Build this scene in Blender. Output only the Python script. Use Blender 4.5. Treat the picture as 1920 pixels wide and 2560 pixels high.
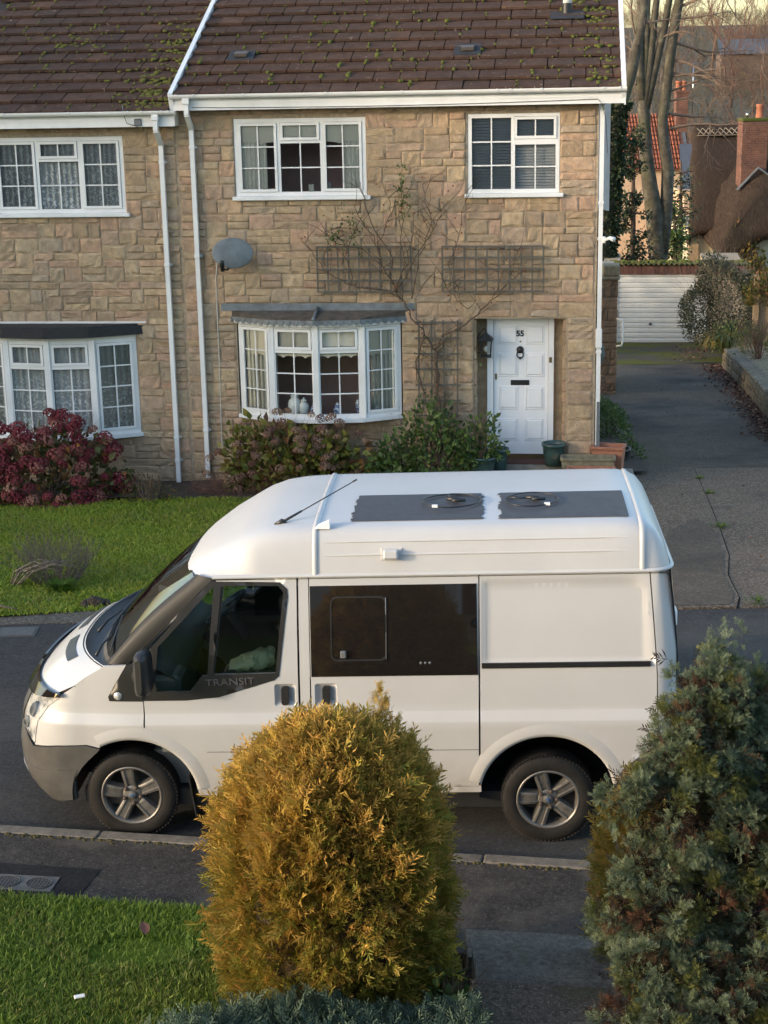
import bpy, bmesh, math, random
import numpy as np
from mathutils import Vector, Matrix
from mathutils.geometry import delaunay_2d_cdt
R = math.radians
rng = np.random.default_rng(7)
random.seed(7)
sc = bpy.context.scene
for o in list(bpy.data.objects):
    bpy.data.objects.remove(o)
col = sc.collection

# ------------------------------------------------------------------ camera
cam = bpy.data.objects.new('camera', bpy.data.cameras.new('camera'))
col.objects.link(cam)
cam.data.sensor_fit = 'VERTICAL'
cam.data.sensor_height = 36.0
cam.data.sensor_width = 36.0
cam.data.lens = 56.53
cam.data.clip_start = 0.1
cam.data.clip_end = 3000
cam.matrix_world = Matrix.Translation((0, 0, 5.25)) @ Matrix.Rotation(R(90 - 15.36), 4, 'X') @ Matrix.Rotation(R(-1.14), 4, 'Z')
sc.camera = cam

# ------------------------------------------------------------------ sky, sun, exposure
SUN_EL, SUN_AZ = R(11.0), R(-110.0)          # low winter sun from the left, behind the camera
w = bpy.data.worlds.new('World')
sc.world = w
w.use_nodes = True
wn = w.node_tree.nodes
sky = wn.new('ShaderNodeTexSky')
sky.sky_type = 'NISHITA'
sky.sun_disc = False
sky.sun_elevation = SUN_EL
sky.sun_rotation = SUN_AZ
sky.air_density = 1.0
sky.dust_density = 2.0
sky.ozone_density = 1.2
bg = wn['Background']
bg.inputs['Strength'].default_value = 0.15
w.node_tree.links.new(sky.outputs[0], bg.inputs[0])
sl = bpy.data.lights.new('sun', 'SUN')
sl.energy = 0.85
sl.angle = R(2.0)
sl.color = (1.0, 0.82, 0.63)
sun = bpy.data.objects.new('sun', sl)
col.objects.link(sun)
sdir = Vector((math.sin(SUN_AZ) * math.cos(SUN_EL), math.cos(SUN_AZ) * math.cos(SUN_EL), math.sin(SUN_EL)))
sun.rotation_euler = sdir.to_track_quat('Z', 'Y').to_euler()
sun.location = sdir * 60
sc.view_settings.view_transform = 'Standard'
sc.view_settings.look = 'None'
sc.view_settings.gamma = 1.0
sc.view_settings.use_curve_mapping = False
sc.view_settings.exposure = 1.92
sc.cycles.use_denoising = True
sc.cycles.max_bounces = 5
sc.cycles.diffuse_bounces = 2
sc.cycles.glossy_bounces = 2
sc.cycles.transparent_max_bounces = 24
sc.cycles.sample_clamp_indirect = 4.0

# ------------------------------------------------------------------ helpers
def link(o, parent=None):
    col.objects.link(o)
    if parent is not None:
        o.parent = parent
    return o

def tag(o, label=None, cat=None, group=None, kind=None):
    if label: o['label'] = label
    if cat: o['category'] = cat
    if group: o['group'] = group
    if kind: o['kind'] = kind
    return o

def empty(name, loc=(0, 0, 0), rz=0.0, label=None, cat=None, group=None, parent=None):
    o = bpy.data.objects.new(name, None)
    o.empty_display_size = 0.1
    link(o, parent)
    o.location = loc
    o.rotation_euler = (0, 0, rz)
    return tag(o, label, cat, group)

def np_mesh(name, V, F, mat=None, parent=None, smooth=False, attrs=None, loc=None):
    """V (n,3), F (m,k) uniform faces, fast path"""
    V = np.ascontiguousarray(V, dtype=np.float32)
    F = np.ascontiguousarray(F, dtype=np.int32)
    m, k = F.shape
    me = bpy.data.meshes.new(name)
    me.vertices.add(len(V))
    me.vertices.foreach_set('co', V.ravel())
    me.loops.add(m * k)
    me.loops.foreach_set('vertex_index', F.ravel())
    me.polygons.add(m)
    me.polygons.foreach_set('loop_start', np.arange(0, m * k, k, dtype=np.int32))
    me.polygons.foreach_set('loop_total', np.full(m, k, dtype=np.int32))
    if smooth:
        me.polygons.foreach_set('use_smooth', np.ones(m, dtype=bool))
    if attrs:
        for an, av in attrs.items():
            a = me.attributes.new(an, 'FLOAT', 'POINT')
            a.data.foreach_set('value', np.ascontiguousarray(av, dtype=np.float32))
    me.update(calc_edges=True)
    if mat: me.materials.append(mat)
    o = bpy.data.objects.new(name, me)
    link(o, parent)
    if loc is not None: o.location = loc
    return o

class MB:
    """collects shapes; build() links them as ONE mesh object"""
    def __init__(self):
        self.v, self.f, self.s = [], [], []
    def add(self, vs, fs, smooth=False):
        n = len(self.v)
        self.v += [tuple(p) for p in vs]
        for f in fs:
            self.f.append([i + n for i in f]); self.s.append(smooth)
        return self
    def box(self, a, b, M=None, bev=0.0):
        x0, y0, z0 = a; x1, y1, z1 = b
        if bev > 0:
            e = bev
            vs, fs = [], []
            # chamfered box: 24 verts
            idx = {}
            for sx in (0, 1):
                for sy in (0, 1):
                    for sz in (0, 1):
                        cx, cy, cz = (x0, x1)[sx], (y0, y1)[sy], (z0, z1)[sz]
                        dx, dy, dz = (e, -e)[sx], (e, -e)[sy], (e, -e)[sz]
                        for k, p in enumerate(((cx, cy + dy, cz + dz), (cx + dx, cy, cz + dz), (cx + dx, cy + dy, cz))):
                            idx[(sx, sy, sz, k)] = len(vs); vs.append(p)
            I = lambda *k: idx[k]
            for s in (0, 1):
                fs.append([I(s, 0, 0, 0), I(s, 1, 0, 0), I(s, 1, 1, 0), I(s, 0, 1, 0)][::(-1 if s == 0 else 1)])
                fs.append([I(0, s, 0, 1), I(1, s, 0, 1), I(1, s, 1, 1), I(0, s, 1, 1)][::(1 if s == 0 else -1)])
                fs.append([I(0, 0, s, 2), I(1, 0, s, 2), I(1, 1, s, 2), I(0, 1, s, 2)][::(-1 if s == 0 else 1)])
            for a_ in (0, 1):
                for b_ in (0, 1):
                    fs.append([I(0, a_, b_, 1), I(1, a_, b_, 1), I(1, a_, b_, 2), I(0, a_, b_, 2)])
                    fs.append([I(a_, 0, b_, 0), I(a_, 1, b_, 0), I(a_, 1, b_, 2), I(a_, 0, b_, 2)])
                    fs.append([I(a_, b_, 0, 0), I(a_, b_, 1, 0), I(a_, b_, 1, 1), I(a_, b_, 0, 1)])
                    for c_ in (0, 1):
                        fs.append([I(a_, b_, c_, 0), I(a_, b_, c_, 1), I(a_, b_, c_, 2)])
        else:
            vs = [(x0, y0, z0), (x1, y0, z0), (x1, y1, z0), (x0, y1, z0), (x0, y0, z1), (x1, y0, z1), (x1, y1, z1), (x0, y1, z1)]
            fs = [(0, 3, 2, 1), (4, 5, 6, 7), (0, 1, 5, 4), (1, 2, 6, 5), (2, 3, 7, 6), (3, 0, 4, 7)]
        if M is not None: vs = [M @ Vector(p) for p in vs]
        return self.add(vs, fs)
    def bar(self, p, q, wx, wy, up=(0, 0, 1)):
        p, q = Vector(p), Vector(q)
        d = (q - p); L = d.length
        if L < 1e-6: return self
        d.normalize(); up = Vector(up)
        if abs(d.dot(up)) > 0.98: up = Vector((0, 1, 0))
        s = d.cross(up).normalized(); t = s.cross(d)
        M = Matrix((s, d, t)).transposed().to_4x4(); M.translation = p
        return self.box((-wx / 2, 0, -wy / 2), (wx / 2, L, wy / 2), M)
    def tube(self, pts, rad, n=8, cap=True):
        pts = [Vector(p) for p in pts]
        if not hasattr(rad, '__len__'): rad = [rad] * len(pts)
        vs, fs = [], []
        prev = None
        for i, p in enumerate(pts):
            d = (pts[min(i + 1, len(pts) - 1)] - pts[max(i - 1, 0)])
            if d.length < 1e-9: d = Vector((0, 0, 1))
            d.normalize()
            if prev is None:
                a = Vector((0, 0, 1)) if abs(d.z) < 0.9 else Vector((1, 0, 0))
                s = d.cross(a).normalized()
            else:
                s = (prev - d * prev.dot(d))
                s = s.normalized() if s.length > 1e-6 else d.cross(Vector((0.3, 0.5, 0.8))).normalized()
            prev = s
            t = d.cross(s)
            for k in range(n):
                a = 2 * math.pi * k / n
                vs.append(p + (s * math.cos(a) + t * math.sin(a)) * rad[i])
        for i in range(len(pts) - 1):
            for k in range(n):
                fs.append((i * n + k, i * n + (k + 1) % n, (i + 1) * n + (k + 1) % n, (i + 1) * n + k))
        if cap:
            fs.append(tuple(range(n))[::-1]); fs.append(tuple((len(pts) - 1) * n + k for k in range(n)))
        return self.add(vs, fs, True)
    def lathe(self, prof, n=24, M=None, close=False, squash=1.0):
        vs, fs = [], []
        for r, z in prof:
            for k in range(n):
                a = 2 * math.pi * k / n
                vs.append(Vector((r * math.cos(a), squash * r * math.sin(a), z)))
        for i in range(len(prof) - 1):
            for k in range(n):
                fs.append((i * n + k, i * n + (k + 1) % n, (i + 1) * n + (k + 1) % n, (i + 1) * n + k))
        if M is not None: vs = [M @ p for p in vs]
        return self.add(vs, fs, True)
    def prism(self, poly, y0, y1, M=None):
        """poly in (x,z), extruded along y"""
        n = len(poly)
        vs = [(x, y0, z) for x, z in poly] + [(x, y1, z) for x, z in poly]
        fs = [tuple(range(n)), tuple(range(2 * n - 1, n - 1, -1))] + [(i, i + n, (i + 1) % n + n, (i + 1) % n) for i in range(n)]
        if M is not None: vs = [M @ Vector(p) for p in vs]
        return self.add(vs, fs)
    def slab(self, poly, z0, z1, M=None):
        """poly in (x,y), extruded along z; z0/z1 may be functions"""
        n = len(poly)
        g = lambda z, p: z(*p) if callable(z) else z
        vs = [(x, y, g(z0, (x, y))) for x, y in poly] + [(x, y, g(z1, (x, y))) for x, y in poly]
        fs = [tuple(range(n))[::-1], tuple(range(n, 2 * n))] + [(i, (i + 1) % n, (i + 1) % n + n, i + n) for i in range(n)]
        if M is not None: vs = [M @ Vector(p) for p in vs]
        return self.add(vs, fs)
    def grid(self, P, smooth=True, wrap=False):
        """P[i][j] points"""
        a, b = len(P), len(P[0])
        vs = [p for r in P for p in r]
        fs = []
        for i in range(a - 1):
            for j in range(b if wrap else b - 1):
                fs.append((i * b + j, i * b + (j + 1) % b, (i + 1) * b + (j + 1) % b, (i + 1) * b + j))
        return self.add(vs, fs, smooth)
    def mesh(self, name, mat=None, recalc=True):
        me = bpy.data.meshes.new(name)
        me.from_pydata([tuple(p) for p in self.v], [], self.f)
        me.polygons.foreach_set('use_smooth', self.s)
        if recalc:
            bm = bmesh.new(); bm.from_mesh(me)
            bmesh.ops.recalc_face_normals(bm, faces=bm.faces)
            bm.to_mesh(me); bm.free()
        if mat: me.materials.append(mat)
        me.update()
        return me
    def build(self, name, mat=None, parent=None, loc=None, rz=None, recalc=True):
        o = bpy.data.objects.new(name, self.mesh(name, mat, recalc))
        link(o, parent)
        if loc is not None: o.location = loc
        if rz is not None: o.rotation_euler = (0, 0, rz)
        return o

def inst(name, me, parent=None, loc=(0, 0, 0), rot=None, scale=None):
    o = bpy.data.objects.new(name, me)
    link(o, parent)
    o.location = loc
    if rot is not None: o.rotation_euler = rot
    if scale is not None: o.scale = scale
    return o

def copy_tree(o, parent=None):
    c = o.copy()
    link(c)
    c.parent = parent
    for ch in list(o.children):
        copy_tree(ch, c)
    return c

def lerp(a, b, t): return a + (b - a) * t
def interp(x, xs, ys): return float(np.interp(x, xs, ys))

def in_poly(x, y, P):
    c = False
    n = len(P)
    j = n - 1
    for i in range(n):
        xi, yi = P[i]; xj, yj = P[j]
        if (yi > y) != (yj > y) and x < (xj - xi) * (y - yi) / (yj - yi) + xi: c = not c
        j = i
    return c

def resample(poly, sp):
    out = []
    n = len(poly)
    for i in range(n):
        a, b = poly[i], poly[(i + 1) % n]
        L = math.hypot(b[0] - a[0], b[1] - a[1])
        k = max(1, int(L / sp))
        for t in range(k):
            out.append((lerp(a[0], b[0], t / k), lerp(a[1], b[1], t / k)))
    return out

def panel(outer, holes=(), sp=0.05, f=None, thick=0.02, loops=(), rows=()):
    """2-D polygon with holes, triangulated and mapped by f(a,b,depth)->xyz, with an inward rim. loops: extra constraint loops"""
    polys = [resample(outer, sp)] + [resample(h, sp) for h in holes] + [resample(l, sp) for l in loops]
    vs, es = [], []
    for p in polys:
        n0 = len(vs)
        vs += p
        es += [(n0 + i, n0 + (i + 1) % len(p)) for i in range(len(p))]
    bnd = np.array(vs)
    xs = [p[0] for p in polys[0]]; ys = [p[1] for p in polys[0]]
    for b in rows:                                           # crease lines across the panel
        n0 = len(vs); ln = np.arange(min(xs) - .02, max(xs) + .03, sp)
        vs += [(a, b) for a in ln]; es += [(n0 + i, n0 + i + 1) for i in range(len(ln) - 1)]
    if rows: bnd = np.array(vs)
    gx = np.arange(min(xs) + sp * 0.7, max(xs), sp); gy = np.arange(min(ys) + sp * 0.7, max(ys), sp)
    for a in gx:
        for b in gy:
            if in_poly(a, b, polys[0]) and not any(in_poly(a, b, h) for h in polys[1:1 + len(holes)]):
                if np.min(np.hypot(bnd[:, 0] - a, bnd[:, 1] - b)) > sp * 0.45:
                    vs.append((a, b))
    r = delaunay_2d_cdt([Vector(p) for p in vs], es, [], 0, 1e-5)
    V2, F2 = r[0], r[2]
    fs = []
    for t in F2:
        cx = sum(V2[i].x for i in t) / len(t); cy = sum(V2[i].y for i in t) / len(t)
        if in_poly(cx, cy, polys[0]) and not any(in_poly(cx, cy, h) for h in polys[1:1 + len(holes)]):
            fs.append(tuple(t))
    mb = MB()
    mb.add([f(p.x, p.y, 0.0) for p in V2], fs, True)
    if thick:
        cnt = {}
        for t in fs:
            for i in range(len(t)):
                e = (t[i], t[(i + 1) % len(t)])
                k = tuple(sorted(e)); cnt.setdefault(k, []).append(e)
        for k, l in cnt.items():
            if len(l) == 1:
                a, b = l[0]
                A, B = V2[a], V2[b]
                mb.add([f(A.x, A.y, 0.0), f(B.x, B.y, 0.0), f(B.x, B.y, thick), f(A.x, A.y, thick)], [(0, 3, 2, 1)], False)
    return mb

def rrect(x0, x1, z0, z1, r, n=4):
    out = []
    for cx, cz, a0 in ((x1 - r, z0 + r, -90), (x1 - r, z1 - r, 0), (x0 + r, z1 - r, 90), (x0 + r, z0 + r, 180)):
        for k in range(n + 1):
            a = R(a0 + 90 * k / n)
            out.append((cx + r * math.cos(a), cz + r * math.sin(a)))
    return out

# ------------------------------------------------------------------ materials
MATS = {}
class NT:
    def __init__(s, name):
        s.m = bpy.data.materials.new(name); s.m.use_nodes = True
        s.t = s.m.node_tree; s.n = s.t.nodes; s.l = s.t.links
        s.b = s.n['Principled BSDF']; s.out = s.n['Material Output']
        MATS[name] = s.m
    def new(s, typ, **kw):
        n = s.n.new(typ)
        for k, v in kw.items():
            if k.startswith('i_'): n.inputs[k[2:].replace('_', ' ')].default_value = v
            else: setattr(n, k, v)
        return n
    def link(s, a, b): s.l.new(a, b)
    def coord(s, obj=True):
        return s.new('ShaderNodeTexCoord').outputs['Object'] if obj else s.new('ShaderNodeNewGeometry').outputs['Position']
    def noise(s, scale, detail=4, rough=.55, vec=None, dist=0):
        n = s.new('ShaderNodeTexNoise'); n.inputs['Scale'].default_value = scale
        n.inputs['Detail'].default_value = detail; n.inputs['Roughness'].default_value = rough; n.inputs['Distortion'].default_value = dist
        if vec is not None: s.link(vec, n.inputs['Vector'])
        return n.outputs['Fac']
    def ramp(s, fac, stops, interp='LINEAR'):
        r = s.new('ShaderNodeValToRGB'); e = r.color_ramp; e.interpolation = interp
        while len(e.elements) < len(stops): e.elements.new(0.5)
        for k, (p, c) in enumerate(stops):
            e.elements[k].position = p; e.elements[k].color = (c[0], c[1], c[2], 1) if hasattr(c, '__len__') else (c, c, c, 1)
        s.link(fac, r.inputs['Fac'])
        return r.outputs['Color']
    def mix(s, fac, a, b, blend='MIX'):
        m = s.new('ShaderNodeMix'); m.data_type = 'RGBA'; m.blend_type = blend
        for sock, v in ((m.inputs[0], fac), (m.inputs[6], a), (m.inputs[7], b)):
            if isinstance(v, (int, float)): sock.default_value = v
            elif isinstance(v, tuple): sock.default_value = (v[0], v[1], v[2], 1)
            else: s.link(v, sock)
        return m.outputs[2]
    def math(s, op, a, b=0.0, clamp=False):
        m = s.new('ShaderNodeMath'); m.operation = op; m.use_clamp = clamp
        for sock, v in ((m.inputs[0], a), (m.inputs[1], b)):
            if isinstance(v, (int, float)): sock.default_value = v
            else: s.link(v, sock)
        return m.outputs[0]
    def base(s, c): 
        if isinstance(c, tuple): s.b.inputs['Base Color'].default_value = (c[0], c[1], c[2], 1)
        else: s.link(c, s.b.inputs['Base Color'])
    def bump(s, h, strength=.3, dist=.02):
        b = s.new('ShaderNodeBump'); b.inputs['Strength'].default_value = strength; b.inputs['Distance'].default_value = dist
        s.link(h, b.inputs['Height']); s.link(b.outputs[0], s.b.inputs['Normal'])
    def rough(s, v): 
        if isinstance(v, (int, float)): s.b.inputs['Roughness'].default_value = v
        else: s.link(v, s.b.inputs['Roughness'])
    def rnd(s):
        a = s.new('ShaderNodeAttribute'); a.attribute_name = 'rnd'
        o = s.new('ShaderNodeObjectInfo')
        return s.math('FRACT', s.math('ADD', a.outputs['Fac'], o.outputs['Random']))
    def attr(s, nm):
        a = s.new('ShaderNodeAttribute'); a.attribute_name = nm
        return a.outputs['Fac']

def simple(name, c, rough=.6, var=.12, scale=6., bump=0., bscale=40., metal=0., rnd=0., coat=0., spec=.5, geo=False):
    n = NT(name)
    vec = n.coord(not geo)
    a = n.noise(scale, 5, .6, vec)
    lo = tuple(x * (1 - var) for x in c); hi = tuple(min(1, x * (1 + var)) for x in c)
    cc = n.ramp(a, [(.3, lo), (.7, hi)])
    if rnd:
        r = n.rnd()
        cc = n.mix(1.0, cc, n.ramp(r, [(0, 1 - rnd), (1, 1 + rnd)]), 'MULTIPLY')
    n.base(cc)
    n.rough(rough)
    n.b.inputs['Metallic'].default_value = metal
    n.b.inputs['Specular IOR Level'].default_value = spec
    if coat: n.b.inputs['Coat Weight'].default_value = coat; n.b.inputs['Coat Roughness'].default_value = .08
    if bump: n.bump(n.noise(bscale, 5, .6, vec), bump, .01)
    return n.m

def foliage(name, stops, rough=.6, transl=.25, tipc=None, tipf=.5, spec=.3):
    """colour by the per-spray random value, optional different tip colour, some light through the leaf"""
    n = NT(name)
    r = n.rnd()
    c = n.ramp(r, stops)
    if tipc is not None:
        c = n.mix(n.math('MULTIPLY', n.attr('tip'), tipf), c, tipc)
    n.base(c); n.rough(rough); n.b.inputs['Specular IOR Level'].default_value = spec
    if transl:
        t = n.new('ShaderNodeBsdfTranslucent'); n.link(c, t.inputs['Color'])
        mx = n.new('ShaderNodeMixShader'); mx.inputs[0].default_value = transl
        n.link(n.b.outputs[0], mx.inputs[1]); n.link(t.outputs[0], mx.inputs[2]); n.link(mx.outputs[0], n.out.inputs['Surface'])
    return n.m

def glass(name, tint=(.9, .95, .95), fres=1.5, dark=0.0):
    n = NT(name)
    n.n.remove(n.b)
    tr = n.new('ShaderNodeBsdfTransparent'); tr.inputs[0].default_value = (*[t * (1 - dark) for t in tint], 1)
    gl = n.new('ShaderNodeBsdfGlossy'); gl.inputs['Roughness'].default_value = .02
    vec = n.coord(False)
    fr = n.new('ShaderNodeFresnel'); fr.inputs[0].default_value = fres
    mx = n.new('ShaderNodeMixShader')
    n.link(fr.outputs[0], mx.inputs[0]); n.link(tr.outputs[0], mx.inputs[1]); n.link(gl.outputs[0], mx.inputs[2])
    n.link(mx.outputs[0], n.out.inputs['Surface'])
    return n.m

def mat_stone():
    n = NT('stone')
    vec = n.coord(False)
    r = n.rnd()
    c = n.ramp(r, [(0, (.37, .26, .165)), (.2, (.45, .33, .205)), (.38, (.34, .25, .17)), (.55, (.46, .30, .20)), (.70, (.49, .36, .225)), (.84, (.38, .295, .21)), (1, (.48, .31, .215))])
    a = n.noise(9, 6, .65, vec)
    c = n.mix(1.0, c, n.ramp(a, [(.25, .66), (.75, 1.3)]), 'MULTIPLY')
    c = n.mix(n.ramp(n.noise(2.2, 3, .5, vec), [(.45, 0), (.7, .45)]), c, (.31, .245, .17))      # grey weathering
    sp = n.ramp(n.noise(55, 2, .5, vec), [(.66, 0), (.70, 1)])                                     # pale lichen specks
    msk = n.ramp(n.noise(1.1, 3, .6, vec), [(.40, 0), (.56, .85)])
    c = n.mix(n.math('MULTIPLY', sp, msk), c, (.55, .50, .42))
    n.base(c); n.rough(.9); n.b.inputs['Specular IOR Level'].default_value = .2
    h = n.math('ADD', n.noise(14, 6, .7, vec), n.math('MULTIPLY', n.noise(60, 4, .6, vec), .4))
    n.bump(h, .8, .025)
    return n.m

def mat_tile():
    n = NT('roof_tile')
    vec = n.coord(False)
    r = n.rnd()
    c = n.ramp(r, [(0, (.072, .045, .034)), (.35, (.082, .050, .038)), (.7, (.068, .043, .034)), (.92, (.090, .055, .041)), (1, (.115, .066, .046))])
    c = n.mix(1.0, c, n.ramp(n.noise(6, 6, .7, vec), [(.25, .7), (.75, 1.35)]), 'MULTIPLY')
    c = n.mix(n.ramp(n.noise(1.3, 3, .5, vec), [(.5, 0), (.75, .5)]), c, (.055, .045, .040))
    lich = n.ramp(n.noise(16, 2, .5, vec, 1.0), [(.70, 0), (.73, 1)])
    c = n.mix(n.math('MULTIPLY', lich, .7), c, (.36, .27, .22))
    lich2 = n.ramp(n.noise(9, 3, .6, vec, .5), [(.715, 0), (.74, 1)])
    c = n.mix(n.math('MULTIPLY', lich2, .75), c, (.30, .17, .05))
    n.base(c); n.rough(.95); n.b.inputs['Specular IOR Level'].default_value = .1
    n.bump(n.noise(45, 6, .7, vec), .6, .012)
    return n.m

def mat_asphalt(name, c0, c1, speck=(.16, .15, .14), sth=.66, big=.5, patch=None, patchc=None, bump=.5, sscale=130, wet=.75):
    n = NT(name)
    vec = n.coord(False)
    c = n.ramp(n.noise(big, 5, .6, vec), [(.3, c0), (.7, c1)])
    c = n.mix(1.0, c, n.ramp(n.noise(28, 5, .75, vec), [(.25, .6), (.75, 1.4)]), 'MULTIPLY')
    c = n.mix(1.0, c, n.ramp(n.noise(7, 8, .8, vec), [(.3, .72), (.7, 1.28)]), 'MULTIPLY')
    sp = n.ramp(n.noise(sscale, 1, .5, vec), [(sth, 0), (sth + .03, 1)])
    c = n.mix(n.math('MULTIPLY', sp, .8), c, speck)
    sp2 = n.ramp(n.noise(sscale * .42, 2, .6, vec), [(sth - .03, 0), (sth + .01, 1)])
    c = n.mix(n.math('MULTIPLY', sp2, .55), c, speck)
    sp3 = n.ramp(n.noise(sscale * .3, 2, .6, vec), [(.32, 1), (.37, 0)])
    c = n.mix(n.math('MULTIPLY', sp3, .5), c, tuple(x * .45 for x in c0))
    if patchc is not None:
        c = n.mix(n.ramp(n.noise(patch[0], 5, .65, vec), [(patch[1], 0), (patch[2], 1)]), c, patchc)
    n.base(c); n.rough(max(wet, .85)); n.b.inputs['Specular IOR Level'].default_value = .12
    n.bump(n.noise(sscale, 3, .7, vec), bump, .01)
    return n.m

M = {}
M['stone'] = mat_stone()
M['mortar'] = simple('mortar', (.36, .28, .195), .95, .3, 20, .6, 60, geo=True)
M['tile'] = mat_tile()
M['underlay'] = simple('underlay', (.03, .022, .02), .9)
M['moss'] = foliage('moss', [(0, (.036, .046, .010)), (.5, (.08, .09, .016)), (.8, (.125, .13, .024)), (1, (.06, .05, .018))], .95, 0)
M['upvc'] = simple('white_plastic', (.74, .74, .73), .38, .09, 2.2, 0)
M['upvc_dirty'] = simple('weathered_white_plastic', (.68, .66, .62), .45, .10, 2.5, .1, 20)
M['sealant'] = simple('dark_sealant', (.06, .06, .06), .7)
M['glass'] = glass('window_glass', (.93, .95, .95), 1.5)
M['room'] = simple('dim_room', (.48, .43, .40), .9)
M['room_red'] = simple('dark_red_room', (.40, .25, .24), .9)
M['curtain'] = simple('cream_curtain', (.70, .66, .56), .9, .1, 12)
M['blind'] = simple('cream_blind', (.68, .62, .50), .9, .08, 3)
M['shade_grey'] = simple('grey_slatted_blind', (.22, .23, .24), .8)
M['lead'] = simple('lead_sheet', (.17, .19, .205), .55, .35, 7, .25, 12, metal=.3)
M['felt'] = simple('black_felt', (.022, .023, .026), .8, .3, 20, .5, 60)
M['black'] = simple('black_metal', (.015, .015, .016), .45)
M['wood_old'] = simple('weathered_trellis', (.105, .097, .08), .85, .3, 25, .3, 80)
M['dish'] = simple('grey_dish', (.17, .18, .175), .55, .25, 5)
M['cable'] = simple('white_cable', (.6, .58, .52), .6)
M['doorwhite'] = simple('white_door_paint', (.80, .81, .83), .35, .03, 4)
M['brass'] = simple('dull_brass', (.25, .19, .10), .45, metal=.8)
M['mat'] = simple('coir_mat', (.085, .035, .025), .95, .3, 40, .6, 90)
M['conc'] = simple('pale_concrete', (.22, .20, .17), .9, .3, 9, .4, 50, geo=True)
M['kerb'] = simple('kerb_concrete', (.125, .108, .088), .9, .35, 14, .5, 60, geo=True, rnd=.12)
M['terracotta'] = simple('terracotta', (.30, .125, .075), .75, .2, 14)
M['pot_green'] = simple('glazed_green_pot', (.035, .07, .065), .3, .3, 9)
M['pot_black'] = simple('black_pot', (.02, .02, .022), .5)
M['soil'] = simple('soil', (.045, .032, .022), .95, .4, 20, .8, 50, geo=True)
M['trough'] = simple('mossy_stone_trough', (.19, .165, .11), .95, .4, 12, .6, 40)
M['china'] = None
# ------------------------------------------------------------------ ground
SL = 0.0805
def yk(x): return 10.03 - 0.175 * x                     # road edge of the near kerb
def farz(y):
    return float(np.interp(y, [15.2, 60, 90, 150, 250, 330, 900], [0, -SL * 44.8, -3.7, 1.0, 9.0, 10.5, 10.5]))
def nearz(x, y):
    d = yk(x) - 1.09 - y                                # distance in from the pavement's back edge
    return 0.1 + (0.05 + 0.10 * d if d > 0 else 0.0)
def gz(x, y):
    if y > 15.2: return farz(y)
    if y < yk(x): return nearz(x, y)
    return 0.0

M['earth'] = simple('earth', (.07, .06, .035), .95, .4, 1.5, .5, 10, geo=True)
def mat_lawn(name, stops):
    n = NT(name); vec = n.coord(False)
    c = n.ramp(n.noise(1.6, 6, .65, vec), stops)
    c = n.mix(1.0, c, n.ramp(n.noise(40, 4, .7, vec), [(.3, .55), (.7, 1.3)]), 'MULTIPLY')
    n.base(c); n.rough(.95); n.b.inputs['Specular IOR Level'].default_value = .1
    n.bump(n.noise(60, 4, .7, vec), .8, .02)
    return n.m
M['lawn'] = mat_lawn('lawn_turf', [(.3, (.07, .11, .016)), (.5, (.115, .165, .02)), (.7, (.18, .20, .028))])
M['asphalt'] = mat_asphalt('road_asphalt', (.038, .037, .037), (.052, .050, .049), (.14, .13, .12), .67, .35, (.3, .48, .70), (.085, .08, .073))
M['tarmac'] = mat_asphalt('pavement_tarmac', (.033, .0305, .029), (.048, .044, .041), (.15, .135, .12), .67, .8, (.75, .50, .64), (.10, .088, .074), .5, 110)
M['patchtar'] = mat_asphalt('fresh_tarmac', (.016, .016, .018), (.021, .021, .022), (.05, .05, .05), .72, 1.2, None, None, .5, 150)
M['drive_rough'] = mat_asphalt('exposed_aggregate', (.082, .062, .046), (.117, .089, .066), (.29, .24, .19), .60, .5, (.6, .55, .72), (.060, .055, .052), .8, 75)
M['drive_smooth'] = mat_asphalt('worn_concrete', (.074, .059, .045), (.108, .086, .066), (.24, .20, .16), .66, .7, (.5, .50, .70), (.040, .036, .033), .4, 90)
M['drive_moss'] = mat_asphalt('mossy_concrete', (.055, .048, .036), (.08, .066, .045), (.16, .14, .10), .66, .7, (.55, .44, .56), (.085, .085, .015), .6, 60)
M['verge'] = mat_asphalt('gritty_verge', (.075, .062, .048), (.105, .088, .068), (.26, .23, .19), .6, 1.2, (1.1, .5, .65), (.06, .065, .025), .9, 70)
M['path'] = mat_asphalt('worn_path_concrete', (.085, .07, .055), (.12, .098, .078), (.25, .21, .17), .62, 1.5, (1.6, .55, .68), (.08, .08, .045), .9, 85)

# big terrain sheet out to the horizon
xs = np.unique(np.concatenate([np.linspace(-900, -60, 12), np.linspace(-60, 120, 61), np.linspace(120, 900, 12)]))
ys = np.unique(np.concatenate([np.linspace(-300, -10, 8), np.linspace(-10, 60, 71), np.linspace(60, 340, 57), np.linspace(340, 1500, 10)]))
V = []
for y in ys:
    for x in xs:
        z = gz(x, y)
        if -30 < x < 40 and 2 < y < 62: z -= 0.16 if y < 14.9 else 0.05
        if y > 90: z += 2.2 * math.sin(x * .021 + 1.3) * min(1, (y - 90) / 120) + 0.035 * max(-40, min(x - 45, 60)) * min(1, (y - 90) / 160)
        V.append((x, y, z))
nx = len(xs)
F = [(j * nx + i, j * nx + i + 1, (j + 1) * nx + i + 1, (j + 1) * nx + i) for j in range(len(ys) - 1) for i in range(nx - 1)]
tag(np_mesh('ground', np.array(V), np.array(F), M['earth'], smooth=True), kind='structure')

# road with its dished near channel
road = [(-40, yk(-40) - .02), (30, yk(30) - .02), (30, 15.2), (9, 15.2), (-5, 15.22), (-12, 16.5), (-40, 21.5)]
road = MB().slab([(x, y) for x, y in road], -0.1, 0.0)
tag(road.build('road', M['asphalt']), kind='structure')
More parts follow.
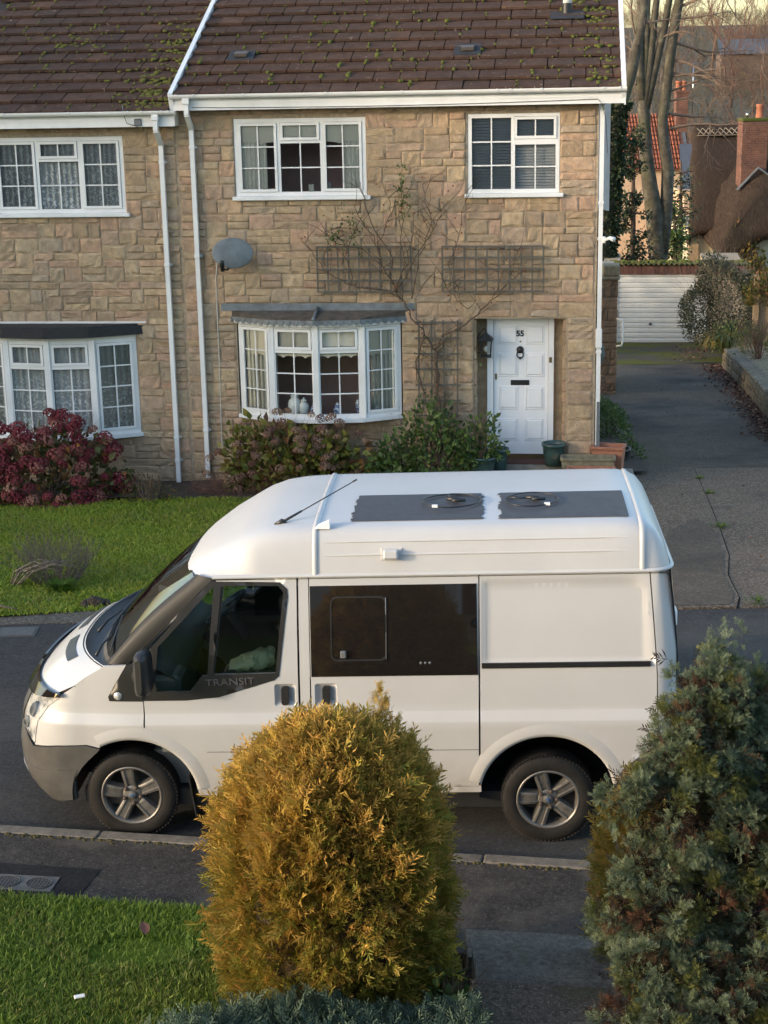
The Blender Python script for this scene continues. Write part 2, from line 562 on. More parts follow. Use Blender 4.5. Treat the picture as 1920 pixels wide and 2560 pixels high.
# pavement
pv = MB().slab([(-30, yk(-30) - .10), (20, yk(20) - .10), (20, yk(20) - 1.30), (-30, yk(-30) - 1.30)], -0.05, 0.096)
pav = tag(pv.build('pavement', M['tarmac']), kind='structure')
# dark re-laid patch and service covers in it
pp = MB().slab([(-3.6, 10.08), (-2.66, 9.935), (-1.955, 9.81), (-2.055, 9.36), (-3.6, 9.62)], .09, .1005)
pp.build('tarmac_patch', M['patchtar'], pav)
# kerb of separate stones
kerb = empty('kerb', (0, 0, 0)); kerb['kind'] = 'structure'
ka = math.atan(-.175)
ks = MB().box((0.004, -0.125, -0.2), (0.901, 0.0, 0.104), None, 0.012).mesh('kerb_stone', M['kerb'])
for k in range(-12, 16):
    x = -2.04 + .905 * math.cos(ka) * k
    o = inst('kerb_stone', ks, kerb, (x, yk(x) + .0, 0.0 + .003 * math.sin(k * 2.7)), (0, 0, ka + .004 * math.sin(k * 5.1)))
# moss line behind the kerb
mv, mf = [], []
mb = MB()
for k in range(260):
    x = random.uniform(-3.2, 1.6); y = yk(x) - .128 - abs(random.gauss(0, .02)); r = random.uniform(.006, .018)
    mb.lathe([(r, 0), (r * .8, r * .4), (0.001, r * .6)], 5, Matrix.Translation((x, y, .096)))
tag(mb.build('kerb_moss', M['moss']), 'thin line of green moss along the back of the kerb', 'moss', kind='stuff')

# service covers
M['cover'] = simple('cast_cover', (.085, .083, .08), .7, .25, 20, .4, 70)
def service_cover(cx, cy, wid, dep, rz, z, label, circles):
    t = empty('service_cover', (cx, cy, z), rz, label, 'manhole cover')
    b = MB().box((-wid / 2, -dep / 2, -.02), (wid / 2, dep / 2, .004)); b.build('frame', M['cover'], t)
    p = MB()
    for c in circles:
        ring = [(c + .085 * 1.0 * math.cos(a), .075 * math.sin(a), .007) for a in np.linspace(0, 2 * math.pi, 25)]
        p.tube(ring, .0035, 4, False)
        for q in np.linspace(-.06, .06, 6):
            hw = math.sqrt(max(0, 1 - (q / .075) ** 2)) * .085
            p.bar((c - hw, q, .006), (c + hw, q, .006), .004, .004)
            p.bar((c + q, -math.sqrt(max(0, 1 - (q / .085) ** 2)) * .075, .006), (c + q, math.sqrt(max(0, 1 - (q / .085) ** 2)) * .075, .006), .004, .004)
    p.build('grip_pattern', M['sealant'], t)
    return t
service_cover(-2.44, 9.64, .44, .20, ka + .02, .101, 'pair of round service covers in a dark tarmac patch on the pavement', (-.11, .11))
t = empty('drain_cover', (-3.62, 14.93, 0.002), .02, 'small square iron drain cover at the far road edge', 'drain cover')
MB().box((-.19, -.14, -.02), (.19, .14, .004)).build('frame', M['sealant'], t)
MB().box((-.165, -.115, -.01), (.165, .115, .008)).build('lid', M['cover'], t)

# lawns
def turf(name, poly, sp, zf, mat):
    o = panel(poly, sp=sp, f=lambda a, b, d: (a, b, zf(a, b)), thick=0).build(name, mat)
    o['kind'] = 'structure'
    return o
def blades(name, poly, n, h, wd, zf, mat, label, dens=None, seed=1, lean=.5):
    g = np.random.default_rng(seed)
    P = np.array(poly); lo, hi = P.min(0), P.max(0)
    pts = []
    while len(pts) < n:
        q = g.uniform(lo, hi, (n, 2))
        for a, b in q:
            if in_poly(a, b, poly) and (dens is None or g.random() < dens(a, b)): pts.append((a, b))
    pts = np.array(pts[:n])
    z = np.array([zf(a, b) for a, b in pts])
    base = np.column_stack([pts, z - .004])
    ang = g.uniform(0, 2 * np.pi, n); tl = g.uniform(.1, 1, n) * lean
    hh = h * g.uniform(.45, 1.25, n); ww = wd * g.uniform(.6, 1.3, n)
    la = g.uniform(0, 2 * np.pi, n)
    side = np.column_stack([np.cos(ang), np.sin(ang), 0 * ang]) * ww[:, None]
    lean_d = np.column_stack([np.cos(la) * tl, np.sin(la) * tl, np.ones(n)])
    lean_d /= np.linalg.norm(lean_d, axis=1)[:, None]
    mid = base + lean_d * hh[:, None] * .55
    tip = base + lean_d * hh[:, None] * .9 + np.column_stack([np.cos(la), np.sin(la), -0.1 + 0 * la]) * (hh * tl * .5)[:, None]
    V = np.stack([base - side, base + side, mid + side * .8, mid - side * .8, tip], 1).reshape(-1, 3)
    k = np.arange(n)[:, None] * 5
    F = np.concatenate([k + [0, 1, 2], k + [0, 2, 3], k + [3, 2, 4]])
    pn = .5 + .22 * np.sin(pts[:, 0] * 2.3 + 1.7 * np.sin(pts[:, 1] * 1.9)) + .22 * np.sin(pts[:, 1] * 3.1 + 2 * np.sin(pts[:, 0] * 1.3 + 1)) + .12 * np.sin(pts[:, 0] * 9 + pts[:, 1] * 7)
    rnd = np.repeat(np.clip(pn * .62 + g.random(n) * .42 - .02, 0, 1), 5); tipa = np.tile([0, 0, .5, .5, 1], n)
    o = np_mesh(name, V, F, mat, attrs={'rnd': rnd, 'tip': tipa})
    return tag(o, label, 'grass', kind='stuff')
def wob(x, y, a=.02): return a * (math.sin(x * 1.7 + y * .6) + math.sin(y * 2.3 - x * .9 + 1))
far_z = lambda x, y: farz(y) + .012 + wob(x, y, .012)
lawn_far = [(-14, 17.2), (-7, 15.9), (-5, 15.42), (-3.95, 15.40), (-3.4, 15.55), (-3.0, 15.62), (-2.4, 15.55), (-1.5, 15.45), (1.0, 15.4), (1.4, 21.2), (.0, 21.9), (-1.9, 21.9), (-3.7, 22.0), (-5.5, 22.2), (-14, 23.2)]
turf('lawn_across', lawn_far, .45, far_z, M['lawn'])
near_z = lambda x, y: nearz(x, y) + .006 + wob(x, y, .006)
lawn_near = [(-6, yk(-6) - 1.10), (-2.6, 9.38), (-2.05, 9.35), (-1.23, 9.26), (-.3, 9.02), (.36, 8.85), (.34, 5.0), (-6, 5.0)]
turf('lawn_near', lawn_near, .3, near_z, M['lawn'])
M['grass'] = foliage('grass_blade', [(0, (.075, .145, .016)), (.4, (.12, .21, .022)), (.75, (.175, .25, .03)), (.93, (.17, .20, .035)), (1, (.22, .19, .08))], .6, .3, (.20, .23, .055), .35)
M['grass_far'] = foliage('lawn_blade', [(0, (.125, .20, .018)), (.4, (.185, .27, .022)), (.75, (.235, .285, .028)), (.93, (.22, .225, .035)), (1, (.23, .19, .08))], .6, .3, (.26, .26, .05), .35)
blades('near_grass', [(-3.0, 9.44), (-2.05, 9.35), (-1.23, 9.26), (-.7, 9.1), (-.5, 7.0), (-2.6, 6.9), (-3.0, 8.0)], 46000, .062, .004, near_z, M['grass'], 'unmown green grass of the near lawn in front of the pavement', lambda x, y: 1.0 if math.sin(x * 4.1 + 2 * math.sin(y * 2.7)) + math.sin(y * 5.3 + x * 1.7) > -1.25 else .22, seed=3, lean=.8)
def dens(x, y):
    return .35 + .65 * (0.5 + .5 * math.sin(x * 1.9 + 2 * math.sin(y * 1.1)) * math.sin(y * 1.4 + x))
blades('far_grass', [(-6.2, 15.6), (-5, 15.42), (-3.95, 15.37), (-3.4, 15.50), (-3.0, 15.58), (-2.2, 15.7), (-1.2, 17), (-.6, 21.8), (-1.9, 21.95), (-3.7, 22.05), (-6.2, 22.3)], 56000, .05, .0085, far_z, M['grass_far'], 'mossy green grass of the lawn behind the van', dens, 4, .9)

# garden bed along the house
bed = [(-14, 23.1), (-5.5, 22.15), (-3.7, 21.95), (-1.9, 21.85), (0, 21.85), (1.2, 21.5), (1.5, 23.2), (-3, 23.6), (-14, 25)]
tag(panel(bed, sp=.35, f=lambda a, b, d: (a, b, farz(b) + .03 + wob(a * 2, b * 2, .015)), thick=0).build('flower_bed', M['soil']), kind='structure')

tag(panel([(.8, 15.25), (7.4, 15.25), (6.8, 23.7), (2.0, 22.5)], sp=1.0, f=lambda a, b, d: (a, b, farz(b) - .004), thick=0).build('drive_bedding', M['soil']), kind='structure')
# driveway, in slabs on the slope
drive = empty('driveway'); drive['kind'] = 'structure'
def slab(name, poly, dz, mat, sp=.8):
    return panel(poly, sp=sp, f=lambda a, b, d: (a, b, farz(b) + dz - d), thick=.06).build(name, mat, drive)
slab('concrete_slab', [(.9, 15.22), (3.50, 15.22), (3.61, 15.6), (3.71, 16.6), (3.935, 17.6), (4.13, 18.98), (4.34, 20.6), (4.73, 23.8), (3.3, 23.85), (2.75, 22.4), (1.6, 22.3), (1.3, 21.4)], .02, M['drive_rough'])
slab('concrete_slab', [(3.53, 15.22), (7.5, 15.22), (6.9, 20), (6.7, 23.6), (4.74, 23.8), (4.352, 20.6), (4.143, 18.98), (3.949, 17.6), (3.725, 16.6), (3.624, 15.6)], .012, M['drive_rough'])
slab('concrete_slab', [(2.9, 23.88), (6.75, 23.64), (7.2, 28.8), (8.3, 38.4), (8.5, 39.3), (5.7, 39.75), (3.6, 28)], .016, M['drive_smooth'])
slab('concrete_slab', [(5.6, 39.8), (8.9, 39.35), (10.5, 45.95), (6.2, 46.05)], .022, M['drive_moss'])
sm = panel([(2.75, 15.3), (3.46, 15.3), (3.58, 15.7), (3.66, 16.6), (3.88, 17.6), (4.05, 18.98), (4.0, 19.8), (3.5, 19.0), (3.1, 17.5)], sp=.5, f=lambda a, b, d: (a, b, farz(b) + .0245), thick=0).build('worn_patch', M['drive_smooth'], drive)
tag(MB().slab([(-40, 21.4), (-12, 16.4), (-5, 15.16), (.95, 15.16), (.95, 15.7), (-5, 15.75), (-12, 17.2), (-40, 22.5)], -.2, lambda x, y: .006 + farz(y) * .9).build('verge', M['verge']), kind='structure')
# weeds in the drive crack
g = np.random.default_rng(41)
M['weed'] = foliage('weed', [(0, (.06, .10, .02)), (1, (.12, .16, .03))], .7, .2)
def tuft(name, x, y, z, n, h, mat, label, cat='weed', spread=.06, wd=.006, group=None):
    b = MB()
    for k in range(n):
        a = random.uniform(0, 6.28); r = random.uniform(0, spread); hh = h * random.uniform(.5, 1.1)
        p = Vector((r * math.cos(a), r * math.sin(a), 0)); d = Vector((math.cos(a) * .6, math.sin(a) * .6, 1)).normalized()
        s = Vector((-math.sin(a), math.cos(a), 0)) * wd
        m_ = p + d * hh * .6; t_ = p + d * hh + Vector((math.cos(a), math.sin(a), -.4)) * hh * .3
        b.add([p - s, p + s, m_ + s, m_ - s, t_], [(0, 1, 2, 3), (3, 2, 4)])
    o = b.build(name, mat, loc=(x, y, z), recalc=False)
    return tag(o, label, cat, group)
tuft('weed_tuft', 4.18, 19.2, farz(19.2) + .01, 60, .07, M['weed'], 'bright weed growing in the long crack of the driveway', spread=.12)
tuft('weed_tuft', 4.62, 22.8, farz(22.8) + .01, 40, .06, M['weed'], 'small weed on the driveway just above the van roof', spread=.08)
tuft('weed_tuft', 4.52, 21.6, farz(21.6) + .01, 45, .06, M['weed'], 'low weed in the drive crack beyond the van rear', spread=.09)
tuft('weed_tuft', 3.75, 15.35, .02, 60, .05, M['weed'], 'flat weed where the drive crack meets the road', spread=.16)

# steps and path up to the near garden
M['step'] = mat_asphalt('step_concrete', (.11, .10, .085), (.15, .135, .112), (.25, .22, .19), .68, 2, (2.5, .60, .75), (.10, .10, .06), .5, 95)
st = empty('garden_steps', (0, 0, 0), 0); st['kind'] = 'structure'
MB().slab([(.44, 8.68), (1.75, 8.49), (1.70, 8.2), (.44, 8.36)], .05, .25).build('step', M['step'], st)
b = MB().box((0, 0, 0), (1, 1, 1)); b.v = []; b.f = []; b.s = []
MB().slab([(.455, 8.27), (1.70, 8.07), (1.66, 7.7), (.455, 7.85)], .05, .40).build('step', M['step'], st)
b = MB()
for i in range(36):
    y0 = 7.86 - i * .075
    z = .41 + (7.86 - y0) * .10
    sk = lambda x: -(x - .45) * .16
    b.add([(.43, y0, z), (1.75, y0 + sk(1.75), z), (1.75, y0 - .045 + sk(1.75), z + .008), (.43, y0 - .045, z + .008), (1.75, y0 - .075 + sk(1.75), z - .004 + .0075), (.43, y0 - .075, z - .004 + .0075)], [(0, 1, 2, 3), (3, 2, 4, 5)])
tag(b.build('path', M['path'], recalc=False), kind='structure')
# ------------------------------------------------------------------ houses (local x along the facade, y into the house)
PH = R(6.85)
HO = Vector((22.9 * math.sin(PH), 22.9 * math.cos(PH), 0))
HM = Matrix.Translation(HO) @ Matrix.Rotation(-PH, 4, 'Z')
def hplace(o, u, y, z):
    o.location = HM @ Vector((u, y, z)); o.rotation_euler = (0, 0, -PH); return o
def hthing(name, u, y, z, label, cat, group=None):
    return hplace(empty(name, label=label, cat=cat, group=group), u, y, z)
def hobj(mb, name, mat, u, y, z, label, cat, group=None, recalc=True):
    o = mb.build(name, mat, recalc=recalc); hplace(o, u, y, z); return tag(o, label, cat, group)

houseR = empty('terraced_house', HO, -PH, 'stone terraced house with white front door numbered 55', 'house')
houseL = empty('terraced_house', HO, -PH, 'stone terraced house on the left with a black felt bay roof', 'house')

# stone variants
def stone_variant(sd):
    g = random.Random(sd)
    nx_, nz_ = 6, 4
    V, F = [], []
    for j in range(nz_):
        for i in range(nx_):
            e = i in (0, nx_ - 1) or j in (0, nz_ - 1)
            fx = [0, .07, .33, .66, .93, 1][i]; fz = [0, .16, .84, 1][j]
            x = fx + g.uniform(-.012, .012) * (1 if i in (0, nx_ - 1) else 3); z = fz + g.uniform(-.03, .03)
            y = -(g.uniform(0, .007) if e else g.uniform(-.001, .024))
            V.append((x, y, z))
    for j in range(nz_ - 1):
        for i in range(nx_ - 1): F.append((j * nx_ + i, j * nx_ + i + 1, (j + 1) * nx_ + i + 1, (j + 1) * nx_ + i))
    ring = [i for i in range(nx_)] + [(j) * nx_ + nx_ - 1 for j in range(1, nz_)] + [(nz_ - 1) * nx_ + i for i in range(nx_ - 2, -1, -1)] + [j * nx_ for j in range(nz_ - 2, 0, -1)]
    n0 = len(V)
    for k in ring: V.append((V[k][0], .03, V[k][2]))
    for k in range(len(ring)): F.append((ring[k], n0 + k, n0 + (k + 1) % len(ring), ring[(k + 1) % len(ring)]))
    return V, F
SV = [stone_variant(100 + k) for k in range(18)]
SM = []
for V, F in SV:
    mb = MB(); mb.add(V, F); SM.append(mb.mesh('stone', M['stone'], False))

def stone_layout(u0, u1, z0, z1, openings, seed):
    g = random.Random(seed)
    hu, du = .106, .045
    nr, nc = int((z1 - z0) / hu), int((u1 - u0) / du)
    occ = [[False] * nc for _ in range(nr)]
    for r in range(nr):
        for c in range(nc):
            cu, cz = u0 + (c + .5) * du, z0 + (r + .5) * hu
            if any(a - .01 < cu < b + .01 and e - .01 < cz < f + .01 for a, b, e, f in openings): occ[r][c] = True
    out = []
    for r in range(nr):
        c = 0
        while c < nc:
            if occ[r][c]: c += 1; continue
            run = 0
            while c + run < nc and not occ[r][c + run]: run += 1
            hgt = 1
            if r + 1 < nr and g.random() < .46: hgt = 2
            wd = g.randint(5, 8) if hgt == 2 else g.randint(6, 12)
            if run - wd < 4: wd = run if run <= wd + 3 else run - 4
            wd = min(wd, run)
            if wd > 14: wd = wd // 2
            if hgt == 2 and any(occ[r + 1][c + k] for k in range(wd)): hgt = 1
            for rr in range(hgt):
                for k in range(wd): occ[r + rr][c + k] = True
            out.append((u0 + c * du, z0 + r * hu, wd * du, hgt * hu))
            c += wd
    return out

def clip_trim(rects, openings):
    res = []
    for (a, b, w_, h_) in rects:
        x0, x1, y0, y1 = a, a + w_, b, b + h_
        for (p, q, e, f) in openings:
            if x0 < q and x1 > p and y0 < f and y1 > e:
                dx0, dx1, dy0, dy1 = q - x0, x1 - p, f - y0, y1 - e
                m_ = min(dx0, dx1, dy0, dy1)
                if m_ == dx0: x0 = q
                elif m_ == dx1: x1 = p
                elif m_ == dy0: y0 = f
                else: y1 = e
        if x1 - x0 > .05 and y1 - y0 > .04: res.append((x0, y0, x1 - x0, y1 - y0))
    return res

def stone_wall(root, u0, u1, z0, z1, openings, seed, vis):
    hol = [[(a, e), (b, e), (b, f), (a, f)] for a, b, e, f in openings if a > u0 and b < u1 and e > z0 and f < z1]
    wall = panel([(u0, z0), (u1, z0), (u1, z1), (u0, z1)], hol, 1.5, lambda a, b, d: (a, .004 + d, b), .2).build('wall', M['mortar'], root)
    rects = clip_trim(stone_layout(u0, u1, z0, z1, openings, seed), openings)
    rects.sort(key=lambda r: -(r[2] * r[3]) * (1 if vis(r) else .001))
    g = random.Random(seed + 1)
    rv, rf, ra = [], [], []
    for k, (a, b, w_, h_) in enumerate(rects):
        a += .005; b += .005; w_ -= .010; h_ -= .010
        fl = g.random() < .5
        i = g.randrange(len(SM))
        if k < 300:
            o = inst('stone', SM[i], wall, (a + (w_ if fl else 0), g.uniform(-.006, .004), b), None, (-w_ if fl else w_, 1, h_))
        else:
            n0 = len(rv); r_ = g.random(); dy = g.uniform(-.006, .004)
            for (x, y, z) in SV[i][0]: rv.append((a + x * w_, y + dy, b + z * h_)); ra.append(r_)
            rf += [tuple(q + n0 for q in f) for f in SV[i][1]]
    if rv:
        o = np_mesh('stones', np.array(rv), np.array(rf), M['stone'], wall, attrs={'rnd': np.array(ra)})
        o['kind'] = 'stuff'
    return wall

# --- windows
def window(parent, W, w, h, lights, name='window', fmat=None, depth=.07):
    fmat = fmat or M['upvc']
    fm = lambda dy: (lambda a, b, d: W @ Vector((a, dy + d, b)))
    holes = [[(x0, z0), (x1, z0), (x1, z1), (x0, z1)] for (x0, x1, z0, z1, c, r, s) in lights]
    win = panel([(0, 0), (w, 0), (w, h), (0, h)], holes, 2, fm(0), depth).build(name, fmat, parent)
    for (x0, x1, z0, z1, c, r, s) in lights:
        if s:
            e = .042
            g0 = .004
            panel([(x0 + g0, z0 + g0), (x1 - g0, z0 + g0), (x1 - g0, z1 - g0), (x0 + g0, z1 - g0)], [[(x0 + e, z0 + e), (x1 - e, z0 + e), (x1 - e, z1 - e), (x0 + e, z1 - e)]], 2, fm(-.014), .05).build('sash', fmat, win)
        else: e = .004
        a0, a1, b0, b1 = x0 + e, x1 - e, z0 + e, z1 - e
        MB().add([W @ Vector(p) for p in ((a0 - .006, .022, b0 - .006), (a1 + .006, .022, b0 - .006), (a1 + .006, .022, b1 + .006), (a0 - .006, .022, b1 + .006))], [(0, 1, 2, 3)]).build('pane', M['glass'], win)
        b = MB()
        for k in range(1, c):
            x = lerp(a0, a1, k / c); b.box((x - .009, .010, b0 - .003), (x + .009, .019, b1 + .003), W)
        for k in range(1, r):
            z = lerp(b0, b1, k / r)
            for q in range(c):
                xa, xb = lerp(a0, a1, q / c) + (.0092 if q else -.003), lerp(a0, a1, (q + 1) / c) - (.0092 if q < c - 1 else -.003)
                b.box((xa, .010, z - .009), (xb, .019, z + .009), W)
        if c > 1 or r > 1: b.build('glazing_bar', fmat, win)
        # dark gasket round the glass
        g_ = MB()
        for p, q in (((a0, b0), (a1, b0 + .006)), ((a0, b1 - .006), (a1, b1)), ((a0, b0 + .006), (a0 + .006, b1 - .006)), ((a1 - .006, b0 + .006), (a1, b1 - .006))):
            g_.box((p[0], .014, p[1]), (q[0], .0215, q[1]), W)
        g_.build('gasket', M['sealant'], win)
    return win
def room(win, u0, u1, z0, z1, y0, d, mat):
    b = MB()
    e = .12
    P = [(u0 - e, y0, z0 - e), (u1 + e, y0, z0 - e), (u1 + e, y0, z1 + e), (u0 - e, y0, z1 + e)]
    Q = [(x + (-.6 if i in (0, 3) else .6), y0 + d, z + (-.25 if i < 2 else .3)) for i, (x, y, z) in enumerate(P)]
    b.add(P + Q, [(4, 5, 6, 7), (0, 1, 5, 4), (1, 2, 6, 5), (2, 3, 7, 6), (3, 0, 4, 7)])
    b.build('room_lining', mat, win)

def drape(w_, h_, folds, amp, scallop=0.0, nx=None):
    """hanging cloth: folds, optional scalloped lower edge; x 0..w, z 0..h"""
    nx = nx or max(16, folds * 6)
    P = []
    nz = 5
    for j in range(nz + 1):
        row = []
        for i in range(nx + 1):
            t = i / nx
            z0_ = scallop * abs(math.sin(math.pi * t * 5)) ** .7 if scallop else 0.0
            z = lerp(z0_, h_, j / nz)
            row.append((t * w_, amp * math.sin(2 * math.pi * folds * t + .4 * math.sin(7 * t)) * (1 - .3 * j / nz), z))
        P.append(row)
    return MB().grid(P)

def mat_net(name, scale, density):
    n = NT(name); vec = n.coord(True)
    n.n.remove(n.b)
    d = n.new('ShaderNodeBsdfDiffuse'); d.inputs[0].default_value = (.62, .64, .64, 1)
    t = n.new('ShaderNodeBsdfTransparent')
    wv = n.new('ShaderNodeTexVoronoi'); wv.inputs['Scale'].default_value = scale; n.link(vec, wv.inputs['Vector'])
    sep = n.new('ShaderNodeSeparateXYZ'); n.link(vec, sep.inputs[0])
    low = n.ramp(sep.outputs['Z'], [(.0, 1), (.75, .55), (1, .15)])
    mot = n.math('MULTIPLY', n.ramp(n.noise(11, 3, .55, vec, 2.2), [(.53, 0), (.58, .5)]), low)
    fold = n.ramp(n.math('ABSOLUTE', n.math('SINE', n.math('MULTIPLY', sep.outputs['X'], 36))), [(0, density), (1, density + .22)])
    f2 = n.math('ADD', fold, mot, True)
    mx = n.new('ShaderNodeMixShader'); n.link(f2, mx.inputs[0]); n.link(t.outputs[0], mx.inputs[1]); n.link(d.outputs[0], mx.inputs[2])
    n.link(mx.outputs[0], n.out.inputs['Surface'])
    return n.m
M['net'] = mat_net('net_curtain', 16, .26)
M['net_plain'] = mat_net('net_curtain_plain', 5, .22)

I4 = Matrix.Identity(4)
def flat_window(root, u0, u1, z0, z1, lights, rmat, sill=True):
    W = Matrix.Translation((u0, .012, z0))
    win = window(root, W, u1 - u0, z1 - z0, lights)
    if sill: MB().box((u0 - .045, -.075, z0 - .055), (u1 + .06, .03, z0 - .002), None, .006).build('sill', M['upvc'], win)
    room(win, u0, u1, z0, z1, .30, 1.0, rmat)
    b = MB()                                            # reveal lining
    b.box((u0 - .03, .083, z0 - .03), (u0, .32, z1 + .03)).box((u1, .083, z0 - .03), (u1 + .03, .32, z1 + .03)).box((u0, .083, z1), (u1, .32, z1 + .03)).box((u0, .083, z0 - .03), (u1, .32, z0))
    b.build('reveal', M['upvc_dirty'], win)
    return win
def three_light(w_, h_):
    f = .055
    a, b = w_ * .338, w_ * .664
    return [(f, a - .022, f, h_ - f, 2, 3, True), (a + .022, b - .022, f, h_ * .68, 2, 2, False), (a + .022, b - .022, h_ * .715, h_ - f, 2, 1, True), (b + .022, w_ - f, f, h_ - f, 2, 3, True)]

# --- right-hand house
opR = [(-4.785, -2.90, 3.55, 4.63), (-1.48, -.20, 3.555, 4.645), (-4.86, -2.44, .36, 1.98), (-1.41, -.085, -.60, 1.80)]
wallR = stone_wall(houseR, -5.60, .33, -1.15, 4.80, opR, 11, lambda r: r[1] > -.6)
# flank wall and back so the house is a closed body
b = MB().box((.13, .22, -1.2), (.325, 8, 4.95)).box((-5.6, 7.8, -1.2), (.13, 8, 4.95))
b.prism([], 0, 0) if False else None
b.add([(.325, .22, 4.95), (.325, 8, 4.95), (.325, 4.1, 6.65), (.13, .22, 4.95), (.13, 8, 4.95), (.13, 4.1, 6.65)], [(0, 1, 2), (5, 4, 3), (0, 2, 5, 3), (1, 4, 5, 2)])
b.build('flank_wall', M['stone'], houseR)
w1 = flat_window(houseR, -4.78, -2.905, 3.555, 4.625, three_light(1.875, 1.07), M['room_red'])
w2 = flat_window(houseR, -1.475, -.205, 3.56, 4.64, [(.055, .60, .055, 1.025, 2, 3, False), (.655, 1.215, .055, .66, 2, 2, False), (.64, 1.23, .735, 1.04, 2, 1, True)], M['room'])
# door recess
b = MB()
b.box((-1.425, .0301, -.30), (-1.405, .36, 1.83)).box((-.09, .0301, -.30), (-.07, .36, 1.83)).box((-1.405, .0301, 1.80), (-.09, .36, 1.83))
rec = b.build('door_recess', M['mortar'], houseR)
g = random.Random(5)
for side in (-1, 1):                                    # stones of the two reveals
    z = -.28
    while z < 1.76:
        hh = g.choice((.16, .22, .26)); hh = min(hh, 1.79 - z)
        i = g.randrange(len(SM))
        x = -1.405 if side < 0 else -.09
        inst('stone', SM[i], rec, (x + (.026 if side < 0 else -.026), .035 if side < 0 else .335, z + .006), (0, 0, R(90) if side < 0 else R(-90)), (.30, 1, hh - .012))
        z += hh
# front door
door = MB().box((-1.135, .30, -.25), (-.345, .335, 1.745)).build('front_door', M['doorwhite'], houseR)
cols_, rows_ = ((-1.135 + .065, -1.135 + .365), (-1.135 + .455, -1.135 + .745)), ((.19, .54), (.66, 1.02), (1.15, 1.51), (1.62, 1.92))
for (a, b2) in cols_:
    for (e, f) in rows_:
        p = MB(); e -= .25; f -= .25
        f = min(f, 1.70)
        o_ = [(a, e), (b2, e), (b2, f), (a, f)]
        for (k, (dx, yy, dx2, yy2)) in enumerate(((0, .2995, .018, .312), (.018, .312, .045, .300))):
            A = [(a + dx, yy, e + dx), (b2 - dx, yy, e + dx), (b2 - dx, yy, f - dx), (a + dx, yy, f - dx)]
            B = [(a + dx2, yy2 - .012 * (k == 1) + (.0 if k else -.020), e + dx2), (b2 - dx2, yy2 - .012 * (k == 1) + (.0 if k else -.020), e + dx2), (b2 - dx2, yy2 - .012 * (k == 1) + (.0 if k else -.020), f - dx2), (a + dx2, yy2 - .012 * (k == 1) + (.0 if k else -.020), f - dx2)]
            p.add(A + B, [(0, 1, 5, 4), (1, 2, 6, 5), (2, 3, 7, 6), (3, 0, 4, 7)])
        p.add([(a + .045, .288, e + .045), (b2 - .045, .288, e + .045), (b2 - .045, .288, f - .045), (a + .045, .288, f - .045)], [(0, 1, 2, 3)])
        p.build('door_panel', M['doorwhite'], door)
MB().box((-1.225, .25, -.30), (-1.14, .345, 1.80)).box((-.34, .25, -.30), (-.262, .345, 1.80)).box((-1.14, .25, 1.75), (-.34, .345, 1.80)).build('door_frame', M['doorwhite'], houseR)
MB().box((-1.405, .33, -.3), (-1.225, .35, 1.8)).box((-.262, .33, -.3), (-.09, .35, 1.8)).build('side_infill', M['stone'], houseR)
MB().box((-.885, .288, .78), (-.615, .2995, .855), None, .004).build('letterbox', M['black'], door)
kn = MB()                                               # lion-mask knocker
kn.lathe([(.001, .045), (.028, .040), (.048, .022), (.055, 0)], 12, Matrix.Translation((-.75, .2995, 1.30)) @ Matrix.Rotation(R(90), 4, 'X'))
kn.tube([(-.75 + .045 * math.sin(a), .285, 1.235 - .055 * math.cos(a)) for a in np.linspace(-2.4, 2.4, 14)], .010, 6)
kn.lathe([(.001, .03), (.016, .022), (.02, 0)], 8, Matrix.Translation((-.75, .285, 1.18)) @ Matrix.Rotation(R(90), 4, 'X'))
kn.build('door_knocker', M['black'], door)
MB().box((-1.115, .288, .86), (-1.085, .2995, .95), None, .006).build('door_lock', M['brass'], door)
MB().lathe([(.001, .01), (.012, .008), (.014, 0)], 8, Matrix.Translation((-.745, .2995, 1.42)) @ Matrix.Rotation(R(90), 4, 'X')).build('spy_hole', M['brass'], door)
MB().box((-.33, .238, 1.12), (-.29, .25, 1.20), None, .004).build('door_bell', M['brass'], houseR)
def text_mesh(s, size, ext, mat, name, parent, M4, bold=0.0):
    cu = bpy.data.curves.new(name, 'FONT'); cu.body = s; cu.size = size; cu.extrude = ext; cu.align_x = 'CENTER'; cu.align_y = 'CENTER'; cu.offset = bold
    o = bpy.data.objects.new('tmp', cu); col.objects.link(o)
    me = bpy.data.meshes.new_from_object(o.evaluated_get(bpy.context.evaluated_depsgraph_get()))
    bpy.data.objects.remove(o)
    me.transform(M4); me.materials.clear(); me.materials.append(mat); me.name = name
    r = bpy.data.objects.new(name, me); link(r, parent); return r
text_mesh('55', .115, .006, M['black'], 'house_number', door, Matrix.Translation((-.75, .296, 1.535)) @ Matrix.Rotation(R(90), 4, 'X'), .004)
# doorstep and coir mat
b = MB().box((-1.55, -.42, -.62), (.02, .248, -.43), None, .01).box((-1.40, -.14, -.4295), (-.09, .2485, -.31), None, .008)
b.build('doorstep', M['conc'], houseR)
hobj(MB().box((-.36, -.17, 0), (.38, .13, .018), None, .006), 'door_mat', M['mat'], -.75, .04, -.309, 'dark red brown mat on the step below the front door', 'door mat')

